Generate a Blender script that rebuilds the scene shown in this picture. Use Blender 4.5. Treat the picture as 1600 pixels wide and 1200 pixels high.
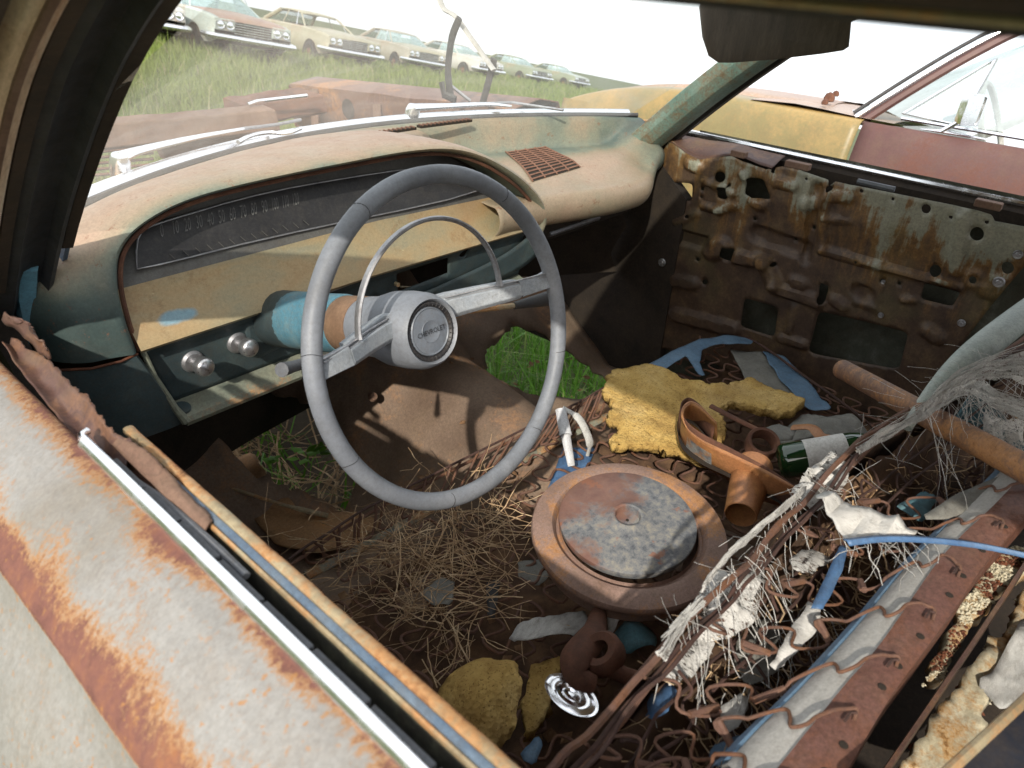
import bpy, bmesh, math, random
import numpy as np
from mathutils import Vector, Matrix, noise as mnoise

random.seed(7)
RNG = np.random.default_rng(7)
scene = bpy.context.scene
for o in list(bpy.data.objects):
    bpy.data.objects.remove(o, do_unlink=True)
COL = scene.collection
R = math.radians

# ------------------------------------------------------------------ camera
# world frame: X to the passenger side of the wreck, Y to its nose, Z up from under its sills (metres)
F_PX = 1152.0                                   # focal length in pixels of the 1600 x 1200 photograph
VP_FWD = Vector((-1545.0, -772.0, F_PX)).normalized()     # vanishing points of the car's axes give the camera's rotation
VP_LAT = Vector((1169.0, -620.0, F_PX))
VP_LAT = (VP_LAT - VP_FWD * VP_LAT.dot(VP_FWD)).normalized()
VP_UP = VP_LAT.cross(VP_FWD)
CAM = Vector((-0.93, 0.0, 1.32))
cam_data = bpy.data.cameras.new('camera')
cam_data.sensor_width = 36.0
cam_data.lens = 36.0 * F_PX / 1600.0
cam_data.clip_start = 0.02
cam_data.clip_end = 3000.0
cam_data.dof.use_dof = True
cam_data.dof.focus_distance = 1.15
cam_data.dof.aperture_fstop = 10.0
cam = bpy.data.objects.new('camera', cam_data)
COL.objects.link(cam)
right = Vector((VP_LAT.x, VP_FWD.x, VP_UP.x))
down = Vector((VP_LAT.y, VP_FWD.y, VP_UP.y))
fwd = Vector((VP_LAT.z, VP_FWD.z, VP_UP.z))
m = Matrix((( right.x, -down.x, -fwd.x, CAM.x),
            ( right.y, -down.y, -fwd.y, CAM.y),
            ( right.z, -down.z, -fwd.z, CAM.z),
            (0, 0, 0, 1)))
cam.matrix_world = m
scene.camera = cam

def ray(px, py):
    return right * (px - 800.0) + down * (py - 600.0) + fwd * F_PX

def P(px, py, x=None, y=None, z=None):
    """measure a point: where the sight line of a photograph pixel meets a plane of known position"""
    d = ray(px, py)
    if x is not None: t = (x - CAM.x) / d.x
    elif y is not None: t = (y - CAM.y) / d.y
    else: t = (z - CAM.z) / d.z
    return CAM + d * t

# ------------------------------------------------------------------ world, sun, exposure
UP = Vector((0.18, -0.02, 1.0)).normalized()    # true vertical: the wreck leans on a side slope
SUN_TO = Vector((-1.20, -0.66, 1.0)).normalized()
world = bpy.data.worlds.new('World')
scene.world = world
world.use_nodes = True
wn = world.node_tree.nodes; wl = world.node_tree.links
wn.clear()
w_out = wn.new('ShaderNodeOutputWorld'); w_bg = wn.new('ShaderNodeBackground')
w_sky = wn.new('ShaderNodeTexSky'); w_map = wn.new('ShaderNodeMapping'); w_co = wn.new('ShaderNodeTexCoord')
TILT = Vector((0, 0, 1)).rotation_difference(UP).inverted()
w_map.vector_type = 'POINT'
w_map.inputs['Rotation'].default_value = TILT.to_euler()
sd = TILT @ SUN_TO
w_sky.sky_type = 'NISHITA'; w_sky.sun_disc = False
w_sky.sun_elevation = math.asin(sd.z)
w_sky.sun_rotation = math.atan2(sd.x, sd.y)
w_sky.air_density = 1.0; w_sky.dust_density = 3.0; w_sky.ozone_density = 1.0
w_bg.inputs['Strength'].default_value = 0.15
wl.new(w_co.outputs['Generated'], w_map.inputs['Vector'])
wl.new(w_map.outputs['Vector'], w_sky.inputs['Vector'])
# thin bright cloud over the whole sky
w_noise = wn.new('ShaderNodeTexNoise'); w_noise.inputs['Scale'].default_value = 2.2; w_noise.inputs['Detail'].default_value = 7; w_noise.inputs['Roughness'].default_value = 0.6
w_ramp = wn.new('ShaderNodeValToRGB'); w_ramp.color_ramp.elements[0].position = 0.30; w_ramp.color_ramp.elements[0].color = (0.62, 0.62, 0.62, 1); w_ramp.color_ramp.elements[1].position = 0.62; w_ramp.color_ramp.elements[1].color = (0.92, 0.92, 0.92, 1)
w_mix = wn.new('ShaderNodeMix'); w_mix.data_type = 'RGBA'; w_mix.inputs[7].default_value = (6.4, 6.55, 6.8, 1)
wl.new(w_map.outputs['Vector'], w_noise.inputs['Vector']); wl.new(w_noise.outputs[0], w_ramp.inputs[0]); wl.new(w_ramp.outputs[0], w_mix.inputs[0])
wl.new(w_sky.outputs['Color'], w_mix.inputs[6]); wl.new(w_mix.outputs[2], w_bg.inputs['Color'])
wl.new(w_bg.outputs['Background'], w_out.inputs['Surface'])

sun_data = bpy.data.lights.new('sun', 'SUN')
sun_data.energy = 2.7
sun_data.angle = R(0.8)
sun_data.color = (1.0, 0.93, 0.82)
sun = bpy.data.objects.new('sun', sun_data)
COL.objects.link(sun)
sun.rotation_euler = SUN_TO.to_track_quat('Z', 'Y').to_euler()
sun.location = (-6, -7, 8)

scene.view_settings.view_transform = 'Standard'
scene.view_settings.look = 'None'
scene.view_settings.gamma = 1.0
scene.view_settings.use_curve_mapping = False
scene.view_settings.exposure = 0.92
scene.render.engine = 'CYCLES'
scene.cycles.max_bounces = 6
scene.cycles.transparent_max_bounces = 12

# ------------------------------------------------------------------ node materials
class NB:
    def __init__(s, name):
        s.m = bpy.data.materials.new(name); s.m.use_nodes = True
        s.t = s.m.node_tree; s.t.nodes.clear()
        s.o = s.t.nodes.new('ShaderNodeOutputMaterial')
        s.tc = s.t.nodes.new('ShaderNodeTexCoord')
        s.co = s.tc.outputs['Object']
    def _in(s, sock, v):
        if v is None: return
        if hasattr(v, 'is_output') or isinstance(v, bpy.types.NodeSocket): s.t.links.new(v, sock)
        else: sock.default_value = v
    def map(s, scale=(1, 1, 1), loc=(0, 0, 0), rot=(0, 0, 0), vec=None):
        n = s.t.nodes.new('ShaderNodeMapping'); s._in(n.inputs['Vector'], vec or s.co)
        n.inputs['Scale'].default_value = scale; n.inputs['Location'].default_value = loc; n.inputs['Rotation'].default_value = rot
        return n.outputs[0]
    def noise(s, scale=5, detail=6, rough=0.6, vec=None, dist=0.0):
        n = s.t.nodes.new('ShaderNodeTexNoise'); s._in(n.inputs['Vector'], vec or s.co)
        n.inputs['Scale'].default_value = scale; n.inputs['Detail'].default_value = detail
        n.inputs['Roughness'].default_value = rough; n.inputs['Distortion'].default_value = dist
        return n.outputs[0]
    def voro(s, scale=20, feature='F1', vec=None):
        n = s.t.nodes.new('ShaderNodeTexVoronoi'); s._in(n.inputs['Vector'], vec or s.co)
        n.feature = feature; n.inputs['Scale'].default_value = scale
        return n.outputs['Distance']
    def ramp(s, fac, stops, interp='LINEAR'):
        n = s.t.nodes.new('ShaderNodeValToRGB'); s._in(n.inputs[0], fac)
        e = n.color_ramp.elements; n.color_ramp.interpolation = interp
        while len(e) > 1: e.remove(e[-1])
        for i, (p, c) in enumerate(stops):
            el = e[0] if i == 0 else e.new(p)
            el.position = p
            el.color = (c, c, c, 1) if isinstance(c, (int, float)) else (c[0], c[1], c[2], 1)
        return n.outputs[0]
    def mix(s, f, a, b, blend='MIX'):
        n = s.t.nodes.new('ShaderNodeMix'); n.data_type = 'RGBA'; n.blend_type = blend
        s._in(n.inputs[0], f)
        for sock, v in ((n.inputs[6], a), (n.inputs[7], b)):
            if isinstance(v, tuple) and len(v) == 3: v = (*v, 1)
            s._in(sock, v)
        return n.outputs[2]
    def math(s, op, a, b=0.0, c=None, clamp=False):
        n = s.t.nodes.new('ShaderNodeMath'); n.operation = op; n.use_clamp = clamp
        s._in(n.inputs[0], a); s._in(n.inputs[1], b)
        if c is not None: s._in(n.inputs[2], c)
        return n.outputs[0]
    def attr(s, name):
        n = s.t.nodes.new('ShaderNodeAttribute'); n.attribute_name = name
        return n.outputs['Fac']
    def xyz(s, vec=None):
        n = s.t.nodes.new('ShaderNodeSeparateXYZ'); s._in(n.inputs[0], vec or s.co)
        return n.outputs
    def bump(s, h, strength=0.3, dist=0.002):
        n = s.t.nodes.new('ShaderNodeBump'); s._in(n.inputs['Height'], h)
        n.inputs['Strength'].default_value = strength; n.inputs['Distance'].default_value = dist
        return n.outputs[0]
    def done(s, base, rough=0.6, metal=0.0, normal=None, spec=None, trans=None, alpha=None, coat=None, sub=None):
        b = s.t.nodes.new('ShaderNodeBsdfPrincipled')
        if isinstance(base, tuple): base = (*base[:3], 1)
        s._in(b.inputs['Base Color'], base); s._in(b.inputs['Roughness'], rough); s._in(b.inputs['Metallic'], metal)
        if normal is not None: s._in(b.inputs['Normal'], normal)
        if spec is not None: s._in(b.inputs['Specular IOR Level'], spec)
        if trans is not None: s._in(b.inputs['Transmission Weight'], trans)
        if alpha is not None: s._in(b.inputs['Alpha'], alpha)
        if coat is not None: s._in(b.inputs['Coat Weight'], coat)
        s.t.links.new(b.outputs[0], s.o.inputs['Surface'])
        s.bsdf = b
        return s.m

RUST = [(0.25, (0.020, 0.009, 0.006)), (0.45, (0.075, 0.026, 0.013)), (0.6, (0.15, 0.050, 0.022)), (0.8, (0.30, 0.105, 0.036))]
def rusted(name, paint, bias=0.0, scale=5.0, fine=70.0, rough=0.55, metal=0.0, halo=(0.42, 0.20, 0.07), rust=RUST, stretch=(1, 1, 1),
           bump=0.35, contrast=0.10, spec=0.4, paint_scale=None, hal_w=0.09, fw=0.38, grain=0.40, spots=None):
    """weathered paint over rust; the mesh attribute 'wear' says where metal edges and creases have rusted"""
    n = NB(name)
    v = n.map(stretch)
    big = n.noise(scale, 8, 0.68, v, 0.3); fin = n.noise(fine * 2.0, 8, 0.8, v)
    mm = n.math('ADD', n.math('MULTIPLY', big, 1.0 - fw), n.math('MULTIPLY', fin, fw))
    mm = n.math('ADD', mm, n.math('ADD', n.attr('wear'), bias))
    mask = n.ramp(mm, [(0.55, 0.0), (0.55 + contrast, 1.0)])
    hal = n.ramp(mm, [(0.55 - hal_w, 0.0), (0.56, 0.85)])
    pc = n.ramp(n.noise(paint_scale or scale * 0.7, 5, 0.6, n.map(stretch, (3.1, 1.7, 0.4))), paint)
    dirt = n.noise(fine * 0.35, 7, 0.75, v)
    pc = n.mix(n.ramp(dirt, [(0.45, 0.0), (0.8, 0.35)]), pc, (0.16, 0.11, 0.06))
    rc = n.ramp(n.noise(fine * 0.45, 8, 0.75, v, 0.4), rust)
    pc = n.mix(n.ramp(fin, [(0.42, 0.0), (0.62, 0.22)]), pc, (0.05, 0.035, 0.025))
    c = n.mix(hal, pc, halo); c = n.mix(mask, c, rc)
    c = n.mix(grain, c, n.ramp(n.noise(fine * 3.3, 8, 0.85, v), [(0.36, 0.18), (0.64, 0.82)]), 'OVERLAY')
    if spots: c = n.mix(n.math('MULTIPLY', n.ramp(n.noise(spots, 3, 0.6), [(0.60, 0.0), (0.67, 0.85)]), n.ramp(n.noise(14, 5, 0.7), [(0.42, 0.0), (0.6, 1.0)])), c, halo)
    h = n.math('ADD', n.math('MULTIPLY', mask, 0.6), n.math('MULTIPLY', fin, n.math('ADD', n.math('MULTIPLY', mask, 0.9), 0.12)))
    return n.done(c, n.mix(mask, (rough,) * 3, (0.88,) * 3), metal, n.bump(h, bump, 0.0012), spec)

def plain(name, stops, scale=12.0, rough=0.6, metal=0.0, bump=0.15, fine=90.0, spec=0.4, stretch=(1, 1, 1), dirt=0.3, dirtc=(0.07, 0.05, 0.03), grain=0.35):
    n = NB(name); v = n.map(stretch)
    c = n.ramp(n.noise(scale, 7, 0.65, v, 0.2), stops)
    d = n.noise(scale * 2.7, 8, 0.7, v)
    c = n.mix(n.ramp(d, [(0.5, 0.0), (0.75, dirt)]), c, dirtc)
    f = n.noise(fine * 2.0, 8, 0.8, v)
    c = n.mix(n.ramp(f, [(0.40, 0.22), (0.52, 0.0)]), c, dirtc)
    c = n.mix(grain if metal < 0.5 else 0.1, c, n.ramp(n.noise(fine * 3.3, 8, 0.85, v), [(0.36, 0.2), (0.64, 0.8)]), 'OVERLAY')
    rr = n.ramp(d, [(0.3, rough), (0.75, min(1.0, rough + 0.22))])
    return n.done(c, rr, metal, n.bump(f, bump, 0.0015), spec)

# ------------------------------------------------------------------ meshes
def link(o, parent=None):
    COL.objects.link(o)
    if parent is not None:
        o.parent = parent
        o.matrix_parent_inverse = Matrix.Identity(4)
    return o

def wloc(o):
    v = Vector(o.location)
    while o.parent: o = o.parent; v = v + Vector(o.location)
    return v

class MB:
    """collects shapes; build() links them as one mesh object whose origin sits at its middle"""
    def __init__(s): s.v = []; s.f = []; s.w = {}; s.uv = {}
    def add(s, vs, fs, wear=None):
        b = len(s.v); s.v += [tuple(p) for p in vs]; s.f += [tuple(i + b for i in f) for f in fs]
        if wear is not None:
            for i, w in enumerate(wear): s.w[b + i] = w
        return b
    def box(s, c, size, rot=None):
        hx, hy, hz = (k / 2 for k in size); vs = []
        for dz in (-hz, hz):
            for dx, dy in ((-hx, -hy), (hx, -hy), (hx, hy), (-hx, hy)):
                q = Vector((dx, dy, dz))
                if rot is not None: q = rot @ q
                vs.append(Vector(c) + q)
        s.add(vs, [(3, 2, 1, 0), (4, 5, 6, 7), (0, 1, 5, 4), (1, 2, 6, 5), (2, 3, 7, 6), (3, 0, 4, 7)]); return s
    def hexa(s, p8):
        s.add(p8, [(3, 2, 1, 0), (4, 5, 6, 7), (0, 1, 5, 4), (1, 2, 6, 5), (2, 3, 7, 6), (3, 0, 4, 7)]); return s
    def tube(s, pts, r, n=8, caps=True, closed=False, flat=1.0, up=None):
        pts = [Vector(p) for p in pts]; N = len(pts)
        rs = r if isinstance(r, (list, tuple)) else [r] * N
        prev = None; vs = []
        for i, p in enumerate(pts):
            a = pts[(i - 1) % N] if (closed or i > 0) else p
            b = pts[(i + 1) % N] if (closed or i < N - 1) else p
            t = (b - a)
            if t.length < 1e-9: t = Vector((0, 0, 1))
            t.normalize()
            if up is not None: u = Vector(up)
            elif prev is None: u = Vector((0, 0, 1)) if abs(t.z) < 0.9 else Vector((1, 0, 0))
            else: u = prev
            u = (u - t * u.dot(t))
            if u.length < 1e-6: u = t.orthogonal()
            u.normalize(); prev = u; w = t.cross(u)
            for k in range(n):
                an = 2 * math.pi * k / n
                vs.append(p + (u * math.sin(an) * flat + w * math.cos(an)) * rs[i])
        fs = []
        for i in range(N if closed else N - 1):
            j = (i + 1) % N
            for k in range(n):
                l = (k + 1) % n
                fs.append((i * n + k, i * n + l, j * n + l, j * n + k))
        if caps and not closed:
            fs.append(tuple(range(n - 1, -1, -1))); fs.append(tuple((N - 1) * n + k for k in range(n)))
        s.add(vs, fs); return s
    def grid(s, rows, closed_u=False, wear=None, flip=False):
        nr, nc = len(rows), len(rows[0])
        vs = [p for r_ in rows for p in r_]; fs = []
        for i in range(nr - 1):
            for j in range(nc if closed_u else nc - 1):
                k = (j + 1) % nc
                q = (i * nc + j, i * nc + k, (i + 1) * nc + k, (i + 1) * nc + j)
                fs.append(q[::-1] if flip else q)
        s.add(vs, fs, [w for r_ in wear for w in r_] if wear is not None else None); return s
    def lathe(s, prof, c, axis, n=48, ref=None):
        """prof: (radius, height along axis)"""
        ax = Vector(axis).normalized(); u = (Vector(ref) if ref else ax.orthogonal()); u = (u - ax * u.dot(ax)).normalized(); w = ax.cross(u); c = Vector(c)
        rows = [[c + ax * h + (u * math.cos(2 * math.pi * k / n) + w * math.sin(2 * math.pi * k / n)) * r_ for k in range(n)] for r_, h in prof]
        s.grid(rows, closed_u=True)
        return s
    def prism(s, poly, d):
        """closed outline (3-D points) pushed along vector d"""
        n = len(poly); d = Vector(d); vs = [Vector(p) for p in poly] + [Vector(p) + d for p in poly]
        s.add(vs, [tuple(range(n - 1, -1, -1)), tuple(range(n, 2 * n))] + [(i, (i + 1) % n, n + (i + 1) % n, n + i) for i in range(n)]); return s
    def build(s, name, mat, parent=None, smooth=True, bevel=0.0, solid=0.0, sub=0, recenter=True, sharp=40, offset=-1.0):
        co = np.array([tuple(p) for p in s.v], dtype=float).reshape(-1, 3)
        c = Vector(((co.min(0) + co.max(0)) / 2).tolist()) if recenter else Vector((0, 0, 0))
        me = bpy.data.meshes.new(name)
        me.from_pydata((co - np.array(c)).tolist(), [], s.f)
        if s.w:
            a = me.attributes.new('wear', 'FLOAT', 'POINT')
            d = np.zeros(len(s.v)); 
            for i, w in s.w.items(): d[i] = w
            a.data.foreach_set('value', d.astype(np.float32))
        bm = bmesh.new(); bm.from_mesh(me); bmesh.ops.recalc_face_normals(bm, faces=bm.faces); bm.to_mesh(me); bm.free()
        me.materials.append(mat)
        if smooth:
            me.polygons.foreach_set('use_smooth', [True] * len(me.polygons))
            if hasattr(me, 'set_sharp_from_angle'): me.set_sharp_from_angle(angle=R(sharp))
        o = bpy.data.objects.new(name, me)
        link(o, parent)
        o.location = c - (wloc(parent) if parent else Vector((0, 0, 0)))
        if sub:
            md = o.modifiers.new('subdivide', 'SUBSURF'); md.levels = sub; md.render_levels = sub
        if solid:
            md = o.modifiers.new('thickness', 'SOLIDIFY'); md.thickness = solid; md.offset = offset
        if bevel:
            md = o.modifiers.new('edges', 'BEVEL'); md.width = bevel; md.segments = 2; md.limit_method = 'ANGLE'; md.angle_limit = R(35)
        return o

def thing(name, label, cat, loc=(0, 0, 0), group=None, kind=None):
    o = bpy.data.objects.new(name, None); o.empty_display_size = 0.1
    COL.objects.link(o); o.location = loc
    return tag(o, label, cat, group, kind)

def tag(o, label=None, cat=None, group=None, kind=None):
    if label: o['label'] = label
    if cat: o['category'] = cat
    if group: o['group'] = group
    if kind: o['kind'] = kind
    return o

def crom(pts, n):
    """Catmull-Rom through points of any dimension, n samples"""
    p = [np.array(q, dtype=float) for q in pts]; p = [2 * p[0] - p[1]] + p + [2 * p[-1] - p[-2]]
    seg = len(p) - 3; out = []
    for i in range(n):
        u = i / (n - 1) * seg; k = min(int(u), seg - 1); t = u - k
        a, b, c, d = p[k:k + 4]
        out.append(0.5 * ((2 * b) + (-a + c) * t + (2 * a - 5 * b + 4 * c - d) * t * t + (-a + 3 * b - 3 * c + d) * t ** 3))
    return out

def sstep(a, b, x):
    t = min(1.0, max(0.0, (x - a) / (b - a))); return t * t * (3 - 2 * t)

def n3(x, y, z=0.0): return mnoise.noise(Vector((x, y, z)))

def inside(poly, x, y):
    c = False; n = len(poly); j = n - 1
    for i in range(n):
        xi, yi = poly[i]; xj, yj = poly[j]
        if (yi > y) != (yj > y) and x < (xj - xi) * (y - yi) / (yj - yi) + xi: c = not c
        j = i
    return c

def jag(poly, amp, sub=6, seed=0):
    """roughen a 2-D outline"""
    out = []; n = len(poly)
    for i in range(n):
        a = Vector(poly[i]); b = Vector(poly[(i + 1) % n]); d = b - a; nn = Vector((-d.y, d.x)).normalized() if d.length else Vector((0, 0))
        for k in range(sub):
            t = k / sub; p = a + d * t
            p = p + nn * amp * (mnoise.noise(Vector((p.x * 60, p.y * 60, seed))) + 0.6 * mnoise.noise(Vector((p.x * 170, p.y * 170, seed + 9))))
            out.append((p.x, p.y))
    return out

def patch(poly, fn, res, holes=()):
    """grid mesh clipped to a 2-D outline (rim vertices pulled onto it), lifted to 3-D by fn(x, y)"""
    xs = [p[0] for p in poly]; ys = [p[1] for p in poly]
    x0, x1, y0, y1 = min(xs) - res, max(xs) + res, min(ys) - res, max(ys) + res
    nx = int((x1 - x0) / res) + 2; ny = int((y1 - y0) / res) + 2
    ins = {}
    for i in range(nx):
        for j in range(ny):
            x, y = x0 + i * res, y0 + j * res
            ins[i, j] = inside(poly, x, y) and not any(inside(h, x, y) for h in holes)
    quads = []; used = {}
    for i in range(nx - 1):
        for j in range(ny - 1):
            q = [(i, j), (i + 1, j), (i + 1, j + 1), (i, j + 1)]
            if sum(ins[k] for k in q) >= 3: quads.append(q)
    rims = [poly] + list(holes)
    def near(x, y):
        best = None; bd = 1e9
        for rim in rims:
            n = len(rim)
            for i in range(n):
                ax, ay = rim[i]; bx, by = rim[(i + 1) % n]; dx, dy = bx - ax, by - ay; L = dx * dx + dy * dy
                t = 0 if L == 0 else max(0, min(1, ((x - ax) * dx + (y - ay) * dy) / L)); px, py = ax + dx * t, ay + dy * t
                d = (px - x) ** 2 + (py - y) ** 2
                if d < bd: bd = d; best = (px, py)
        return best
    cnt = {}
    for q in quads:
        for k in q: cnt[k] = cnt.get(k, 0) + 1
    vs = []
    for k in cnt:
        x, y = x0 + k[0] * res, y0 + k[1] * res
        if cnt[k] < 4: x, y = near(x, y)
        used[k] = len(vs); vs.append(fn(x, y))
    mb = MB(); mb.add(vs, [tuple(used[k] for k in q) for q in quads]); return mb
# ------------------------------------------------------------------ materials of the wreck
M = {}
M['door_paint'] = rusted('door_paint', [(0.3, (0.195, 0.182, 0.158)), (0.5, (0.232, 0.227, 0.214)), (0.7, (0.268, 0.260, 0.243))], bias=-0.05, scale=11, fine=85,
                         halo=(0.30, 0.145, 0.045), rust=[(0.25, (0.08, 0.032, 0.025)), (0.48, (0.145, 0.062, 0.047)), (0.62, (0.19, 0.080, 0.045)), (0.8, (0.28, 0.115, 0.035))], rough=0.42, contrast=0.08, fw=0.60, bump=0.25, stretch=(0.9, 1.15, 0.9), hal_w=0.085, grain=0.20, spots=170)
M['pillar_paint'] = rusted('pillar_paint', [(0.35, (0.58, 0.42, 0.29)), (0.6, (0.72, 0.63, 0.50))], bias=-0.05, scale=10, fine=60, stretch=(2, 0.35, 0.35), halo=(0.42, 0.20, 0.09))
M['pillar_green'] = rusted('pillar_green', [(0.3, (0.11, 0.20, 0.17)), (0.65, (0.20, 0.29, 0.25))], bias=0.0, scale=16, fine=70, halo=(0.20, 0.13, 0.07), rust=[(0.25, (0.05, 0.022, 0.016)), (0.6, (0.12, 0.05, 0.03)), (0.85, (0.20, 0.08, 0.04))])
M['trim_brown'] = plain('trim_brown', [(0.3, (0.018, 0.014, 0.012)), (0.7, (0.07, 0.045, 0.03))], 14, 0.6)
M['rubber'] = plain('rubber', [(0.3, (0.02, 0.021, 0.024)), (0.7, (0.05, 0.05, 0.052))], 20, 0.55, dirt=0.25)
M['rubber_grey'] = plain('rubber_grey', [(0.3, (0.06, 0.065, 0.075)), (0.7, (0.13, 0.14, 0.155))], 20, 0.5)
M['moss'] = plain('moss', [(0.3, (0.012, 0.012, 0.010)), (0.55, (0.030, 0.030, 0.020)), (0.75, (0.11, 0.115, 0.07))], 30, 0.9, bump=0.5)
M['chrome'] = NB('chrome'); M['chrome'] = M['chrome'].done(M['chrome'].ramp(M['chrome'].noise(14), [(0.3, (0.82, 0.83, 0.86)), (0.7, (0.90, 0.90, 0.92))]), M['chrome'].ramp(M['chrome'].noise(40), [(0.4, 0.16), (0.7, 0.34)]), 1.0)
M['dull_metal'] = plain('dull_metal', [(0.3, (0.30, 0.30, 0.32)), (0.7, (0.45, 0.45, 0.46))], 30, 0.38, 0.85, bump=0.08)
M['ledge'] = rusted('ledge', [(0.35, (0.24, 0.18, 0.10)), (0.6, (0.34, 0.285, 0.18))], bias=-0.02, scale=14, fine=60)
M['ledge_blue'] = plain('ledge_blue', [(0.35, (0.07, 0.12, 0.19)), (0.65, (0.15, 0.19, 0.23))], 22, 0.5)
M['sky_blue'] = plain('sky_blue', [(0.3, (0.13, 0.32, 0.42)), (0.7, (0.20, 0.42, 0.52))], 12, 0.5, dirt=0.35)
M['rust'] = rusted('rust', [(0.3, (0.10, 0.04, 0.02)), (0.7, (0.2, 0.08, 0.04))], bias=0.3, scale=12, fine=80, rough=0.85)
M['rust_brown'] = plain('rust_brown', [(0.3, (0.05, 0.022, 0.014)), (0.5, (0.12, 0.05, 0.03)), (0.7, (0.20, 0.09, 0.05))], 14, 0.75, bump=0.4)
M['rust_purple'] = rusted('rust_purple', [(0.3, (0.055, 0.028, 0.025)), (0.55, (0.095, 0.050, 0.040)), (0.75, (0.15, 0.095, 0.05))], bias=-0.04, scale=11, fine=60, halo=(0.17, 0.085, 0.045),
                          rust=[(0.3, (0.06, 0.025, 0.02)), (0.6, (0.16, 0.07, 0.045)), (0.8, (0.26, 0.12, 0.06))])
M['rust_pale'] = plain('rust_pale', [(0.3, (0.10, 0.052, 0.036)), (0.5, (0.16, 0.095, 0.065)), (0.7, (0.22, 0.14, 0.10))], 9, 0.7, bump=0.35, fine=70)
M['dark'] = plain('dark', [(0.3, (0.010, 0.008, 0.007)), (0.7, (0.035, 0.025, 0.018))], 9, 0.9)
M['dark_floor'] = plain('dark_floor', [(0.3, (0.03, 0.018, 0.012)), (0.5, (0.09, 0.045, 0.026)), (0.7, (0.20, 0.105, 0.055))], 7, 0.9, bump=0.6, fine=60)
M['tan_floor'] = rusted('tan_floor', [(0.3, (0.24, 0.13, 0.06)), (0.7, (0.36, 0.21, 0.10))], bias=-0.05, scale=9, fine=60, rough=0.85)
M['glass'] = None

def dash_material():
    n = NB('dash_paint')
    w = n.attr('wear')
    a = n.noise(5.5, 6, 0.6, n.map((1, 1, 1)), 0.4); b = n.noise(24, 6, 0.65); f = n.noise(120, 5, 0.7)
    k = n.math('ADD', w, n.math('MULTIPLY', n.math('SUBTRACT', a, 0.5), 0.85))
    k = n.math('ADD', k, n.math('MULTIPLY', n.math('SUBTRACT', b, 0.5), 0.25))
    c = n.ramp(k, [(0.0, (0.040, 0.062, 0.060)), (0.22, (0.085, 0.120, 0.108)), (0.40, (0.19, 0.20, 0.150)), (0.55, (0.285, 0.230, 0.160)), (0.75, (0.345, 0.248, 0.178)), (1.0, (0.335, 0.218, 0.158))])
    sp = n.ramp(n.noise(55, 8, 0.8), [(0.585, 0.0), (0.63, 0.65)])
    c = n.mix(sp, c, (0.20, 0.085, 0.045))
    bl = n.ramp(n.noise(3.4, 8, 0.75, n.map((1, 1, 1), (7, 3, 2)), 0.8), [(0.52, 0.0), (0.70, 0.40)])
    c = n.mix(bl, c, n.mix(0.5, c, (0.22, 0.12, 0.07)))
    sc = n.ramp(n.noise(30, 4, 0.6, n.map((0.25, 6, 6), rot=(0, 0.3, 0.5))), [(0.70, 0.0), (0.73, 0.35)])
    c = n.mix(sc, c, (0.42, 0.38, 0.30))
    c = n.mix(0.30, c, n.ramp(n.noise(260, 8, 0.85), [(0.36, 0.2), (0.64, 0.8)]), 'OVERLAY')
    c = n.mix(n.ramp(f, [(0.35, 0.12), (0.6, 0.0)]), c, (0.03, 0.03, 0.02))
    return n.done(c, n.ramp(b, [(0.3, 0.42), (0.7, 0.62)]), 0.0, n.bump(n.math('ADD', f, n.math('MULTIPLY', b, 0.5)), 0.12, 0.001), 0.4)
M['dash'] = dash_material()

def fascia_material():
    n = NB('fascia_paint')
    x, y, z = n.xyz()
    a = n.noise(7, 6, 0.6, n.map((1, 1, 2.5)), 0.5); b = n.noise(30, 6, 0.7); f = n.noise(140, 5, 0.7)
    c = n.ramp(a, [(0.28, (0.22, 0.22, 0.165)), (0.42, (0.29, 0.245, 0.15)), (0.55, (0.34, 0.25, 0.135)), (0.72, (0.32, 0.205, 0.10))])
    e = n.ramp(n.math('ADD', b, n.attr('wear')), [(0.60, 0.0), (0.85, 0.6)])
    c = n.mix(e, c, (0.26, 0.12, 0.045))
    # a spot worn down to the blue first coat
    sx = n.math('DIVIDE', n.math('ADD', x, 0.335), 0.030); sz = n.math('DIVIDE', n.math('ADD', z, 0.004), 0.009)
    d = n.math('ADD', n.math('MULTIPLY', sx, sx), n.math('MULTIPLY', sz, sz))
    d = n.math('ADD', d, n.math('MULTIPLY', n.math('SUBTRACT', n.noise(45, 3, 0.5), 0.5), 1.6))
    c = n.mix(n.ramp(d, [(0.3, 0.75), (1.2, 0.0)]), c, (0.15, 0.33, 0.44))
    bl = n.ramp(n.noise(26, 8, 0.8), [(0.56, 0.0), (0.66, 0.45)])
    c = n.mix(bl, c, (0.20, 0.115, 0.05))
    c = n.mix(0.30, c, n.ramp(n.noise(260, 8, 0.85), [(0.36, 0.2), (0.64, 0.8)]), 'OVERLAY')
    sp = n.ramp(n.noise(95, 2, 0.5), [(0.76, 0.0), (0.79, 0.8)])
    c = n.mix(sp, c, (0.6, 0.52, 0.32))
    return n.done(c, n.ramp(b, [(0.3, 0.38), (0.7, 0.6)]), 0.0, n.bump(f, 0.1, 0.001), 0.4)
M['fascia'] = fascia_material()
M['teal'] = plain('teal', [(0.3, (0.020, 0.034, 0.040)), (0.55, (0.040, 0.062, 0.068)), (0.75, (0.075, 0.10, 0.095))], 9, 0.5, dirt=0.35)
M['teal_lip'] = rusted('teal_lip', [(0.3, (0.06, 0.09, 0.085)), (0.6, (0.20, 0.215, 0.165))], bias=-0.15, scale=9, fine=60)
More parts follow.
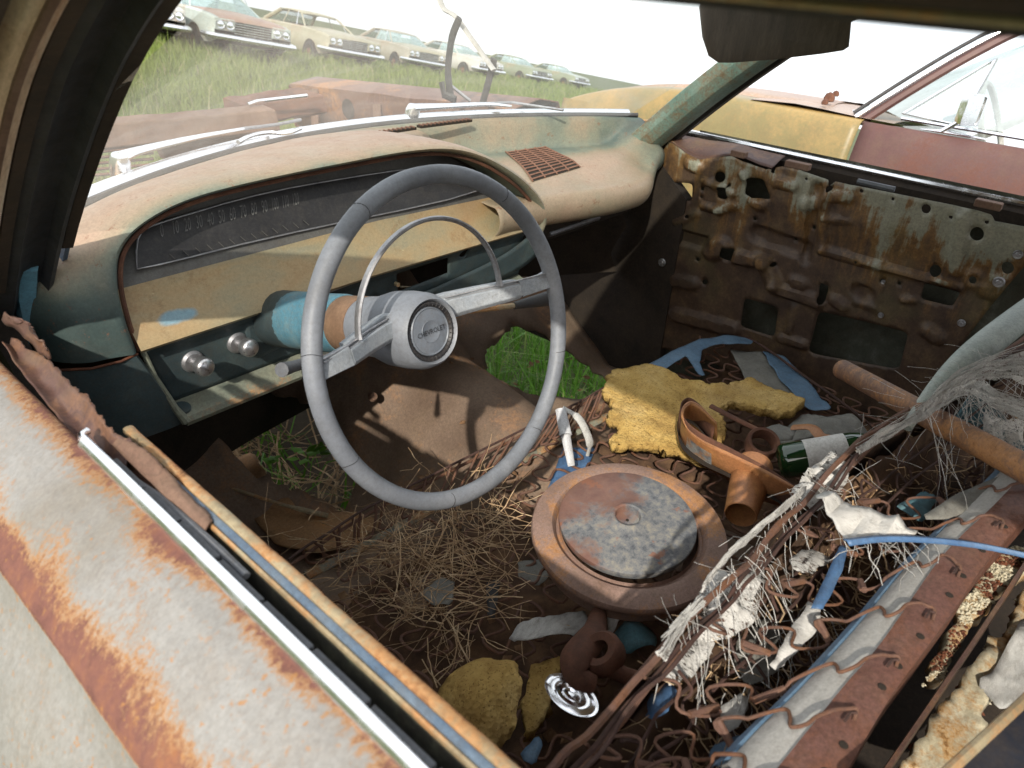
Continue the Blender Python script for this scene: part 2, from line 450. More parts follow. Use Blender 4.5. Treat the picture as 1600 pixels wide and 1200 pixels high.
M['wheel_plastic'] = plain('wheel_plastic', [(0.3, (0.130, 0.142, 0.165)), (0.5, (0.175, 0.190, 0.215)), (0.7, (0.25, 0.262, 0.285))], 9, 0.42, bump=0.10, dirt=0.55, dirtc=(0.09, 0.088, 0.085), grain=0.14)
M['badge'] = plain('badge', [(0.3, (0.11, 0.13, 0.16)), (0.7, (0.17, 0.19, 0.22))], 25, 0.35, bump=0.05, dirt=0.2, grain=0.1)
M['spoke'] = plain('spoke', [(0.3, (0.22, 0.25, 0.285)), (0.7, (0.32, 0.34, 0.36))], 25, 0.4, bump=0.1, dirt=0.3)
M['black_plastic'] = plain('black_plastic', [(0.3, (0.012, 0.012, 0.014)), (0.7, (0.03, 0.03, 0.034))], 20, 0.35)
M['white_print'] = plain('white_print', [(0.3, (0.5, 0.5, 0.48)), (0.7, (0.7, 0.7, 0.68))], 60, 0.6)
M['gauge_face'] = plain('gauge_face', [(0.3, (0.014, 0.014, 0.016)), (0.7, (0.035, 0.034, 0.036))], 12, 0.28, dirt=0.3, dirtc=(0.08, 0.07, 0.06))
M['gauge_grey'] = plain('gauge_grey', [(0.3, (0.07, 0.068, 0.066)), (0.7, (0.12, 0.115, 0.105))], 12, 0.5)
M['column_blue'] = plain('column_blue', [(0.3, (0.05, 0.14, 0.19)), (0.55, (0.075, 0.19, 0.25)), (0.8, (0.19, 0.28, 0.29))], 14, 0.38, dirt=0.3, dirtc=(0.2, 0.13, 0.06))
M['column_brown'] = plain('column_brown', [(0.3, (0.13, 0.075, 0.045)), (0.7, (0.22, 0.135, 0.08))], 20, 0.6)

def glass_material():
    n = NB('dusty_glass')
    d = n.noise(6, 7, 0.7, n.map((1, 1, 1)), 0.6); f = n.noise(90, 4, 0.7)
    sm = n.ramp(n.noise(3.0, 5, 0.7, n.map((0.6, 2.0, 2.0), rot=(0.3, 0.5, 0.2)), 1.2), [(0.48, 0.0), (0.70, 0.11)])
    fac = n.math('ADD', n.ramp(d, [(0.3, 0.14), (0.7, 0.24)]), n.math('ADD', n.math('MULTIPLY', f, 0.03), sm))
    t = n.t.nodes
    tr = t.new('ShaderNodeBsdfTransparent'); tr.inputs[0].default_value = (0.93, 0.96, 0.94, 1)
    tl = t.new('ShaderNodeBsdfTranslucent'); tl.inputs[0].default_value = (0.85, 0.84, 0.80, 1)
    df = t.new('ShaderNodeBsdfDiffuse'); df.inputs[0].default_value = (0.75, 0.73, 0.68, 1)
    gl = t.new('ShaderNodeBsdfGlossy'); gl.inputs[1].default_value = 0.03
    lw = t.new('ShaderNodeLayerWeight'); lw.inputs[0].default_value = 0.5
    fr = n.math('ADD', n.math('MULTIPLY', n.math('POWER', lw.outputs['Facing'], 4.0), 0.25), 0.02)
    ms = t.new('ShaderNodeMixShader'); ms.inputs[0].default_value = 0.5
    n.t.links.new(tl.outputs[0], ms.inputs[1]); n.t.links.new(df.outputs[0], ms.inputs[2])
    m1 = t.new('ShaderNodeMixShader'); n.t.links.new(fac, m1.inputs[0]); n.t.links.new(tr.outputs[0], m1.inputs[1]); n.t.links.new(ms.outputs[0], m1.inputs[2])
    m2 = t.new('ShaderNodeMixShader'); n.t.links.new(fr, m2.inputs[0]); n.t.links.new(m1.outputs[0], m2.inputs[1]); n.t.links.new(gl.outputs[0], m2.inputs[2])
    n.t.links.new(m2.outputs[0], n.o.inputs['Surface'])
    return n.m
M['glass'] = glass_material()

# ------------------------------------------------------------------ the wreck: shell
car = thing('wrecked_car', 'gutted rusty two-door car with bare dashboard, grey steering wheel and torn-out seat springs', 'car', (0, 0, 0))

def yw(x): return 1.31 - 0.58 * x * x          # foot of the windshield, in plan
def yh(x): return 0.50 - 0.20 * x * x          # windshield header, in plan
def zh(x): return 1.345 - 0.045 * x * x

def sweep_yz(mb, path, sec):
    rows = []
    for i, (y, z) in enumerate(path):
        a = path[max(i - 1, 0)]; b = path[min(i + 1, len(path) - 1)]
        t = Vector((b[0] - a[0], b[1] - a[1])).normalized(); p = Vector((-t.y, t.x))
        rows.append([Vector((sx, y + p.x * sb, z + p.y * sb)) for sx, sb in sec])
    mb.grid(rows, closed_u=True)
    n = len(sec)
    mb.add(rows[0], [tuple(range(n - 1, -1, -1))]); mb.add(rows[-1], [tuple(range(n))])

PIL = [tuple(q) for q in crom([(1.10, 0.83), (1.02, 0.915), (0.84, 1.090), (0.665, 1.235), (0.52, 1.322), (0.42, 1.360)], 26)]
# driver's side pillar: outer skin, gasket channel, inner trim; it leans inward towards the roof
def lean(mb):
    mb.v = [(v[0] + 0.002 * sstep(0.95, 1.33, v[2]), v[1], v[2]) for v in mb.v]; return mb
sk = MB(); sweep_yz(sk, PIL, [(-0.768, -0.012), (-0.767, 0.030), (-0.762, 0.039), (-0.752, 0.043), (-0.742, 0.040), (-0.737, 0.028), (-0.737, 0.0)])
ps = lean(sk).build('windshield_pillar', M['pillar_paint'], car, bevel=0.0015)
g = MB(); sweep_yz(g, PIL, [(-0.830, -0.012), (-0.840, 0.010), (-0.825, 0.036), (-0.795, 0.048), (-0.778, 0.046), (-0.772, 0.036), (-0.7685, 0.020), (-0.7685, -0.012)]); lean(g).build('outer_skin', M['trim_brown'], ps)
g = MB(); sweep_yz(g, PIL, [(-0.7565, 0.0395), (-0.7560, 0.0440), (-0.7520, 0.0446), (-0.7505, 0.0440), (-0.7500, 0.0400)]); lean(g).build('rust_streak', M['rust_pale'], ps)
g = MB(); sweep_yz(g, PIL, [(-0.7365, -0.008), (-0.7365, 0.026), (-0.715, 0.034), (-0.704, 0.020), (-0.692, 0.016), (-0.680, 0.016), (-0.676, 0.030), (-0.669, 0.026), (-0.668, -0.008)]); lean(g).build('pillar_gasket', M['rubber'], ps)
g = MB(); sweep_yz(g, [q for q in PIL if q[1] > 0.95], [(-0.738, 0.028), (-0.738, 0.036), (-0.727, 0.036), (-0.727, 0.028)]); lean(g).build('weatherstrip', M['trim_brown'], ps)
g = MB(); sweep_yz(g, [q for q in PIL if q[1] > 0.98], [(-0.667, -0.010), (-0.667, 0.024), (-0.656, 0.026), (-0.650, 0.014), (-0.652, -0.010)]); lean(g).build('pillar_trim', M['trim_brown'], ps)
g = MB(); sweep_yz(g, PIL, [(-0.6515, -0.012), (-0.6515, 0.006), (-0.646, 0.006), (-0.646, -0.012)]); lean(g).build('glass_edge', M['ledge_blue'], ps)
g = MB(); sweep_yz(g, [(1.03, 0.845), (1.00, 0.93), (0.972, 0.965), (0.955, 0.985)], [(-0.705, -0.012), (-0.705, 0.022), (-0.688, 0.026), (-0.680, 0.012), (-0.684, -0.012)]); g.build('pillar_foot', M['sky_blue'], ps)
# passenger's side pillar
sk = MB(); sweep_yz(sk, PIL, [(0.652, -0.006), (0.652, 0.018), (0.668, 0.040), (0.705, 0.052), (0.735, 0.048), (0.745, 0.0), (0.735, -0.012)])
sk.build('windshield_pillar', M['pillar_green'], car, bevel=0.002)
g = MB(); sweep_yz(g, PIL, [(0.738, 0.030), (0.738, 0.056), (0.760, 0.056), (0.760, 0.030)]); g.build('pillar_gasket', M['rubber'], car)

# windshield and the moulding round its foot
g = MB(); rows = []; wr = []
for i in range(15):
    t = i / 14; row = []
    for j in range(49):
        x = -0.668 + 1.336 * j / 48
        a = Vector((x * 1.01, yw(x), 0.962)); b = Vector((x * 0.988, yh(x), zh(x) - 0.01))
        p = a.lerp(b, t); p.y += 0.03 * math.sin(math.pi * t) ; p.z += 0.015 * math.sin(math.pi * t)
        row.append(p)
    rows.append(row)
g.grid(rows); g.build('windshield', M['glass'], car)
xs = [-0.70 + 1.40 * i / 60 for i in range(61)]
g = MB(); g.tube([(x, yw(x) + 0.024, 0.975) for x in xs], 0.016, 8, flat=0.7, up=(0, 0, 1)); g.build('windshield_moulding', M['chrome'], car)
g = MB(); g.tube([(x, yw(x) - 0.004, 0.976) for x in xs], 0.006, 6); g.build('windshield_gasket', M['rubber'], car)
# header, roof, rails
g = MB(); rows = []
for i in range(41):
    x = -0.70 + 1.40 * i / 40; y = yh(x); z = zh(x)
    rows.append([(x, y + 0.02, z + 0.012), (x, y - 0.005, z - 0.012), (x, y - 0.045, z - 0.006), (x, y - 0.065, z + 0.01), (x, y - 0.02, z + 0.02)])
g.grid(rows, closed_u=True); g.build('windshield_header', M['trim_brown'], car)
g = MB(); rows = []
for i in range(31):
    y = 0.47 - 1.75 * i / 30; row = []
    for j in range(21):
        x = -0.715 + 1.43 * j / 20
        yy = y + (-0.20 * x * x if i == 0 else 0)
        row.append((x, yy, 1.352 + 0.055 * (1 - (x / 0.715) ** 2) * (0.4 + 0.6 * math.sin(math.pi * min(1, i / 20 + 0.15)))))
    rows.append(row)
g.grid(rows); g.build('roof', M['pillar_paint'], car, solid=0.012, offset=1)
for s in (-1, 1):
    dz = 0.0 if s < 0 else 0.02
    g = MB(); g.tube([(s * 0.690, 0.44 - 0.15 * i, 1.3130 + dz) for i in range(12)], 0.007, 8); rl = g.build('roof_rail', M['rubber'], car)
    g = MB(); g.tube([(s * 0.706, 0.44 - 0.15 * i, 1.3100 + dz) for i in range(12)], 0.0013, 6); g.build('drip_moulding', M['ledge'], rl)
    g = MB(); g.tube([(s * 0.716, 0.44 - 0.15 * i, 1.3295 + dz) for i in range(12)], 0.0175, 8); g.build('roof_edge', M['trim_brown'], rl)
    g = MB(); g.prism([(s * 0.70, -0.98, 0.93), (s * 0.70, -1.70, 0.95), (s * 0.70, -1.30, 1.35), (s * 0.70, -1.12, 1.35)], (s * 0.05, 0, 0)); g.build('rear_pillar', M['pillar_paint'], car, smooth=False)

# inside rear-view mirror on its stalk
mc = P(1215, 52, x=0.0)
mir = MB()
out = [P(a, b, x=mc.x + k) for a, b, k in ((1098, 12, -0.006), (1103, 60, -0.005), (1113, 90, -0.004), (1126, 99, -0.003), (1150, 99, -0.002), (1215, 94, 0.001), (1290, 85, 0.003), (1322, 80, 0.004), (1331, 74, 0.005), (1333, 55, 0.005), (1336, 20, 0.005), (1330, -6, 0.006), (1110, -14, -0.005))]
cc = sum(out, Vector()) / len(out)
rows = []
dn = Vector((0.55, 0.83, 0.02)).normalized()
for sc, off in ((0.0, 0.001), (0.90, 0.0), (0.965, 0.001), (1.0, 0.005), (0.99, 0.012), (0.90, 0.024), (0.6, 0.032), (0.0, 0.034)):
    rows.append([cc + (p - cc) * sc + dn * off for p in out])
mir.grid(rows, closed_u=True)
mo = mir.build('rear_view_mirror', plain('mirror_back', [(0.3, (0.065, 0.052, 0.043)), (0.7, (0.13, 0.10, 0.08))], 30, 0.42, dirt=0.3, dirtc=(0.10, 0.07, 0.05), stretch=(3, 3, 0.5)), car)
g = MB(); g.tube([cc + dn * 0.03, cc + dn * 0.05 + Vector((0, 0.0, 0.05)), Vector((cc.x + 0.03, yh(0.0) - 0.03, zh(0) - 0.005))], 0.006, 8); g.build('stalk', M['dull_metal'], mo)

# firewall, kick panels, sills, rear of the cabin: bare dark rusty sheet
g = MB(); rows = []
for i in range(13):
    z = 0.16 + 0.80 * i / 12
    if z < 0.30: continue
    rows.append([(x, min(yw(x) + 0.02, 1.33) - 0.02 * math.sin(z * 25 + x * 9), z + (0.22 * sstep(0.2, 0.34, x) * (1 - (z - 0.3) / 0.66))) for x in [-0.71 + 1.42 * j / 30 for j in range(31)]])
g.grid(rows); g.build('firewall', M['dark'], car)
for s in (-1, 1):
    zk = 0.20 if s < 0 else 0.26
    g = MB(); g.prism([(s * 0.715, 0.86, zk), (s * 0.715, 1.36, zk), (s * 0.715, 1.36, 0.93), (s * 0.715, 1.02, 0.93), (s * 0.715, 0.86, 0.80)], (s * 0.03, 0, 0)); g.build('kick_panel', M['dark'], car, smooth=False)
    g = MB(); g.box((s * 0.76, -0.2 if s < 0 else -0.33, 0.22), (0.10, 2.6 if s < 0 else 2.34, 0.13)); g.build('door_sill', M['rust_brown'], car, smooth=False, bevel=0.01)
    g = MB(); g.box((s * 0.80, -1.35, 0.60), (0.20, 0.95, 0.72)); g.build('quarter_panel', M['rust_purple'], car, smooth=False, bevel=0.02)
g = MB(); g.box((0, -1.35, 0.60), (1.42, 0.10, 0.76)); g.build('rear_bulkhead', M['dark'], car, smooth=False)

# floor pan with a tall tunnel hump and rusted-through holes
def floor_z(x, y):
    toe = max(0.0, y - 1.02) * 0.75
    h = 0.275 * math.exp(-(abs(x - 0.035) / 0.175) ** 2.6) * (0.62 + 0.38 * sstep(0.45, 1.10, y)) if abs(x - 0.035) < 0.6 else 0
    rib = 0.006 * math.sin(x * 60) * (1 if abs(x - 0.04) > 0.26 else 0)
    return 0.27 + max(toe, 0) + h + rib + 0.012 * n3(x * 7, y * 7, 2.2)
hole_a = jag([(-0.40, 1.31), (-0.25, 1.30), (-0.17, 1.16), (-0.175, 1.05), (-0.24, 1.025), (-0.30, 1.10), (-0.37, 1.17)], 0.016, 9, 3)
hole_b = jag([(0.29, 1.13), (0.36, 1.18), (0.50, 1.20), (0.60, 1.10), (0.64, 1.00), (0.62, 0.95), (0.53, 0.94), (0.45, 1.00), (0.36, 1.06)], 0.018, 9, 5)
fp = patch([(-0.715, -1.3), (0.715, -1.3), (0.715, 1.33), (-0.715, 1.33)], lambda x, y: Vector((x, y, floor_z(x, y))), 0.016, (hole_a, hole_b))
fp.build('floor_pan', rusted('floor_rust', [(0.3, (0.105, 0.068, 0.046)), (0.5, (0.165, 0.115, 0.082)), (0.7, (0.24, 0.175, 0.125))], bias=-0.05, scale=6, fine=60, rough=0.75,
         halo=(0.30, 0.16, 0.08), rust=[(0.3, (0.05, 0.025, 0.015)), (0.6, (0.14, 0.07, 0.04)), (0.8, (0.26, 0.13, 0.06))], bump=0.5), car, solid=0.004)

# ------------------------------------------------------------------ driver's door under the camera
door = MB()
prof = [(-0.786, 0.952, 0.16), (-0.789, 0.962, 0.22), (-0.797, 0.9635, 0.15), (-0.808, 0.961, 0.00), (-0.818, 0.9575, -0.06), (-0.830, 0.952, -0.05), (-0.842, 0.945, -0.01), (-0.853, 0.937, 0.08), (-0.864, 0.927, 0.22), (-0.8715, 0.9185, 0.34),
        (-0.8735, 0.914, 0.30), (-0.876, 0.907, -0.25), (-0.884, 0.892, -0.3), (-0.900, 0.868, -0.3), (-0.918, 0.832, -0.3), (-0.935, 0.78, -0.25), (-0.946, 0.70, -0.2), (-0.95, 0.60, -0.2), (-0.94, 0.45, -0.1), (-0.925, 0.30, 0.1)]
pr = crom(prof, 78)
rows = []; wr = []
ny = 150
for i in range(ny):
    y = -1.0 + 2.02 * i / (ny - 1)
    rows.append([(p[0] + 0.0006 * n3(y * 9, k * 0.3), y, p[1] + 0.0008 * n3(y * 7, k * 0.2, 4)) for k, p in enumerate(pr)])
    # rust bleeds along the belt and the crease in ragged tongues
    wr.append([float(p[2]) * (1.0 + 0.75 * n3(y * 4.0, 0.3, 1.0)) + 0.11 * n3(y * 16, k * 0.12, 2.0) - (0.12 if k > 40 else 0) for k, p in enumerate(pr)])
door.grid(rows, wear=wr)
dd = door.build('driver_door', M['door_paint'], car)
g = MB(); rows = []
for y in np.linspace(0.560, -0.70, 40):
    rows.append([(-0.7935, y, 0.9630), (-0.7935, y, 0.9652), (-0.7902, y, 0.9692), (-0.7868, y, 0.9722), (-0.7858, y, 0.9720), (-0.7855, y, 0.9640)])
g.grid(rows, closed_u=True); g.add(rows[0], [tuple(range(6))])
g.tube([(-0.789, 0.560, 0.968), (-0.787, 0.567, 0.968), (-0.781, 0.570, 0.968)], 0.0032, 8)
g.build('belt_moulding', M['chrome'], dd)
# glass slot: notched rubber wiper, mossy inner wall, painted ledge
for k in range(19):
    y = 0.50 - 0.052 * k
    g = MB(); g.box((-0.7815, y, 0.9610 + 0.0006 * (k % 3)), (0.006, 0.049, 0.006)); g.build('wiper_strip', M['rubber_grey'], dd, smooth=False, bevel=0.0008)
g = MB(); rows = []
for y in np.linspace(0.50, -0.80, 60):
    rows.append([(-0.7785, y, 0.948), (-0.7745, y, 0.915 + 0.004 * n3(y * 20, 1)), (-0.7695, y, 0.930), (-0.7675, y, 0.9585)])
g.grid(rows); g.build('slot_wall', M['moss'], dd)
g = MB(); rows = []
for y in np.linspace(0.50, -0.80, 60):
    rows.append([(-0.7675, y, 0.9560), (-0.7672, y, 0.9612), (-0.7655, y, 0.9620), (-0.7645, y, 0.9612), (-0.7635, y, 0.9600)])
g.grid(rows); g.build('ledge_edge', M['ledge'], dd)
g = MB(); rows = []
for y in np.linspace(0.50, -0.80, 60):
    rows.append([(-0.7640, y, 0.9600), (-0.7635, y, 0.9628), (-0.7612, y, 0.9632), (-0.7592, y, 0.9628), (-0.7588, y, 0.9600)])
g.grid(rows); g.build('blue_stripe', M['ledge_blue'], dd)
g = MB(); rows = []; wr = []
for y in np.linspace(0.56, -0.80, 120):
    j = 0.0012 * n3(y * 40, 3)
    rows.append([(-0.7590, y, 0.9605), (-0.7584, y, 0.9640), (-0.7560, y, 0.9648), (-0.7525 + j, y, 0.9645), (-0.7505 + j, y, 0.9630), (-0.7500 + j, y, 0.955), (-0.752, y, 0.80), (-0.752, y, 0.35)])
    wr.append([0.0, 0.02, 0, 0.02, 0.1, 0.12, 0.3, 0.3])
g.grid(rows, wear=wr); g.build('inner_panel', M['ledge'], dd)
g = MB(); g.tube([P(172, 738, z=0.957), P(205, 748, z=0.960), P(245, 775, z=0.961), P(300, 822, z=0.9615), P(345, 862, z=0.9615), P(385, 900, z=0.961)], [0.0024, 0.003, 0.0032, 0.0034, 0.0034, 0.003], 8)
g.build('glass_channel', M['rubber_grey'], dd)

# torn rusty sheet where the vent window stood
def ribbon(A, B, n, amp, seed, mat, name, parent, rows_n=7, curl=0.0, solid=0.0015, jagged=0.0, wear=0.0):
    a = crom(A, n); b = crom(B, n); rows = []; wr = []
    for i in range(n):
        row = []; w = []
        p, q = Vector(a[i]), Vector(b[i]); dl = q - p
        for k in range(rows_n):
            t = k / (rows_n - 1)
            v = p + dl * (t * (1 + jagged * (n3(i * 0.21, seed, 5) + 0.5 * n3(i * 0.9, seed, 8) if k == rows_n - 1 else 0)))
            v.z += curl * math.sin(math.pi * t) + amp * n3(i * 0.13, t * 1.6, seed)
            v.x += 0.6 * amp * n3(i * 0.15, t * 2, seed + 7)
            row.append(v); w.append(wear)
        rows.append(row); wr.append(w)
    g = MB(); g.grid(rows, wear=wr); return g.build(name, mat, parent, solid=solid)
A = [P(2, 534, z=0.962), P(40, 590, z=0.962), P(80, 640, z=0.960), P(118, 690, z=0.955), P(150, 715, z=0.95), P(185, 750, z=0.95)]
B = [P(12, 500, z=0.985), P(72, 552, z=0.985), P(108, 598, z=0.978), P(140, 640, z=0.974), P(176, 690, z=0.970), P(206, 725, z=0.966)]
B = [P(20, 528, z=0.965), P(76, 562, z=0.972), P(106, 594, z=0.972), P(142, 626, z=0.972), P(172, 668, z=0.970), P(206, 692, z=0.968)]
ribbon(A, B, 90, 0.0028, 3, M['rust_purple'], 'torn_sheet', dd, 14, -0.007, jagged=0.14)
A = [P(2, 500, z=0.99), P(30, 520, z=0.985), P(60, 550, z=0.978), P(80, 562, z=0.974)]
B = [P(22, 498, z=1.0), P(46, 506, z=1.0), P(62, 530, z=0.995), P(76, 548, z=0.985)]
ribbon(A, B, 40, 0.005, 11, M['rust_purple'], 'bent_flange', dd, 8, 0.006, jagged=0.3)
A = [P(170, 690, z=0.962), P(215, 735, z=0.962), P(265, 785, z=0.962), P(318, 832, z=0.962)]
B = [P(200, 684, z=0.970), P(238, 712, z=0.970), P(280, 755, z=0.967), P(335, 812, z=0.9645)]
ribbon(A, B, 50, 0.0016, 21, M['rust_pale'], 'bent_flange', dd, 7, 0.002, jagged=0.15)
A = [P(205, 715, z=0.955), P(240, 745, z=0.955), P(290, 800, z=0.955), P(330, 840, z=0.957)]
B = [P(150, 712, z=0.925), P(185, 765, z=0.925), P(250, 830, z=0.925), P(310, 880, z=0.93)]
ribbon(A, B, 40, 0.002, 25, M['rust_brown'], 'slot_sheet', dd, 5)

# ------------------------------------------------------------------ passenger's door: stripped inner stamping
XD = 0.72
def yz(px, py, x=XD):
    q = P(px, py, x=x); return (q.y, q.z)
def zz(zx, zy): return yz(1000 + zx / 2.667, 180 + zy / 2.667)
outl = [yz(*q) for q in ((1047, 217), (1070, 238), (1094, 249), (1144, 243), (1161, 251), (1200, 264), (1207, 262), (1225, 259), (1250, 264), (1300, 281), (1375, 296), (1450, 311), (1525, 326), (1551, 334), (1556, 344), (1600, 352), (1660, 366),
        (1660, 400), (1612, 402), (1545, 482), (1475, 575), (1435, 650), (1420, 700), (1330, 690), (1260, 650), (1190, 610), (1110, 565), (1000, 535), (1004, 480), (1010, 380), (1022, 290), (1033, 240))]
def circ(zx, zy, r, n=18): return [zz(zx + r * math.cos(2 * math.pi * k / n), zy + r * math.sin(2 * math.pi * k / n)) for k in range(n)]
def rquad(pts, rnd=0.22):
    out = []; n = len(pts)
    for i in range(n):
        p = Vector(pts[i]); a = Vector(pts[i - 1]); b = Vector(pts[(i + 1) % n])
        q0 = p.lerp(a, rnd); q1 = p.lerp(b, rnd)
        for t in (0, 0.33, 0.66, 1.0):
            v = q0.lerp(p, t).lerp(p.lerp(q1, t), t); out.append(zz(v.x, v.y))
    return out
holes = [rquad([(132, 278), (222, 284), (216, 360), (128, 346)]), circ(337, 256, 23), rquad([(328, 292), (372, 300), (366, 352), (322, 345)], 0.3),
         rquad([(455, 256), (522, 262), (556, 350), (440, 332)], 0.2), rquad([(350, 543), (404, 560), (388, 612), (338, 596)], 0.2), rquad([(746, 698), (788, 712), (766, 792), (742, 778)], 0.25),
         circ(1198, 386, 20), circ(1410, 490, 29), circ(1232, 647, 25), circ(1390, 683, 17), circ(1535, 632, 27), circ(800, 300, 13),
         rquad([(1185, 698), (1338, 735), (1302, 797), (1168, 765)], 0.15),
         rquad([(436, 760), (578, 800), (560, 925), (418, 880)], 0.15), rquad([(745, 815), (1120, 905), (1080, 1060), (700, 990)], 0.12),
         circ(560, 232, 9), circ(620, 250, 8), circ(700, 262, 7), circ(930, 312, 9), circ(1060, 345, 8), circ(1300, 420, 9), circ(1450, 440, 10), circ(905, 500, 7), circ(640, 520, 9), circ(720, 470, 9), circ(560, 620, 10), circ(1010, 690, 10), circ(1080, 700, 9), circ(905, 610, 7), circ(240, 600, 9), circ(200, 420, 9), circ(480, 430, 9), circ(262, 306, 8), circ(258, 340, 6), circ(378, 288, 7), circ(270, 695, 12), circ(1345, 860, 9)]
bumps = []    # (capsule in panel plane, radius, height toward the cabin)
def cap(x0, y0, x1, y1, r, h):
    a, b = zz(x0, y0), zz(x1, y1); bumps.append((Vector(a), Vector(b), r / 2.667 * 0.0015, h))
cap(760, 565, 1330, 715, 16, 0.010); cap(300, 560, 340, 550, 45, 0.016); cap(400, 590, 520, 610, 30, 0.016); cap(520, 610, 560, 700, 30, 0.016); cap(560, 715, 740, 780, 26, 0.014)
cap(265, 375, 330, 395, 18, 0.012); cap(330, 395, 395, 375, 18, 0.012); cap(150, 445, 240, 410, 18, 0.006); cap(270, 270, 390, 325, 14, 0.010)
cap(490, 495, 670, 560, 34, -0.014); cap(580, 275, 650, 290, 22, 0.010); cap(800, 330, 870, 335, 24, 0.012); cap(700, 370, 760, 360, 26, 0.012); cap(775, 425, 875, 440, 12, 0.006)
cap(640, 690, 680, 705, 22, 0.010); cap(905, 730, 945, 745, 24, -0.012); cap(810, 770, 850, 800, 22, 0.010); cap(900, 780, 970, 800, 12, 0.006); cap(1100, 770, 1135, 770, 14, 0.007)
cap(745, 300, 690, 600, 22, -0.010); cap(790, 290, 760, 560, 16, 0.008); cap(1350, 430, 1320, 640, 26, 0.009); cap(150, 500, 270, 535, 30, -0.012); cap(150, 690, 220, 700, 30, 0.012)
cap(150, 830, 390, 890, 34, 0.016); cap(590, 930, 680, 955, 20, 0.010); cap(1200, 900, 1240, 925, 26, 0.012); cap(1440, 730, 1480, 740, 26, 0.008); cap(1490, 690, 1500, 690, 26, 0.008); cap(1390, 683, 1392, 684, 36, 0.007)
cap(430, 240, 445, 260, 16, 0.010); cap(480, 355, 510, 375, 22, 0.012); cap(210, 200, 240, 215, 26, 0.010); cap(640, 800, 620, 900, 16, 0.006); cap(1010, 600, 990, 820, 10, 0.004)
def door_pt(y, z):
    p = Vector((y, z)); h = 0.0
    for a, b, r, k in bumps:
        ab = b - a; t = max(0, min(1, (p - a).dot(ab) / max(ab.length_squared, 1e-9))); d = (p - a - ab * t).length
        if d < 2 * r: h += k * (1 - sstep(0.60 * r, 1.30 * r, d))
    h += 0.003 * n3(y * 11, z * 11, 5) + 0.010 * sstep(0.78, 0.86, z) * sstep(0.95, 0.6, y)
    return Vector((XD - h, y, z))
dp = patch(outl, door_pt, 0.0056, holes)
for i_, v_ in enumerate(dp.v): dp.w[i_] = max(-0.6, min(1.0, (XD - v_[0]) / 0.013))
def door_inner_material():
    n = NB('door_inner_rust')
    x, y, z = n.xyz()
    big = n.noise(6, 7, 0.65, None, 0.5); fin = n.noise(60, 6, 0.7); run = n.noise(26, 5, 0.65, n.map((1, 1.0, 0.10)), 0.15)
    up_ = n.math('ADD', n.math('MULTIPLY', z, 2.0), n.math('MULTIPLY', y, -0.35))    # paint survives along the top rear, runs of rust below it
    k = n.math('ADD', up_, n.math('MULTIPLY', n.math('SUBTRACT', big, 0.5), 1.1))
    k = n.math('ADD', k, n.math('MULTIPLY', n.math('SUBTRACT', run, 0.5), 1.5))
    k = n.math('ADD', k, n.math('MULTIPLY', n.math('SUBTRACT', fin, 0.5), 0.25))
    k = n.math('ADD', k, n.math('MULTIPLY', n.attr('wear'), 0.17))
    br = n.ramp(n.noise(18, 8, 0.75), [(0.3, (0.028, 0.016, 0.011)), (0.5, (0.062, 0.036, 0.022)), (0.7, (0.125, 0.082, 0.04))])
    orange = n.ramp(fin, [(0.3, (0.11, 0.055, 0.018)), (0.7, (0.22, 0.12, 0.038))])
    pt = n.ramp(n.noise(14, 6, 0.7), [(0.3, (0.17, 0.18, 0.14)), (0.7, (0.27, 0.265, 0.20))])
    c = n.mix(n.ramp(k, [(0.30, 0.0), (0.54, 0.8)]), br, orange)
    c = n.mix(n.ramp(k, [(0.55, 0.0), (0.66, 0.9)]), c, pt)
    ol = n.ramp(n.noise(4.2, 6, 0.6, n.map((1, 1, 1), (5, 2, 1))), [(0.54, 0.0), (0.70, 0.6)])
    c = n.mix(ol, c, (0.095, 0.085, 0.035))
    c = n.mix(0.45, c, n.ramp(n.noise(190, 8, 0.85), [(0.36, 0.15), (0.64, 0.85)]), 'OVERLAY')
    return n.done(c, n.ramp(k, [(0.3, 0.6), (0.6, 0.45)]), 0.0, n.bump(fin, 0.3, 0.0012), 0.5)
pdo = dp.build('passenger_door', door_inner_material(), car, solid=0.0015)
g = MB(); rows = []
for i in range(20):
    z = 0.25 + 0.70 * i / 19
    rows.append([(0.80 + 0.04 * math.sin(math.pi * i / 19), y, z) for y in np.linspace(0.90, -0.9, 30)])
g.grid(rows); g.build('outer_skin', plain('door_skin_back', [(0.3, (0.028, 0.03, 0.02)), (0.55, (0.085, 0.09, 0.07)), (0.75, (0.20, 0.215, 0.18))], 9, 0.8, dirt=0.5), pdo)
ch0, ch1 = P(1066, 204, x=0.80), P(1600, 318, x=0.80)
dv = (ch1 - ch0)
g = MB(); g.tube([ch0 + dv * (k / 20) for k in range(0, 31)], 0.0068, 8); g.build('belt_moulding', M['chrome'], pdo)
g = MB(); rows = []
for k in range(0, 31):
    q = ch0 + dv * (k / 20)
    rows.append([q + Vector((0.004, 0, -0.006)), q + Vector((-0.004, 0, -0.007)), q + Vector((-0.016, 0, -0.016)), q + Vector((-0.02, 0, -0.06))])
g.grid(rows); g.build('glass_slot', M['dark'], pdo)
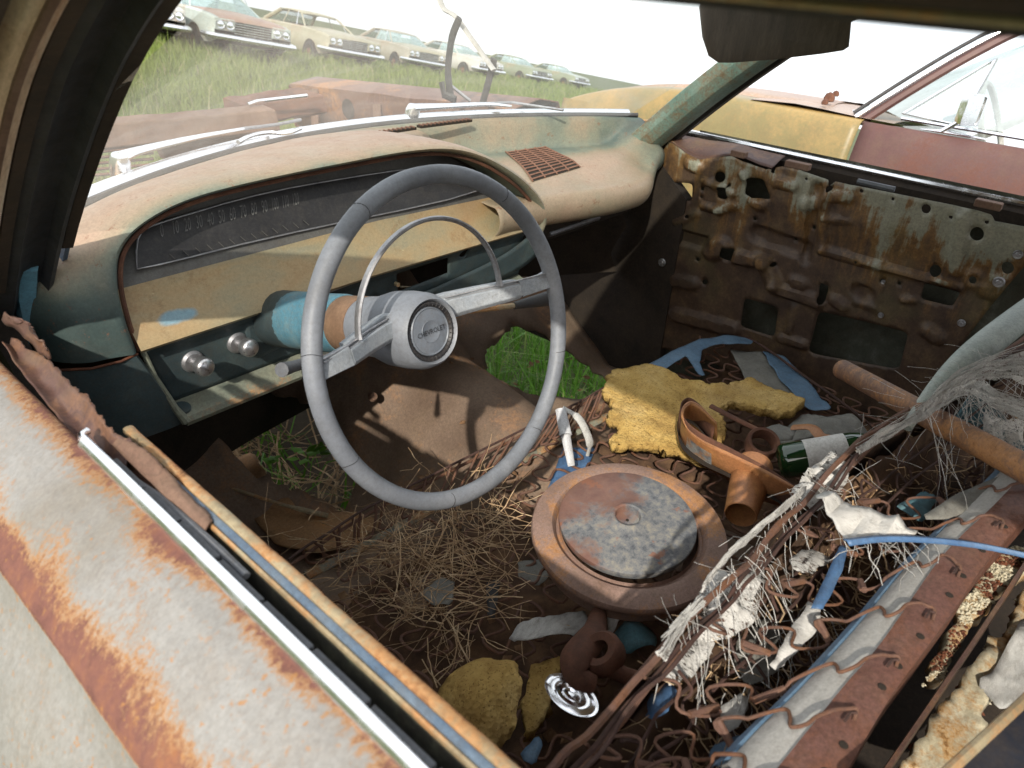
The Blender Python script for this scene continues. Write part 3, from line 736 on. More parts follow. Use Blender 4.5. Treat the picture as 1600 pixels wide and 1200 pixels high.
# rusty front corner of the door top, bright tabs, wiper
A = [P(1050, 214, x=0.735), P(1090, 222, x=0.735), P(1140, 229, x=0.735), P(1180, 240, x=0.735), P(1214, 248, x=0.735)]
B = [P(1047, 220, x=0.718), P(1092, 249, x=0.718), P(1146, 243, x=0.718), P(1185, 256, x=0.718), P(1206, 262, x=0.718)]
ribbon([Vector(q) + Vector((0.045, 0, 0.0)) for q in A], B, 40, 0.003, 31, M['rust_purple'], 'door_top', pdo, 6)
for a, b in (((1142, 236), (1162, 252)), ((1226, 256), (1262, 268)), ((1522, 317), (1562, 331))):
    q0, q1 = P(*a, x=0.716), P(*b, x=0.716)
    g = MB(); g.box((0.724, (q0.y + q1.y) / 2, (q0.z + q1.z) / 2 + 0.004), (0.02, abs(q0.y - q1.y), 0.014)); g.build('tab', M['rust_pale'], pdo, smooth=False, bevel=0.002)
q0, q1 = P(1340, 283, x=0.735), P(1398, 296, x=0.735)
g = MB(); g.tube([q0, q1], 0.006, 6); g.build('wiper_strip', M['rubber_grey'], pdo)
for a, b, r in ((1500, 690, 14), (1580, 575, 12), (1345, 860, 10), (1020, 690, 6), (1010, 828, 8), (100, 610, 14)):
    y, z = zz(a, b)
    g = MB(); g.lathe([(0.0, 0.004), (0.35, 0.004), (0.5, 0.0025), (0.8, 0.003), (1.0, 0.0)], (0, 0, 0), (-1, 0, 0), 14)
    g.v = [(XD - 0.010 + v[0], y + v[1] * 0.0008 * r, z + v[2] * 0.0008 * r) for v in g.v]
    g.build('screw', M['dull_metal'], pdo)
# ------------------------------------------------------------------ dashboard
dash = bpy.data.objects.new('dashboard', None); link(dash, car)
arch = [(-0.606, 0.838, 0.915), (-0.608, 0.880, 0.922), (-0.603, 0.930, 0.932), (-0.585, 0.968, 0.940), (-0.545, 0.992, 0.945), (-0.48, 1.007, 0.948), (-0.38, 1.013, 0.948), (-0.25, 1.016, 0.943), (-0.12, 1.018, 0.933), (-0.03, 1.010, 0.925),
        (0.04, 0.988, 0.915), (0.105, 0.952, 0.905), (0.155, 0.915, 0.900), (0.19, 0.878, 0.898), (0.203, 0.845, 0.898), (0.200, 0.815, 0.905)]
NA = 110
ar = crom(arch, NA)
def arch_n(i):
    a = ar[max(i - 1, 0)]; b = ar[min(i + 1, NA - 1)]
    t = Vector((b[0] - a[0], b[1] - a[1])).normalized(); return Vector((-t.y, t.x))
rows = []; wr = []
for i in range(NA):
    x, z, y = ar[i]; n = arch_n(i)
    lw = sstep(0.55, 1.0, -n.x)                    # 1 on the left upright
    row = [(x - n.x * 0.004, y + 0.075, z - n.y * 0.010), (x - n.x * 0.002, y + 0.03, z - n.y * 0.004), (x, y + 0.010, z), (x + n.x * 0.004, y + 0.002, z + n.y * 0.003), (x + n.x * 0.009, y, z + n.y * 0.006), (x + n.x * 0.015, y + 0.004, z + n.y * 0.0095)]
    p0 = Vector((x + n.x * 0.022, y + 0.012, z + n.y * 0.012))
    xt = -0.66 + (x + 0.606) * 1.04 if x < -0.3 else x + (-0.3420 + 0.3) * (1 - sstep(-0.3, 0.0, x))
    top = Vector((max(xt, -0.675), yw(max(xt, -0.675)) - 0.012, 0.974))
    left = Vector((-0.712, 1.10, z - 0.004))
    tgt = top.lerp(left, lw)
    ctl_top = Vector(((p0.x + top.x) / 2, (p0.y + top.y) / 2, p0.z + 0.004)); ctl_left = Vector((-0.712, y + 0.004, z))
    ctl = ctl_top.lerp(ctl_left, lw)
    w = [0.18, 0.2, 0.3, 0.35, 0.4, 0.5]
    for k in range(1, 15):
        t = k / 14
        q = p0 * (1 - t) ** 2 + ctl * 2 * t * (1 - t) + tgt * t * t
        q.z += 0.0015 * n3(q.x * 9, q.y * 9, 3)
        row.append(q); w.append(0.66 + 0.12 * math.sin(math.pi * t) - 0.16 * sstep(0.75, 1, t))
    f = (0.02 + 1.02 * sstep(0.87, 1.005, z)) if n.x < -0.25 else 1.08
    wr.append([v * f for v in w]); rows.append(row)
g = MB(); g.grid(rows, wear=wr)
pad = g.build('dash_hood', M['dash'], dash, sharp=60)
# lower left end of the dash below the seam
g = MB(); rows = []; wr = []
for i in range(12):
    z = 0.833 - 0.125 * i / 11
    k = 0.045 * (i / 11)
    rows.append([(-0.606 + k, 0.975, z), (-0.606 + k, 0.925, z), (-0.610 + k, 0.918, z), (-0.625 + 0.7 * k, 0.918, z), (-0.66, 0.924, z), (-0.695, 0.945, z), (-0.712, 1.0, z), (-0.714, 1.10, z)])
    wr.append([0.2, 0.32, 0.45, 0.2, 0.0, -0.1, -0.1, -0.1])
g.grid(rows, wear=wr); g.build('dash_end', M['teal'], dash)
g = MB(); g.tube([(-0.607, 0.920, 0.835), (-0.630, 0.9165, 0.8335), (-0.665, 0.923, 0.8335), (-0.698, 0.945, 0.835), (-0.712, 1.0, 0.836)], 0.0018, 6); g.build('seam', M['rust'], dash)

# passenger's side shelf, a shallow tray with a rolled front lip
def shelf(x, v):
    """v 0 at the windshield .. 1 under the front lip"""
    yb = yw(x) - 0.010; yf = 0.905 - 0.055 * sstep(0.1, 0.45, x) + 0.075 * sstep(0.5, 0.70, x)
    zl = 0.892 - 0.012 * sstep(0.2, 0.66, x)
    tr = 0.912
    end = sstep(0.60, 0.69, x)
    if v < 0.78:
        t = v / 0.78
        y = yb + (yf + 0.02 - yb) * t
        z = 0.974 - (0.974 - tr) * sstep(0.03, 0.20, t) - (tr - zl) * sstep(0.55, 1.0, t)
        z = z * (1 - end) + (0.972 - 0.055 * t ** 1.5) * end
        z += 0.001 * n3(x * 9, y * 9)
    else:
        t = (v - 0.78) / 0.22; a = t * math.pi * 0.95
        ze = zl * (1 - end) + 0.917 * end
        y = yf + 0.02 - 0.022 * math.sin(a) + 0.012 * t; z = ze - 0.022 + 0.022 * math.cos(a) - 0.022 * t
    return Vector((x, y, z))
g = MB(); rows = []; wr = []
for i in range(54):
    x = 0.085 + 0.615 * i / 53; x = min(x, 0.70)
    rows.append([shelf(x, k / 46) for k in range(47)])
    wr.append([0.45 + 0.22 * math.sin(k / 46 * 3.0) - 0.22 * sstep(0.05, 0.22, k / 46) * (1 - sstep(0.25, 0.45, k / 46)) - 0.40 * sstep(0.56, 0.68, x) + 0.08 * sstep(0.7, 0.9, k / 46) for k in range(47)])
g.grid(rows, wear=wr)
sh = g.build('dash_shelf', M['dash'], dash, sharp=60, solid=0.002)
# pierced speaker grille: slots as small dark recesses between ribs
gm = plain('grille_brown', [(0.3, (0.16, 0.075, 0.05)), (0.7, (0.25, 0.13, 0.085))], 30, 0.6)
gq = [P(790, 237, z=0.914), P(850, 229, z=0.914), P(907, 256, z=0.914), P(833, 274, z=0.914)]
def sp(u, v, dz=0.0):
    a = gq[0].lerp(gq[1], u); b = gq[3].lerp(gq[2], u); q = a.lerp(b, v)
    best = min((shelf(q.x, k / 200) for k in range(36, 160)), key=lambda s: abs(s.y - q.y)); q.z = best.z + dz; return q
g = MB(); g.grid([[sp(i / 8, j / 8, 0.0012) for j in range(9)] for i in range(9)]); gp = g.build('speaker_grille', M['dark'], dash, smooth=True)
for k in range(12):
    v = (k + 0.5) / 12
    g = MB(); g.tube([sp(i / 6, v, 0.0022) for i in range(7)], 0.0021, 4); g.build('slat', gm, gp)
for k in range(5):
    u = k / 4
    g = MB(); g.tube([sp(u, i / 6, 0.0026) for i in range(7)], 0.0020, 4); g.build('slat', gm, gp)
# defroster slots along the foot of the windshield
for xa, xb in ((-0.115, 0.005), (0.035, 0.155), (0.185, 0.30)):
    def dz(x, o): 
        return Vector((x, yw(x) - 0.050 + o, 0.979 + 0.012 * (1 - sstep(0.05, 0.3, x))))
    pass
for (a0, a1) in (((438, 234), (548, 214)), ((556, 213), (648, 199)), ((655, 197), (735, 187))):
    q0, q1 = P(*a0, z=0.983), P(*a1, z=0.983)
    g = MB(); g.hexa([q0 + Vector((0, -0.006, -0.004)), q1 + Vector((0, -0.006, -0.004)), q1 + Vector((0, 0.008, -0.004)), q0 + Vector((0, 0.008, -0.004)),
                      q0 + Vector((0, -0.006, 0.0015)), q1 + Vector((0, -0.006, 0.0015)), q1 + Vector((0, 0.008, 0.0012)), q0 + Vector((0, 0.008, 0.0012))])
    vo = g.build('defroster_vent', M['dark'], dash, smooth=False)
    for k in range(13):
        q = q0.lerp(q1, (k + 0.5) / 13)
        h = MB(); h.box(q + Vector((0, 0.001, 0.0015)), (0.0028, 0.014, 0.003)); h.build('fin', gm, vo, smooth=False)

# instrument recess: grey surround, dark face with printed figures, bright rim
def face(u, v):
    """u 0..1 left to right, v 0 bottom .. 1 top, on the sloping instrument face"""
    x = -0.598 + 0.775 * u
    zt = float(np.interp(x, [a[0] for a in ar[8:-14]], [a[1] for a in ar[8:-14]])) - 0.004
    z0 = 0.910 - 0.030 * max(0, u - 0.55) * 1.2
    z = z0 + (zt - z0) * v
    return Vector((x, 0.962 + 0.055 * v, z))
g = MB(); g.grid([[face(u, v) for v in np.linspace(0, 1, 6)] for u in np.linspace(0.0, 0.93, 40)]); inst = g.build('instrument_panel', M['gauge_grey'], dash)
FN = Vector((0, -0.86, 0.47)).normalized(); FP = Vector((0, 0.962, 0.910))
def on_face(px, py, off=0.003):
    d = ray(px, py); t = (FP + FN * off - CAM).dot(FN) / d.dot(FN); return CAM + d * t
GPX = [(214, 421), (213, 392), (215, 374), (222, 361), (236, 353), (260, 345), (300, 333), (350, 318), (400, 305), (450, 294), (500, 285), (560, 275), (620, 266), (690, 262), (740, 272), (765, 292), (700, 312), (620, 330), (540, 346), (460, 363), (380, 381), (300, 401), (250, 413)]
pp = [on_face(a, b, 0.004) for a, b in GPX]
g = MB()
bmx = bmesh.new(); vv = [bmx.verts.new(p) for p in pp]; bmx.faces.new(vv); bmesh.ops.triangulate(bmx, faces=bmx.faces)
g.add([v.co.copy() for v in bmx.verts], [tuple(v.index for v in f.verts) for f in bmx.faces] if not bmx.verts.index_update() else []); bmx.free()
gf = g.build('gauge_face', M['gauge_face'], inst, smooth=False)
g = MB(); g.tube([on_face(a, b, 0.005) for a, b in GPX], 0.0013, 6, closed=True); g.build('gauge_rim', M['dull_metal'], inst)

def text_mesh(s, mat, name, parent, origin, xdir, ydir, size, xscale=1.0, ext=0.0003):
    cu = bpy.data.curves.new('lettering', 'FONT'); cu.body = s; cu.align_x = 'CENTER'; cu.align_y = 'CENTER'; cu.resolution_u = 2; cu.extrude = 0.0
    to = bpy.data.objects.new('lettering', cu); COL.objects.link(to)
    dg = bpy.context.evaluated_depsgraph_get(); dg.update()
    me = bpy.data.meshes.new_from_object(to.evaluated_get(dg)); bpy.data.objects.remove(to, do_unlink=True)
    g = MB(); X = Vector(xdir).normalized(); Y = Vector(ydir).normalized(); o = Vector(origin)
    g.add([o + X * v.co.x * size * xscale + Y * v.co.y * size for v in me.vertices], [tuple(p.vertices) for p in me.polygons])
    return g.build(name, mat, parent, smooth=False)
fn_ = Vector((0, -0.83, 0.52)).normalized()
dim_print = plain('dim_print', [(0.3, (0.09, 0.09, 0.088)), (0.7, (0.18, 0.18, 0.175))], 60, 0.6)
for k in range(13):
    t = k / 12; px = 253 + 209 * (t ** 0.92); py = 361 - 49 * (t ** 0.92)
    a = on_face(px, py, 0.0060); xx = on_face(px + 8, py - 2, 0.006) - a; yy_ = on_face(px - 1, py - 9, 0.006) - a
    text_mesh(str(10 * k), dim_print, 'figure', inst, a, xx, yy_, 0.027, 0.30 if k > 9 else 0.38)
    c0 = on_face(px + 12, py + 36 - 4 * t, 0.006); c1 = on_face(px + 21, py + 44 - 4 * t, 0.006)
    g = MB(); g.tube([c0, c1], 0.0006, 4); g.build('tick', M['gauge_grey'], inst)
# the broken clock frame at the right end of the cluster
q = P(643, 301, y=0.990)
g = MB(); g.tube([q + Vector((-0.010, 0, 0.012)), q + Vector((0.004, 0, 0.014)), q + Vector((0.010, 0, -0.012)), q + Vector((-0.004, 0, -0.014))], 0.002, 5, closed=True); g.build('clock_frame', M['white_print'], inst)
g = MB(); g.tube([Vector((a[0] * 0.992 + 0.001, a[2] + 0.016, a[1] - 0.006)) for a in ar], 0.0032, 6); g.build('lip_bead', M['rust_brown'], dash)
# dark sides of the recess close behind the hood
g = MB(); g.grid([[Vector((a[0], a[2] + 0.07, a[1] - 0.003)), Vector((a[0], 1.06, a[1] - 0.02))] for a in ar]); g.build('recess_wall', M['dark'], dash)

# painted fascia below the instruments
def fas(u, v):
    x = -0.603 + 0.795 * u
    z0 = 0.910 - 0.036 * max(0, u - 0.55); z1 = 0.833 - 0.020 * max(0, u - 0.5)
    y = 0.962 - 0.050 * v ** 1.3
    if v > 0.9: y += 0.010 * ((v - 0.9) / 0.1) ** 2
    return Vector((x, y, z0 + (z1 - z0) * v))
rows = [[fas(u, v) for v in np.linspace(0, 1, 16)] for u in np.linspace(0, 1, 50)]
g = MB(); g.grid(rows, wear=[[0.12 * (1 - sstep(0, 0.05, u)) + 0.10 * sstep(0.8, 1, v) * sstep(0.3, 0.6, u) + 0.05 * sstep(0.3, 0.0, v) * sstep(0.3, 0.8, u) for v in np.linspace(0, 1, 16)] for u in np.linspace(0, 1, 50)])
g.build('fascia', M['fascia'], dash)
# knob panel below it, with the rolled lower edge
def kp(u, v):
    x = -0.596 + 0.785 * u
    k = 0.03 * (1 - u) * v
    return Vector((x + k, 0.938 + 0.008 * v - 0.012 * sstep(0.0, 0.2, 0.2 - v), 0.836 - 0.020 * max(0, u - 0.5) - 0.104 * v))
holes_k = [rquad([(0, 0)] * 4) if False else [(0.640 + a, 0.36 + b) for a, b in ((-0.075, -0.20), (0.085, -0.24), (0.085, 0.10), (-0.075, 0.16))],
           [(0.775 + 0.014 * math.cos(k / 12 * 6.283), 0.13 + 0.10 * math.sin(k / 12 * 6.283)) for k in range(12)],
           [(0.500 + 0.014 * math.cos(k / 12 * 6.283), 0.55 + 0.10 * math.sin(k / 12 * 6.283)) for k in range(12)]]
sc = 0.13
pt = patch([(0, 0), (1, 0), (1, 1.0 * sc), (0, 1.0 * sc)], lambda u, v: kp(u, v / sc), 0.0075, [[(a, b * sc) for a, b in h] for h in holes_k])
kn = pt.build('knob_panel', M['teal'], dash, solid=0.002)
g = MB(); rows = []; wr = []
for u in np.linspace(0, 1, 60):
    b = kp(u, 1.0); row = []
    if abs(u - 0.315) < 0.045: cut = 0.6
    else: cut = 1.0
    row = [b, b + Vector((0, -0.010 * cut, -0.004)), b + Vector((0, -0.024 * cut, -0.007)), b + Vector((0, -0.034 * cut, -0.012)), b + Vector((0, -0.037 * cut, -0.020)), b + Vector((0, -0.034 * cut, -0.027)), b + Vector((0, -0.01, -0.030))]
    rows.append(row); wr.append([-0.3, -0.05, 0.05, 0.12, 0.14, 0.1, 0.0])
g.grid(rows, wear=wr); g.build('lower_lip', M['teal_lip'], dash)
# corner post of the panel, left
g = MB(); g.tube([(-0.597, 0.930, 0.836), (-0.590, 0.926, 0.79), (-0.575, 0.918, 0.735), (-0.566, 0.913, 0.712)], [0.004, 0.004, 0.005, 0.007], 8); g.build('panel_edge', M['teal_lip'], dash)
M['knob'] = plain('knob', [(0.3, (0.50, 0.50, 0.52)), (0.7, (0.66, 0.66, 0.67))], 60, 0.22, 0.9, bump=0.03, dirt=0.3)
for kx, ky in ((315, 570), (385, 541)):
    q = P(kx - 15, ky - 6, y=0.940)
    g = MB(); g.lathe([(0.0, 0.006), (0.013, 0.006), (0.0165, 0.003), (0.0165, -0.002)], q, (0, -1, 0), 24); kb = g.build('knob_bezel', M['dull_metal'], dash)
    g = MB(); g.lathe([(0.006, 0.0), (0.006, 0.014), (0.0085, 0.016), (0.0125, 0.019), (0.0138, 0.022), (0.0138, 0.030), (0.0128, 0.0335), (0.0095, 0.0360), (0.0, 0.0372)], q + Vector((0, -0.002, 0)), (0.10, -1, 0.06), 28); g.build('knob', M['knob'], kb)
q = P(263, 630, z=0.722)
g = MB(); g.lathe([(0.0, 0.001), (0.012, 0.001), (0.013, -0.002)], (q.x + 0.005, kp(0.1, 1).y - 0.018, 0.7275), (0, -0.25, 1), 20); g.build('plug', M['teal'], dash)
# bright strip under the fascia by the column and the radio opening's rails
q0, q1 = P(505, 458, y=0.925), P(560, 437, y=0.925)
g = MB(); g.tube([q0, q1], 0.0032, 6); g.build('trim_strip', M['dull_metal'], dash)
q0, q1 = P(625, 448, y=0.955), P(668, 449, y=0.955)
g = MB(); g.tube([q0, q1], 0.002, 5); g.build('dial_rod', M['ledge'], dash)
q = P(618, 443, y=0.935)
g = MB(); g.lathe([(0.0, 0.008), (0.004, 0.008), (0.004, 0)], q, (0, -1, 0), 10); g.build('stud', M['ledge'], dash)
# lower edges of the centre: rusty valance and a strap behind
A = [P(690, 478, y=0.93), P(750, 452, y=0.93), P(820, 415, y=0.93), P(850, 385, y=0.93)]
B = [P(600, 480, y=0.93), P(700, 440, y=0.93), P(790, 395, y=0.93), P(848, 352, y=0.93)]
ribbon(A, B, 30, 0.002, 41, M['teal'], 'valance', dash, 6)
g = MB(); g.tube([P(858, 366, y=0.98), P(935, 340, y=0.98)], 0.006, 6); g.build('brace', M['dull_metal'], dash)
g = MB(); g.box((0.42, 1.06, 0.80), (0.50, 0.16, 0.10)); g.build('heater_case', M['dark'], dash, smooth=False, bevel=0.01)

# ------------------------------------------------------------------ steering wheel and column
WC = Vector((-0.384, 0.554, 0.914))
ca = R(17); WN = Vector((0, -math.cos(ca), math.sin(ca)))     # points at the driver
WX = Matrix.Rotation(R(-0.5), 3, WN) @ Vector((1, 0, 0)); WY = WN.cross(WX)
if WY.z < 0: WY = -WY
sw = bpy.data.objects.new('steering_wheel', None); link(sw, car); sw.location = WC
g = MB(); RW = 0.1915
g.tube([WC + (WX * math.cos(2 * math.pi * k / 96) + WY * math.sin(2 * math.pi * k / 96)) * RW for k in range(96)], [0.0108 + 0.0002 * n3(k * 0.4, 1) for k in range(96)], 14, closed=True)
g.build('rim', M['wheel_plastic'], sw)
for an_ in (0.9, 2.05, 2.9, 3.55, 4.4, 5.3, 5.9):
    d = WX * math.cos(an_) + WY * math.sin(an_); ce = WC + d * RW; tt_ = WX * -math.sin(an_) + WY * math.cos(an_)
    g = MB(); g.tube([ce + (d * math.cos(q) + WN * math.sin(q)) * 0.01085 + tt_ * 0.0015 * math.sin(q * 2 + an_) for q in np.linspace(-0.6, 2.6, 14)], 0.00035, 4); g.build('crack', M['black_plastic'], sw)
HC = WC - WN * 0.062 + Vector((-0.004, 0, 0.012))
g = MB(); g.lathe([(0.036, -0.115), (0.0395, -0.095), (0.0405, -0.062), (0.0405, -0.060), (0.0435, -0.058), (0.0475, -0.040), (0.0485, -0.010), (0.0470, 0.012), (0.0430, 0.024), (0.0395, 0.028), (0.0375, 0.026), (0.0365, 0.018)], HC, WN, 64); g.build('hub', M['wheel_plastic'], sw)
g = MB(); g.lathe([(0.0368, 0.016), (0.0362, 0.024), (0.0335, 0.0245), (0.0305, 0.0215), (0.0295, 0.0205)], HC, WN, 64); hr = g.build('horn_button_rim', M['black_plastic'], sw)
for k in range(36):
    an = 2 * math.pi * k / 36; d = WX * math.cos(an) + WY * math.sin(an)
    g = MB(); g.tube([HC + d * 0.0362 + WN * 0.0245, HC + d * 0.0312 + WN * 0.0232], 0.0007, 4); g.build('rib', M['black_plastic'], hr)
g = MB(); g.lathe([(0.0300, 0.018), (0.0298, 0.0225), (0.0285, 0.0238), (0.0272, 0.0225), (0.014, 0.0235), (0.0135, 0.0242), (0.0125, 0.0235), (0.0, 0.0238)], HC, WN, 64); hb = g.build('horn_button', M['badge'], sw)
tx = (WX * math.cos(R(0)) + WY * math.sin(R(0)))
text_mesh('CHEVROLET', M['black_plastic'], 'lettering', hb, HC + WN * 0.0250, tx, WY, 0.0085, 0.95)
# two broad spokes with a stepped upper face
def spoke(s):
    g = MB(); rows = []
    for t, wv, dz in ((0.030, 0.017, -0.062), (0.055, 0.0165, -0.058), (0.090, 0.0150, -0.042), (0.115, 0.0140, -0.028), (0.135, 0.0130, -0.017)):
        b = WC + WX * s * t + WY * 0.027
        rows.append([b + WY * wv + WN * (dz - 0.012), b + WY * wv + WN * (dz + 0.002), b + WY * (wv * 0.55) + WN * (dz + 0.003), b + WY * (wv * 0.5) + WN * (dz + 0.009), b - WY * (wv * 0.6) + WN * (dz + 0.011), b - WY * wv + WN * (dz + 0.004), b - WY * wv + WN * (dz - 0.012)])
    g.grid(rows, closed_u=True); g.add(rows[-1], [tuple(range(7))]); o = g.build('spoke', M['spoke'], sw, bevel=0.0012)
    g = MB(); rows = []
    for t, wv, dz in ((0.136, 0.0105, -0.014), (0.160, 0.0095, -0.007), (0.176, 0.0095, -0.004), (0.186, 0.011, -0.004)):
        b = WC + WX * s * t + WY * 0.027
        rows.append([b + WY * wv + WN * (dz - 0.010), b + WY * wv + WN * (dz + 0.004), b - WY * wv + WN * (dz + 0.007), b - WY * wv + WN * (dz - 0.010)])
    g.grid(rows, closed_u=True); g.build('spoke_end', M['spoke'], o, bevel=0.001)
    for off in (0.012, 0.0085):
        g = MB(); g.tube([WC + WX * s * t + WY * (off + 0.027 - 0.01 * (t - 0.04)) + WN * zo for t, zo in ((0.046, -0.0565), (0.09, -0.0385), (0.135, -0.013), (0.176, 0.0015))], 0.0011, 6); g.build('trim_line', M['dull_metal'], o)
spoke(1); spoke(-1)
g = MB(); rr = 0.113
pts = []
for k in range(49):
    an = R(2) + (math.pi - R(4)) * k / 48
    pts.append(WC + WX * rr * math.cos(an) + WY * (rr * 0.97 * math.sin(an) + 0.034) + WN * (-0.024 + 0.014 * math.sin(an)))
g.tube(pts, [0.0062 if k in (0, 48) else 0.0048 for k in range(49)], 8, flat=0.6); g.build('horn_ring', M['dull_metal'], sw)
# column: grey collar belongs to the hub; brown worn band, blue jacket
CD = -WN
colm = bpy.data.objects.new('steering_column', None); link(colm, car); colm.location = HC + CD * 0.2
g = MB(); g.lathe([(0.034, 0.105), (0.0385, 0.106), (0.0395, 0.110), (0.0395, 0.150), (0.038, 0.152)], HC, CD, 48); g.build('worn_band', M['column_brown'], colm)
g = MB(); g.lathe([(0.036, 0.150), (0.0405, 0.151), (0.0415, 0.158), (0.0415, 0.225), (0.0422, 0.230), (0.0428, 0.28)], HC, CD, 48); g.build('jacket', M['column_blue'], colm)
g = MB(); g.lathe([(0.043, 0.278), (0.044, 0.34), (0.03, 0.36), (0.03, 0.85)], HC, CD, 24); g.build('lower_tube', M['teal'], colm)
q = HC + CD * 0.335
g = MB(); g.prism([q + Vector((-0.055, 0, 0.030)), q + Vector((0.055, 0, 0.035)), q + Vector((0.055, 0, -0.045)), q + Vector((-0.040, 0, -0.055)), q + Vector((-0.058, 0, -0.045))], CD * 0.02); g.build('bracket', M['teal'], colm, smooth=False, bevel=0.006)
# turn signal lever on the left, shift lever on the right
a = HC + CD * 0.13 + Vector((-0.04, 0, -0.03)); b = P(440, 578, y=0.66)
g = MB(); g.tube([a, a.lerp(b, 0.45)], 0.004, 8); lv = g.build('signal_lever', M['dull_metal'], colm)
g = MB(); g.tube([a.lerp(b, 0.40), a.lerp(b, 0.8), b], [0.0065, 0.0068, 0.0085], 10); g.build('lever_grip', M['rubber_grey'], lv)
a = HC + CD * 0.14 + Vector((0.04, 0, -0.01)); b = P(806, 477, y=0.62); c = P(858, 466, y=0.61)
g = MB(); g.tube([a, a.lerp(b, 0.6), b], 0.0042, 8); lv = g.build('shift_lever', M['ledge'], colm)
g = MB(); g.tube([b - (c - b) * 0.05, b.lerp(c, 0.5), c], [0.0055, 0.0085, 0.0115], 10); g.build('lever_grip', M['rubber'], lv)
# bolt head on the toe board and brake pedal arm
g = MB(); q = P(582, 620, y=1.05); g.lathe([(0.0, 0.008), (0.008, 0.007), (0.011, 0.0)], q, (0.0, -0.8, 0.6), 12); g.build('bolt', M['rust_pale'], car)
# ------------------------------------------------------------------ front seat: stripped springs
M['spring'] = rusted('spring_rust', [(0.3, (0.09, 0.046, 0.036)), (0.7, (0.16, 0.085, 0.06))], bias=-0.03, scale=30, fine=120, rough=0.8, halo=(0.15, 0.065, 0.03), rust=[(0.3, (0.05, 0.022, 0.016)), (0.6, (0.10, 0.042, 0.024)), (0.8, (0.19, 0.075, 0.03))])
M['spring_dark'] = plain('spring_dark', [(0.3, (0.035, 0.020, 0.018)), (0.7, (0.09, 0.045, 0.035))], 30, 0.7)
M['burlap'] = plain('burlap', [(0.3, (0.03, 0.018, 0.012)), (0.5, (0.10, 0.055, 0.032)), (0.7, (0.20, 0.115, 0.06))], 16, 0.95, bump=0.7, fine=220)
M['vinyl_blue'] = plain('vinyl_blue', [(0.3, (0.075, 0.14, 0.22)), (0.7, (0.14, 0.23, 0.33))], 14, 0.45, dirt=0.35)
M['vinyl_green'] = plain('vinyl_green', [(0.3, (0.22, 0.27, 0.245)), (0.7, (0.40, 0.44, 0.40))], 9, 0.45, dirt=0.3, dirtc=(0.06, 0.07, 0.06))
M['cream_panel'] = plain('cream_panel', [(0.3, (0.40, 0.39, 0.365)), (0.7, (0.48, 0.47, 0.44))], 5, 0.35, dirt=0.15, dirtc=(0.15, 0.12, 0.08))
M['cloth_white'] = plain('cloth_white', [(0.3, (0.34, 0.33, 0.31)), (0.5, (0.50, 0.50, 0.48)), (0.65, (0.62, 0.61, 0.58))], 22, 0.95, bump=0.9, fine=260, dirt=0.7, dirtc=(0.17, 0.15, 0.125), stretch=(1, 3, 1), grain=0.6)
def gauze_material(name, a, b, cover):
    n = NB(name)
    c = n.ramp(n.noise(18, 7, 0.7), [(0.3, a), (0.62, b)]); d = n.noise(30, 8, 0.8)
    c = n.mix(n.ramp(d, [(0.5, 0.0), (0.72, 0.6)]), c, (0.17, 0.15, 0.125))
    th = n.noise(1.0, 3, 0.6, n.map((900, 160, 300), rot=(0.3, 0.2, 0.6)), 0.2); ho = n.noise(60, 6, 0.75)
    al = n.math('ADD', n.math('MULTIPLY', th, 0.6), n.math('MULTIPLY', ho, 0.7))
    return n.done(c, 0.95, 0.0, n.bump(n.math('ADD', th, d), 0.7, 0.0015), 0.1, alpha=n.ramp(al, [(cover, 0.0), (cover + 0.05, 1.0)]))
M['gauze'] = gauze_material('gauze', (0.42, 0.41, 0.39), (0.66, 0.65, 0.62), 0.60)
M['gauze_dense'] = gauze_material('gauze_dense', (0.42, 0.41, 0.39), (0.66, 0.65, 0.62), 0.50)
M['cloth_grey'] = plain('cloth_grey', [(0.3, (0.12, 0.12, 0.11)), (0.7, (0.24, 0.235, 0.21))], 16, 0.9, bump=0.5, fine=160, dirt=0.4)
M['cloth_teal'] = plain('cloth_teal', [(0.3, (0.05, 0.13, 0.16)), (0.7, (0.12, 0.24, 0.28))], 14, 0.7, dirt=0.35)
M['plastic_blue'] = plain('plastic_blue', [(0.3, (0.04, 0.10, 0.22)), (0.7, (0.10, 0.19, 0.33))], 14, 0.35, dirt=0.3)
M['straw'] = plain('straw', [(0.3, (0.24, 0.14, 0.07)), (0.5, (0.44, 0.30, 0.17)), (0.7, (0.62, 0.49, 0.32))], 40, 0.75, bump=0.0)
M['foam'] = None
def foam_material():
    n = NB('foam_yellow')
    a = n.noise(9, 7, 0.7); b = n.noise(70, 8, 0.75); v = n.voro(160)
    c = n.ramp(a, [(0.3, (0.33, 0.20, 0.06)), (0.5, (0.50, 0.335, 0.11)), (0.7, (0.60, 0.44, 0.19))])
    c = n.mix(n.ramp(b, [(0.3, 0.5), (0.47, 0.0)]), c, (0.18, 0.095, 0.025))
    c = n.mix(n.ramp(n.noise(5, 7, 0.75, n.map((1, 1, 1), (3, 8, 1))), [(0.50, 0.0), (0.68, 0.65)]), c, (0.22, 0.125, 0.045))
    c = n.mix(n.ramp(n.noise(330, 3, 0.6), [(0.34, 0.75), (0.42, 0.0)]), c, (0.12, 0.065, 0.02))
    h = n.math('ADD', n.math('MULTIPLY', b, 1.2), n.math('MULTIPLY', v, 0.6))
    return n.done(c, 0.95, 0.0, n.bump(h, 0.9, 0.004), 0.15)
M['foam'] = foam_material()

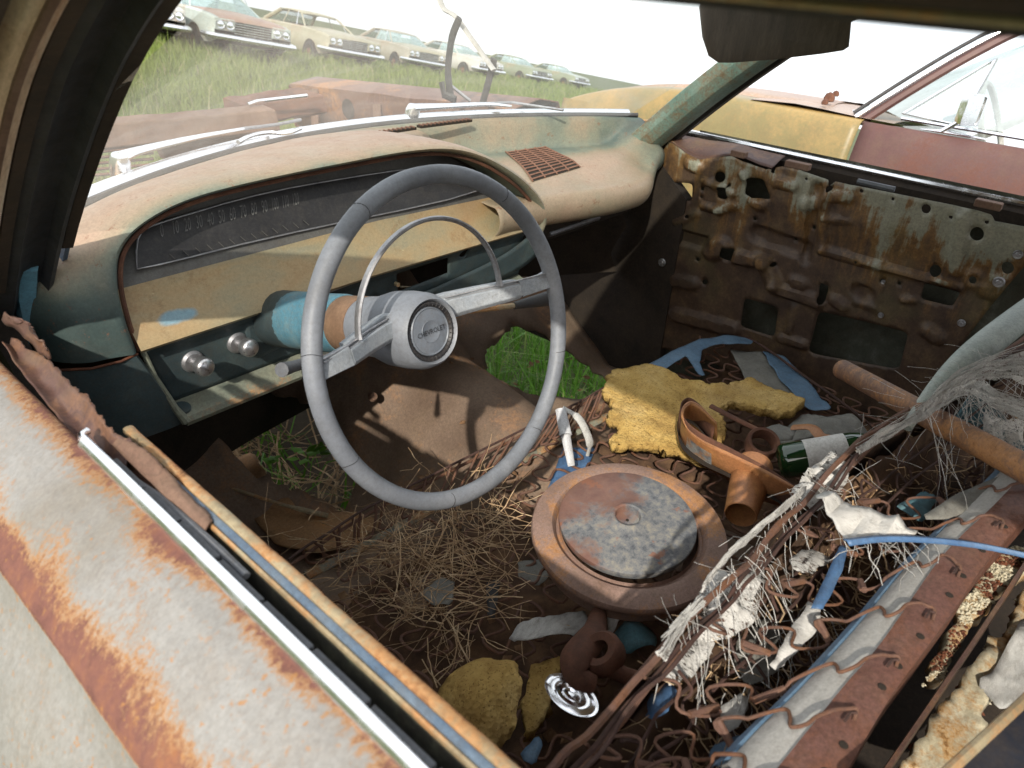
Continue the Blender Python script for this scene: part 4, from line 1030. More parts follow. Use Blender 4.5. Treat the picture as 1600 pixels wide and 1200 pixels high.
def sinuous(a, b, period, amp, side, sag=0.0, n_per=20, ph=0.0):
    """S-shaped wire from a to b; loops swing along 'side'"""
    a = Vector(a); b = Vector(b); L = (b - a).length; k = max(2, round(L / period)); d = (b - a) / L; side = (Vector(side) - d * Vector(side).dot(d)).normalized()
    pts = []
    for i in range(k * n_per + 1):
        t = i / (k * n_per); th = 2 * math.pi * k * t + ph
        env = min(1, t * k * 2, (1 - t) * k * 2)
        s_ = math.sin(th); along = L * t - period * 0.20 * math.sin(2 * th) * env
        p = a + d * along + side * amp * s_ * (1.0 - 0.12 * s_ * s_) * env * 1.1
        p.z -= sag * math.sin(math.pi * t)
        pts.append(p)
    return pts

cush = bpy.data.objects.new('seat_cushion', None); link(cush, car); cush.location = (0, 0.45, 0.45)
ZC = 0.505
def cz(x, y):   # drooping surface of the spring bed
    return ZC - 0.022 * math.sin(math.pi * min(1, max(0, (0.73 - y) / 0.6))) + 0.015 * n3(x * 5, y * 4, 8) 
for k in range(18):
    x = -0.53 + 0.068 * k + 0.012 * n3(k * 1.7, 4)
    y1 = 0.16 + 0.03 * n3(k * 0.9, 9)
    pts = sinuous((x, 0.715, ZC), (x + 0.03 * n3(k * 0.8, 2), y1, ZC - 0.03), 0.056, 0.025, (1, 0, 0), 0.0, 18, ph=(k % 2) * math.pi)
    for p in pts: p.z = cz(p.x, p.y) + 0.008 * n3(p.x * 11, p.y * 11, 6)
    g = MB(); g.tube(pts, 0.0024, 7); g.build('spring', M['spring'], cush)
# upright loops between the front border wire and the rail
fw = [P(a, b, z=0.530) for a, b in ((452, 884), (560, 812), (700, 738), (840, 668), (905, 635), (965, 600))]
fr_ = [P(a, b, z=0.485) for a, b in ((478, 900), (560, 858), (680, 792), (800, 728), (880, 686), (950, 650))]
g = MB(); g.tube([Vector(q) for q in crom(fw, 40)], 0.0030, 7); g.build('border_wire', M['spring'], cush)
g = MB(); g.tube([Vector(q) + Vector((0, 0, 0.012 + 0.004 * n3(i * .3, 1))) for i, q in enumerate(crom(fw, 40))], 0.0022, 6); g.build('border_wire', M['spring_dark'], cush)
g = MB(); g.tube([Vector(q) for q in crom(fr_, 40)], 0.0085, 8, flat=0.7); g.build('front_rail', rusted('rail_paint', [(0.35, (0.10, 0.15, 0.19)), (0.5, (0.28, 0.29, 0.22)), (0.65, (0.06, 0.06, 0.06))], bias=-0.02, scale=18, fine=90), cush)
fwc = [Vector(q) for q in crom(fw, 200)]; frc = [Vector(q) for q in crom(fr_, 200)]
for k in range(17):
    i = int(8 + k * 11); a = fwc[i]; b = frc[i]; a2 = fwc[min(i + 7, 199)]; b2 = frc[min(i + 7, 199)]
    pts = [a, a.lerp(b, 0.5) + Vector((-0.004, 0, -0.006)), b + Vector((0, 0, 0.004)), (b + b2) / 2 + Vector((0, -0.006, 0.006)), b2 + Vector((0, 0, 0.004)), a2.lerp(b2, 0.5) + Vector((0.004, 0, 0.004)), a2]
    g = MB(); g.tube([Vector(q) + Vector((0, 0, 0.012)) for q in crom(pts, 26)], 0.0023, 7); g.build('spring_loop', M['spring'], cush)
# side border and rear border
g = MB(); g.tube([Vector(q) for q in crom([P(1110, 540, z=0.52), P(1140, 527, z=0.52), P(1180, 534, z=0.52), P(1260, 590, z=0.52), P(1330, 640, z=0.50), P(1390, 690, z=0.48)], 30)], 0.003, 6); g.build('border_wire', M['spring_dark'], cush)
# sagging burlap and packing under the springs
bl = jag([(-0.57, 0.70), (0.66, 0.66), (0.68, 0.10), (-0.57, 0.10)], 0.02, 14, 6)
bh = [jag([(-0.05, 0.55), (0.14, 0.57), (0.10, 0.66), (-0.02, 0.66)], 0.02, 6, 2), jag([(-0.42, 0.62), (-0.34, 0.60), (-0.33, 0.66), (-0.41, 0.67)], 0.01, 6, 3)]
g = patch(bl, lambda x, y: Vector((x, y, cz(x, y) - 0.066 + 0.018 * n3(x * 13, y * 13, 1) + 0.008 * n3(x * 40, y * 40, 1))), 0.012, bh)
g.build('burlap', M['burlap'], cush, solid=0.002)

def cloth(pxs, z0, mat, name, parent=None, amp=0.006, res=0.0048, solid=0.0010, jg=0.003, seed=1, fr=28, tilt=(0, 0), dropz=0.0, label=None, cat=None, group=None, aniso=(1, 1)):
    pts = [P(a, b, z=z0) for a, b in pxs]; po = jag([(p.x, p.y) for p in pts], jg, 5, seed)
    cx = sum(p[0] for p in po) / len(po); cy = sum(p[1] for p in po) / len(po)
    rad = max(math.hypot(p[0] - cx, p[1] - cy) for p in po)
    def f(x, y):
        d = math.hypot(x - cx, y - cy) / rad
        return Vector((x, y, z0 + amp * 1.6 * n3(x * fr * 0.7 * aniso[0], y * fr * 0.7 * aniso[1], seed) + amp * 0.22 * n3(x * fr * 3 * aniso[0], y * fr * 3 * aniso[1], seed + 3) + tilt[0] * (x - cx) + tilt[1] * (y - cy) - dropz * d * d))
    o = patch(po, f, res).build(name, mat, parent, solid=solid)
    if label: tag(o, label, cat, group)
    return o

cloth([(1000, 572), (1050, 548), (1095, 528), (1140, 519), (1182, 522), (1176, 530), (1120, 536), (1098, 545), (1094, 566), (1102, 586), (1092, 584), (1080, 566), (1072, 556), (1040, 572), (1008, 583)], 0.535, M['vinyl_blue'], 'torn_cover', cush, 0.003, jg=0.002, seed=4, dropz=0.015)
cloth([(1190, 548), (1225, 556), (1275, 610), (1300, 640), (1265, 640), (1225, 600)], 0.512, M['vinyl_blue'], 'torn_cover', cush, 0.004, jg=0.003, seed=5)
cloth([(1140, 545), (1190, 550), (1240, 600), (1270, 640), (1205, 618), (1165, 590)], 0.505, M['cloth_grey'], 'canvas', cush, 0.003, jg=0.003, seed=6)
cloth([(880, 700), (930, 700), (900, 780), (858, 830), (840, 800)], 0.475, M['plastic_blue'], 'torn_cover', cush, 0.004, jg=0.004, seed=7)

# ---- seat back: open top of the frame, rods in front, painted rear panel with hooks
back = bpy.data.objects.new('seat_back', None); link(back, car); back.location = (-0.2, 0.1, 0.7)
ZB = 0.85
A0 = [P(a, b, z=ZB) for a, b in ((845, 1225), (960, 1100), (1080, 965), (1165, 880), (1250, 790), (1340, 692), (1420, 640), (1500, 588), (1600, 530), (1660, 495))]
for k, (dx, dy, dz, r_, mt) in enumerate(((0, 0, 0, 0.0030, 'spring'), (0.008, -0.006, -0.010, 0.0022, 'spring_dark'), (-0.006, 0.006, -0.016, 0.0024, 'spring'), (0.014, -0.012, -0.004, 0.0018, 'spring_dark'), (0.004, -0.002, -0.030, 0.0022, 'spring'))):
    g = MB(); g.tube([Vector(q) + Vector((dx + 0.005 * n3(i * 0.25, k), dy + 0.006 * n3(i * 0.2, k, 3), dz + 0.005 * n3(i * 0.3, k, 6))) for i, q in enumerate(crom(A0, 70))], r_, 6); g.build('border_rod', M[mt], back)
BL = [P(a, b, z=ZB) for a, b in ((1180, 1240), (1221, 1192), (1315, 1076), (1379, 1001), (1457, 889), (1499, 840), (1555, 787), (1620, 718))]
BR = [P(a, b, z=ZB) for a, b in ((1300, 1235), (1326, 1200), (1390, 1091), (1442, 1020), (1499, 941), (1540, 880), (1600, 812), (1660, 745))]
CL = [P(a, b, z=ZB - 0.02) for a, b in ((1130, 1190), (1180, 1136), (1244, 1076), (1337, 975), (1409, 889), (1461, 836), (1525, 772), (1590, 705))]
bl_, br_, cl_ = crom(BL, 60), crom(BR, 60), crom(CL, 60)
g = MB(); rows = []; wr = []
for i in range(60):
    a, b = Vector(bl_[i]), Vector(br_[i])
    rows.append([a + Vector((0, 0, -0.012)), a, a.lerp(b, 0.33) + Vector((0, 0, 0.002)), a.lerp(b, 0.66) + Vector((0, 0, 0.0015)), b + Vector((0.002 * n3(i * .5, 3), 0, 0.0)), b + Vector((0, 0, -0.03))]); wr.append([0.1, 0.05, 0, 0.03, 0.1, 0.2])
g.grid(rows, wear=wr); g.build('frame_rail', rusted('frame_red', [(0.3, (0.11, 0.052, 0.042)), (0.7, (0.17, 0.085, 0.068))], bias=-0.07, scale=10, fine=70, rough=0.6, halo=(0.15, 0.065, 0.04), grain=0.6), back)
for t_ in (0.12, 0.2, 0.31, 0.38, 0.47, 0.56, 0.63, 0.74, 0.83):
    i_ = int(t_ * 59); q_ = Vector(bl_[i_]).lerp(Vector(br_[i_]), 0.72) + Vector((0, 0, 0.002))
    g = MB(); g.lathe([(0.0, 0.0006), (0.0028, 0.0006), (0.0034, 0.0)], q_, (0, 0, 1), 10); g.build('hole', M['dark'], back)
g = MB(); rows = []
for i in range(60):
    c, a = Vector(cl_[i]), Vector(bl_[i])
    rows.append([c + Vector((-0.002, 0.0, -0.10)), c + Vector((0, 0, -0.004)), c.lerp(a, 0.12) + Vector((0, 0, 0.001)), c.lerp(a, 0.5) + Vector((0, 0, 0.002)), a + Vector((0, 0, -0.002))])
g.grid(rows); g.build('rear_panel', M['cream_panel'], back)
g = MB(); rows = []
for i in range(60):
    c = Vector(cl_[i]); j = 0.002 * n3(i * 0.4, 8)
    rows.append([c + Vector((-0.010 + j, 0.008, -0.020)), c + Vector((-0.006 + j, 0.005, -0.004)), c + Vector((0.0, 0.0, 0.0015)), c + Vector((0.003, -0.003, 0.0018))])
g.grid(rows); g.build('piping', M['vinyl_blue'], back)
# S-springs bridging the top, with hooks on the rear rail
ai = [Vector(q) for q in crom(A0, 200)]
def near_px(poly, px, py):
    def proj(q):
        v = q - CAM; z = v.dot(fwd); return (800 + v.dot(right) / z * F_PX, 600 + v.dot(down) / z * F_PX)
    return min(range(len(poly)), key=lambda i: (proj(poly[i])[0] - px) ** 2 + (proj(poly[i])[1] - py) ** 2)
blv = [Vector(q) for q in crom(BL, 300)]; brv = [Vector(q) for q in crom(BR, 300)]; clv = [Vector(q) for q in crom(CL, 300)]
for k, (hx, hy) in enumerate(((1232, 1222), (1311, 1121), (1386, 1026), (1452, 943), (1510, 868), (1562, 802), (1606, 745))):
    j = near_px(blv, hx - 30, hy + 20)
    b0_ = blv[j]; b1_ = brv[j]; c = clv[max(0, j - 14)]; hk = b0_.lerp(brv[max(0, min(299, j + 16))], 0.42) + Vector((0, 0, 0.006))
    lift = Vector((0, 0, 0.005)); ac_ = (blv[min(299, j + 5)] - blv[max(0, j - 5)]).normalized()
    m_ = c.lerp(b0_, 0.5)
    s_pts = [c - (b0_ - c) * 0.25 + Vector((0, 0, 0.002)), c + lift + ac_ * 0.004, c.lerp(b0_, 0.30) + lift + ac_ * 0.010, m_ + lift + ac_ * 0.002, c.lerp(b0_, 0.68) + lift - ac_ * 0.010, c.lerp(b0_, 0.92) + lift - ac_ * 0.006, b0_ + lift + ac_ * 0.004, b0_.lerp(hk, 0.55) + lift * 0.8 + ac_ * 0.004, hk + ac_ * 0.002,
             hk + ac_ * 0.003 + (b1_ - b0_).normalized() * 0.006, hk - ac_ * 0.006 + (b1_ - b0_).normalized() * 0.009 - Vector((0, 0, 0.004))]
    p2 = [Vector(q) for q in crom(s_pts, 60)]
    a = min(ai, key=lambda q: (q.x - (b0_.x - 0.12)) ** 2 + (q.y - 0.155) ** 2) + Vector((0, 0, -0.012))
    p1 = sinuous(a, s_pts[0], 0.050, 0.014, ac_, 0.028 + 0.012 * n3(k, 2), 20, ph=(k % 2) * math.pi)
    g = MB(); g.tube(p1[:-1] + p2, 0.0015, 7); g.build('spring', M['spring'], back)
    for tt in (0.35, 0.80):
        m0 = p1[int(len(p1) * tt)]; m1 = p1[min(len(p1) - 1, int(len(p1) * tt) + 5)]
        g = MB(); g.tube([m0, m1], 0.0032, 8); g.build('clip', M['spring'], back)
    q = hk + (b1_ - b0_).normalized() * 0.004 - ac_ * 0.012
    h = MB(); h.tube([q, q + ac_ * 0.010, q + ac_ * 0.011 + (b1_ - b0_).normalized() * 0.004], 0.0012, 5); h.build('hook', M['spring_dark'], back)
# lengthwise helper wires in the well
for k in range(2):
    pts = []
    for i in range(0, 60, 3):
        a = Vector(crom(A0, 60)[i]); c = Vector(cl_[min(59, i)]); t = 0.22 + 0.18 * k
        q = a.lerp(c, t); q.z -= 0.05 + 0.02 * n3(i * .2, k); pts.append(q + Vector((0, 0.01 * n3(i * .4, k, 2), 0)))
    g = MB(); g.tube(pts, 0.0016, 5); g.build('helper_wire', M['spring_dark'], back)
for k in range(9):
    i = 6 + 5.6 * k
    a = Vector(crom(A0, 60)[int(i)]) + Vector((0.01, -0.01, -0.035)); c = Vector(cl_[min(59, int(i) + 2)]) + Vector((0.0, 0.0, -0.045))
    pts = sinuous(a, c, 0.040, 0.013, (1, 0.2, 0), 0.03 + 0.01 * n3(k, 7), 18, ph=k)
    g = MB(); g.tube(pts, 0.0015, 6); g.build('spring', M['spring_dark'], back)
# packing inside the well
a_ = [Vector(q) for q in crom(A0, 60)]; rows = []
for i in range(60):
    a = a_[i]; c = Vector(cl_[i])
    rows.append([a.lerp(c, t) + Vector((0, 0, -0.035 - 0.11 * math.sin(math.pi * min(1, t * 0.9 + 0.08)) + 0.018 * n3(i * 0.5, t * 5, 3) + 0.01 * n3(i * 1.3, t * 12, 5))) for t in np.linspace(0.0, 1.0, 26)])
g = MB(); g.grid(rows); g.build('packing', M['burlap'], back)
# front of the seat back, hanging tatters
rows = []
for i in range(60):
    a = a_[i]; rows.append([a + Vector((0.0, 0.010 + 0.06 * t, -0.03 - 0.33 * t)) + Vector((0.01 * n3(i * .4, t * 3, 2), 0.008 * n3(i * .5, t * 4), 0)) for t in np.linspace(0, 1, 10)])
g = MB(); g.grid(rows); g.build('burlap_face', M['burlap'], back)

# upholstered corner at the passenger's end
g = MB(); pad = [P(1415, 668, z=0.84), P(1462, 610, z=0.87), P(1520, 556, z=0.89), P(1600, 492, z=0.90), P(1700, 420, z=0.90)]
g.tube([Vector(q) for q in crom(pad, 40)], [0.007 + 0.013 * sstep(0, 0.6, i / 39) for i in range(40)], 16, flat=0.75); g.build('padded_corner', M['vinyl_green'], back)

# ------------------------------------------------------------------ loose things on the seat
ac = thing('air_cleaner', 'large round rusty air cleaner lid with a grey worn centre lying on the seat springs', 'air cleaner')
acc = P(983, 824, z=0.610); ac.location = acc
acx = Vector((-0.085, -0.05, 1)).normalized()
def worn_disc():
    n = NB('worn_disc')
    a = n.noise(9, 7, 0.65, n.map((1, 1, 1), (0.31, 0.1, 0.2)), 0.4); f = n.noise(90, 6, 0.75); b = n.noise(34, 6, 0.7)
    x, y, z = n.xyz()
    k = n.math('ADD', a, n.math('ADD', n.math('MULTIPLY', y, 2.6), n.math('MULTIPLY', x, -0.6)))
    k = n.math('ADD', k, n.math('MULTIPLY', n.math('SUBTRACT', f, 0.5), 0.22))
    grey = n.ramp(f, [(0.32, (0.055, 0.062, 0.078)), (0.5, (0.16, 0.165, 0.17)), (0.72, (0.30, 0.27, 0.21))])
    red = n.ramp(b, [(0.3, (0.12, 0.048, 0.032)), (0.7, (0.22, 0.10, 0.065))])
    c = n.mix(n.ramp(k, [(0.50, 0.0), (0.60, 0.85)]), grey, red)
    c = n.mix(n.ramp(n.noise(22, 5, 0.6, n.map((1, 1, 1), (4, 4, 4))), [(0.64, 0), (0.67, 0.7)]), c, (0.26, 0.10, 0.05))
    return n.done(c, 0.55, 0.0, n.bump(f, 0.25, 0.001), 0.5)
g = MB(); g.lathe([(0.085, -0.048), (0.126, -0.046), (0.1285, -0.036), (0.1290, -0.018), (0.1380, -0.0165), (0.1405, -0.0125), (0.1405, -0.0065), (0.1388, -0.0030), (0.1340, -0.0010), (0.1180, 0.0035), (0.1110, 0.0030), (0.1060, -0.0030), (0.1045, -0.0075), (0.1000, -0.0085), (0.0985, -0.002)], acc, acx, 96)
g.build('pan', rusted('pan_rust', [(0.3, (0.17, 0.100, 0.075)), (0.6, (0.28, 0.185, 0.15))], bias=-0.045, scale=14, fine=90, rough=0.7, rust=[(0.3, (0.09, 0.038, 0.022)), (0.6, (0.19, 0.08, 0.045)), (0.8, (0.30, 0.20, 0.15))], bump=0.5), ac)
cc_ = acc + Vector((0.004, 0.007, 0)); 
g = MB(); g.lathe([(0.096, -0.004), (0.0990, 0.004), (0.0985, 0.0085), (0.0965, 0.0098), (0.06, 0.0125), (0.030, 0.0140), (0.0255, 0.0170), (0.0215, 0.0185), (0.0185, 0.0170), (0.0165, 0.0090), (0.010, 0.0070), (0.0, 0.0072)], cc_, acx, 96)
dsk = g.build('disc', worn_disc(), ac)
g = MB(); g.lathe([(0.0, 0.0082), (0.0022, 0.0082), (0.0026, 0.006)], cc_, acx, 10); g.build('stud_hole', M['dark'], dsk)

# yellow foam sheet and chunk
def foam_lump(poly, zf, thick, amp, name, label, seed, res=0.0045, jg=0.007):
    po = jag(poly, jg, 8, seed)
    cx = sum(p[0] for p in po) / len(po); cy = sum(p[1] for p in po) / len(po)
    def f(x, y):
        return Vector((x, y, zf(x, y) + amp * n3(x * 12, y * 12, seed) + amp * 0.35 * n3(x * 45, y * 45, seed) + 0.0022 * n3(x * 150, y * 150, seed) + 0.0015 * n3(x * 330, y * 330, seed)))
    o = patch(po, f, res).build(name, M['foam'], None, solid=thick, sharp=55)
    return tag(o, label, 'foam')
fpx = [(938, 628), (955, 588), (1010, 582), (1060, 600), (1110, 612), (1170, 600), (1225, 622), (1255, 640), (1235, 655), (1180, 650), (1140, 640), (1120, 655), (1130, 690), (1120, 740), (1060, 712), (1000, 700), (955, 705), (948, 690), (965, 680), (950, 668), (948, 655), (965, 650)]
fpo = [(q.x, q.y) for q in (P(a, b, z=0.545) for a, b in fpx)]
foam_lump(fpo, lambda x, y: 0.548 + 0.014 * n3(x * 7, y * 7, 3) - 0.05 * max(0, x - 0.36), 0.016, 0.010, 'foam_sheet', 'torn sheet of yellow seat foam lying behind the round air cleaner', 4)
cpx = [(682, 1100), (712, 1062), (760, 1050), (790, 1056), (812, 1060), (806, 1085), (815, 1100), (806, 1130), (800, 1170), (775, 1190), (740, 1180), (700, 1150)]
cpo = [(q.x, q.y) for q in (P(a, b, z=0.56) for a, b in cpx)]
ccx = sum(p[0] for p in cpo) / len(cpo); ccy = sum(p[1] for p in cpo) / len(cpo)
foam_lump(cpo, lambda x, y: 0.610 - 9.0 * ((x - ccx) ** 2 + (y - ccy) ** 2), 0.055, 0.016, 'foam_chunk', 'lumpy yellow foam chunk beside the driver door at the bottom', 9, res=0.005, jg=0.004)
c2 = [(830, 1040), (880, 1030), (870, 1075), (850, 1120), (825, 1150), (815, 1110)]
cpo2 = [(q.x, q.y) for q in (P(a, b, z=0.50) for a, b in c2)]
foam_lump(cpo2, lambda x, y: 0.50, 0.02, 0.010, 'foam_scrap', 'small shaded brownish foam scrap right of the lumpy foam chunk', 12, jg=0.004)

# rusty air duct with a curved sheet wall, spout and paper label
M['duct'] = rusted('duct_rust', [(0.3, (0.28, 0.115, 0.045)), (0.7, (0.42, 0.19, 0.08))], bias=-0.03, scale=14, fine=70, rough=0.45, rust=[(0.3, (0.10, 0.04, 0.02)), (0.6, (0.20, 0.08, 0.04)), (0.8, (0.34, 0.14, 0.05))])
du = thing('air_duct', 'orange rusty sheet metal air duct with an open round spout behind the air cleaner', 'air duct', P(1150, 730, z=0.56))
wall = [Vector(q) for q in crom([P(a, b, z=0.64) for a, b in ((1120, 662), (1095, 637), (1078, 630), (1066, 643), (1072, 668), (1098, 690), (1145, 712), (1200, 738), (1243, 762))], 48)]
dw = [Vector(q) for q in crom([P(a, b, z=0.575) for a, b in ((1120, 690), (1090, 672), (1068, 662), (1058, 678), (1066, 702), (1098, 728), (1140, 752), (1185, 780), (1232, 795))], 48)]
g = MB(); g.grid([[a, a.lerp(b, 0.08) + Vector((-0.002, -0.002, 0)), a.lerp(b, 0.5) + Vector((-0.003, -0.003, 0)), b] for a, b in zip(wall, dw)]); g.build('wall', M['duct'], du, solid=0.002)
inn = [w + Vector((0.030, 0.020, -0.004)) * (0.25 + 0.75 * math.sin(math.pi * i / 47)) for i, w in enumerate(wall)]
g = MB(); g.grid([[w, w.lerp(q, 0.16) + Vector((0, 0, 0.0005)), w.lerp(q, 0.17) + Vector((0, 0, -0.004))] for w, q in zip(wall, inn)]); g.build('rim', M['duct'], du, solid=0.0012, sharp=25)
g = MB(); g.grid([[q + Vector((0, 0, -0.002)), q + Vector((-0.002, -0.002, -0.045))] for q in inn]); g.build('inner_wall', M['rust_brown'], du, solid=0.0015)
g = MB(); g.grid([[w + Vector((0, 0, -0.042)), q + Vector((0, 0, -0.042))] for w, q in zip(wall, inn)]); g.build('trough', M['dark'], du)
g = MB(); g.tube([P(1110, 634, z=0.625), P(1150, 655, z=0.62), P(1185, 672, z=0.61)], 0.007, 8, flat=0.4); g.build('rib', M['rust_brown'], du)
s0, s1 = P(1176, 735, z=0.600), P(1157, 804, z=0.588)
ax = (s1 - s0); Ls = ax.length
g = MB(); g.lathe([(0.0300, -0.012), (0.0325, 0.0), (0.029, Ls * 0.5), (0.0245, Ls), (0.0230, Ls + 0.001), (0.0225, Ls * 0.95), (0.026, Ls * 0.3), (0.0, Ls * 0.28)], s0, ax, 36); g.build('spout', M['duct'], du)
lw_ = [5, 6]
lab = MB(); rows = []
for i in range(24, 32):
    a, b = wall[i], dw[i]
    nn = Vector((-0.0045, -0.005, 0.001)); rows.append([a.lerp(b, 0.25) + nn, a.lerp(b, 0.55) + nn * 1.15, a.lerp(b, 0.85) + nn])
lab.grid(rows); lab.build('paper_label', rusted('paper', [(0.35, (0.10, 0.12, 0.15)), (0.5, (0.33, 0.33, 0.31)), (0.65, (0.16, 0.18, 0.22))], bias=-0.02, scale=40, fine=160), du)
rg = P(1192, 692, z=0.60)
g = MB(); g.lathe([(0.020, -0.018), (0.028, -0.018), (0.029, 0.004), (0.027, 0.008), (0.022, 0.008), (0.020, 0.004), (0.020, -0.018)], rg, (-0.35, -0.25, 0.9), 32); tag(g.build('metal_collar', M['rust_brown'], None), 'short rusty pipe collar between the duct and the green bottle', 'collar')
g = MB(); g.tube([Vector(q) for q in crom([P(1238, 668, z=0.60), P(1268, 668, z=0.615), P(1285, 683, z=0.615), P(1320, 690, z=0.61), P(1352, 700, z=0.59)], 24)], 0.010, 8, flat=0.35); tag(g.build('bent_bracket', M['duct'], None), 'bent orange rusty strap above the green bottle', 'bracket')
# dark cloth heap behind
cloth([(1215, 660), (1255, 640), (1310, 632), (1370, 645), (1385, 665), (1340, 690), (1290, 680), (1240, 670)], 0.56, M['cloth_grey'], 'grey_rag', None, 0.012, seed=14, dropz=0.05, label='grey crumpled rag heaped on the passenger side of the springs', cat='rag')
cloth([(1195, 668), (1215, 660), (1245, 672), (1240, 688), (1205, 690)], 0.585, M['cloth_grey'], 'grey_scrap', None, 0.004, seed=15, label='small stiff grey scrap left of the grey crumpled rag', cat='scrap')
# green bottle
bo = thing('green_bottle', 'green glass bottle with a white paper label lying behind the seat rods', 'bottle')
b0, b1 = P(1218, 722, z=0.605), P(1330, 704, z=0.640)
bo.location = b0; bx = (b1 - b0).normalized()
def bottle_glass():
    n = NB('green_glass'); return n.done((0.006, 0.035, 0.010), 0.08, 0.0, None, 0.6, coat=0.5)
g = MB(); g.lathe([(0.0, 0.004), (0.016, 0.003), (0.022, 0.0), (0.027, 0.003), (0.0295, 0.010), (0.0295, 0.115), (0.027, 0.13), (0.014, 0.16), (0.0125, 0.20), (0.0145, 0.205), (0.0145, 0.225), (0.0, 0.226)], b0, bx, 40); g.build('glass', bottle_glass(), bo)
g = MB(); g.lathe([(0.0299, 0.040), (0.0301, 0.041), (0.0301, 0.104), (0.0299, 0.105)], b0, bx, 40); g.build('label_paper', plain('label_paper', [(0.3, (0.5, 0.49, 0.46)), (0.7, (0.66, 0.65, 0.62))], 20, 0.7), bo)
tow = (CAM - b0).normalized(); upb = (tow - bx * tow.dot(bx)).normalized(); sd_ = bx.cross(upb)
for k, (al, rot) in enumerate(((0.056, 0.3), (0.064, 0.15), (0.075, 0.0), (0.084, -0.2))):
    for j in range(6):
        an = rot + (j - 2.5) * 0.11 + 0.35
        d = upb * math.cos(an) + sd_ * math.sin(an)
        if (j * 7 + k * 3) % 5 == 0: continue
        h = MB(); q = b0 + bx * al + d * 0.0303; t_ = (upb * -math.sin(an) + sd_ * math.cos(an)); h.tube([q, q + t_ * 0.0022], 0.0007 if k != 2 else 0.0013, 4); h.build('print', M['black_plastic'], bo)
# rusty rod across the seat back
p0, p1 = P(1316, 577, z=0.80), P(1660, 764, z=0.905)
g = MB(); g.tube([p0 - (p1 - p0) * 0.004, p0, p0.lerp(p1, 0.3), p0.lerp(p1, 0.6), p1], [0.012, 0.0145, 0.0145, 0.0147, 0.0147], 18); tag(g.build('rusty_pipe', rusted('pipe_rust', [(0.3, (0.14, 0.075, 0.05)), (0.7, (0.23, 0.13, 0.085))], bias=0.0, scale=12, fine=80, stretch=(0.5, 1, 1), rough=0.65, rust=[(0.3, (0.07, 0.03, 0.02)), (0.6, (0.17, 0.07, 0.035)), (0.85, (0.30, 0.13, 0.06))]), None), 'long straight rusty pipe leaning across the top of the seat back', 'pipe')
# white plastic clip by the wheel
wp = plain('white_plastic', [(0.3, (0.42, 0.43, 0.46)), (0.7, (0.62, 0.63, 0.64))], 20, 0.4, dirt=0.4)
wc = thing('white_tube', 'torn white plastic tube standing on the springs right of the steering wheel', 'plastic tube', P(895, 720, z=0.52))
q0, q1, q2 = P(876, 640, z=0.60), P(884, 680, z=0.575), P(893, 728, z=0.53)
g = MB(); g.tube([q0, q1], [0.010, 0.0115], 12, flat=0.7); g.build('sleeve', wp, wc)
g = MB(); g.tube([q1 - (q1 - q0) * 0.1, q2], [0.0095, 0.007], 10, flat=0.6); g.build('inner_tube', wp, wc)
g = MB(); g.tube([Vector(q) for q in crom([P(879, 637, z=0.60), P(905, 655, z=0.585), P(921, 690, z=0.555), P(918, 712, z=0.53)], 16)], [0.006] * 4 + [0.010] * 8 + [0.005] * 4, 10, flat=0.5); g.build('flap', M['cloth_white'], wc)

# rags on the cushion and round the seat back
rg_ = 'pale rags on the seat'
cloth([(795, 985), (810, 965), (850, 962), (880, 950), (915, 940), (925, 960), (905, 985), (870, 992), (830, 994)], 0.545, M['cloth_white'], 'white_rag', None, 0.010, seed=21, dropz=0.02, label='white crumpled rag under the near edge of the air cleaner', cat='rag')
cloth([(945, 952), (975, 955), (960, 985), (948, 1000)], 0.55, M['cloth_white'], 'white_scrap', None, 0.006, seed=22, label='small white scrap left of the teal cloth', cat='scrap')
cloth([(955, 985), (985, 952), (1025, 962), (1030, 1000), (985, 1012), (955, 1004)], 0.545, M['cloth_teal'], 'teal_cloth', None, 0.008, seed=23, dropz=0.03, label='teal cloth scrap below the air cleaner', cat='cloth')
cloth([(1275, 772), (1300, 764), (1335, 786), (1392, 812), (1442, 836), (1400, 842), (1330, 846), (1308, 822), (1284, 792)], 0.885, M['gauze_dense'], 'white_rag', None, 0.006, seed=24, fr=40, jg=0.002, aniso=(1, 3), label='wide white rag draped from the seat back rods to the blue strip', cat='rag')
cloth([(1235, 770), (1262, 730), (1310, 705), (1325, 712), (1322, 760), (1290, 790), (1262, 800)], 0.835, M['gauze'], 'white_rag', None, 0.010, seed=25, fr=50, aniso=(2, 1), label='grey-white gauze rag hanging over the rods in front of the bottle', cat='rag')
cloth([(1085, 965), (1100, 905), (1130, 880), (1190, 870), (1222, 880), (1195, 905), (1178, 930), (1185, 965), (1150, 978), (1110, 972)], 0.825, M['gauze'], 'white_rag', None, 0.012, seed=26, fr=45, aniso=(2, 1), dropz=0.03, label='frayed white rag hanging in the middle of the seat back springs', cat='rag')
cloth([(1200, 1045), (1225, 1000), (1262, 945), (1278, 940), (1282, 975), (1255, 1010), (1225, 1040)], 0.80, M['gauze_dense'], 'white_rag', None, 0.006, seed=27, fr=40, jg=0.003, label='narrow white rag at the lower end of the dark blue strip', cat='rag')
cloth([(1262, 960), (1290, 900), (1312, 852), (1326, 848), (1318, 890), (1290, 945), (1276, 968)], 0.815, M['plastic_blue'], 'blue_strip', None, 0.004, seed=28, jg=0.001, label='dark blue plastic strip hanging down into the seat back', cat='strip')
q = [P(a, b, z=0.895) for a, b in ((1322, 848), (1380, 842), (1450, 844), (1530, 853), (1620, 872), (1680, 886))]
g = MB(); rows = []
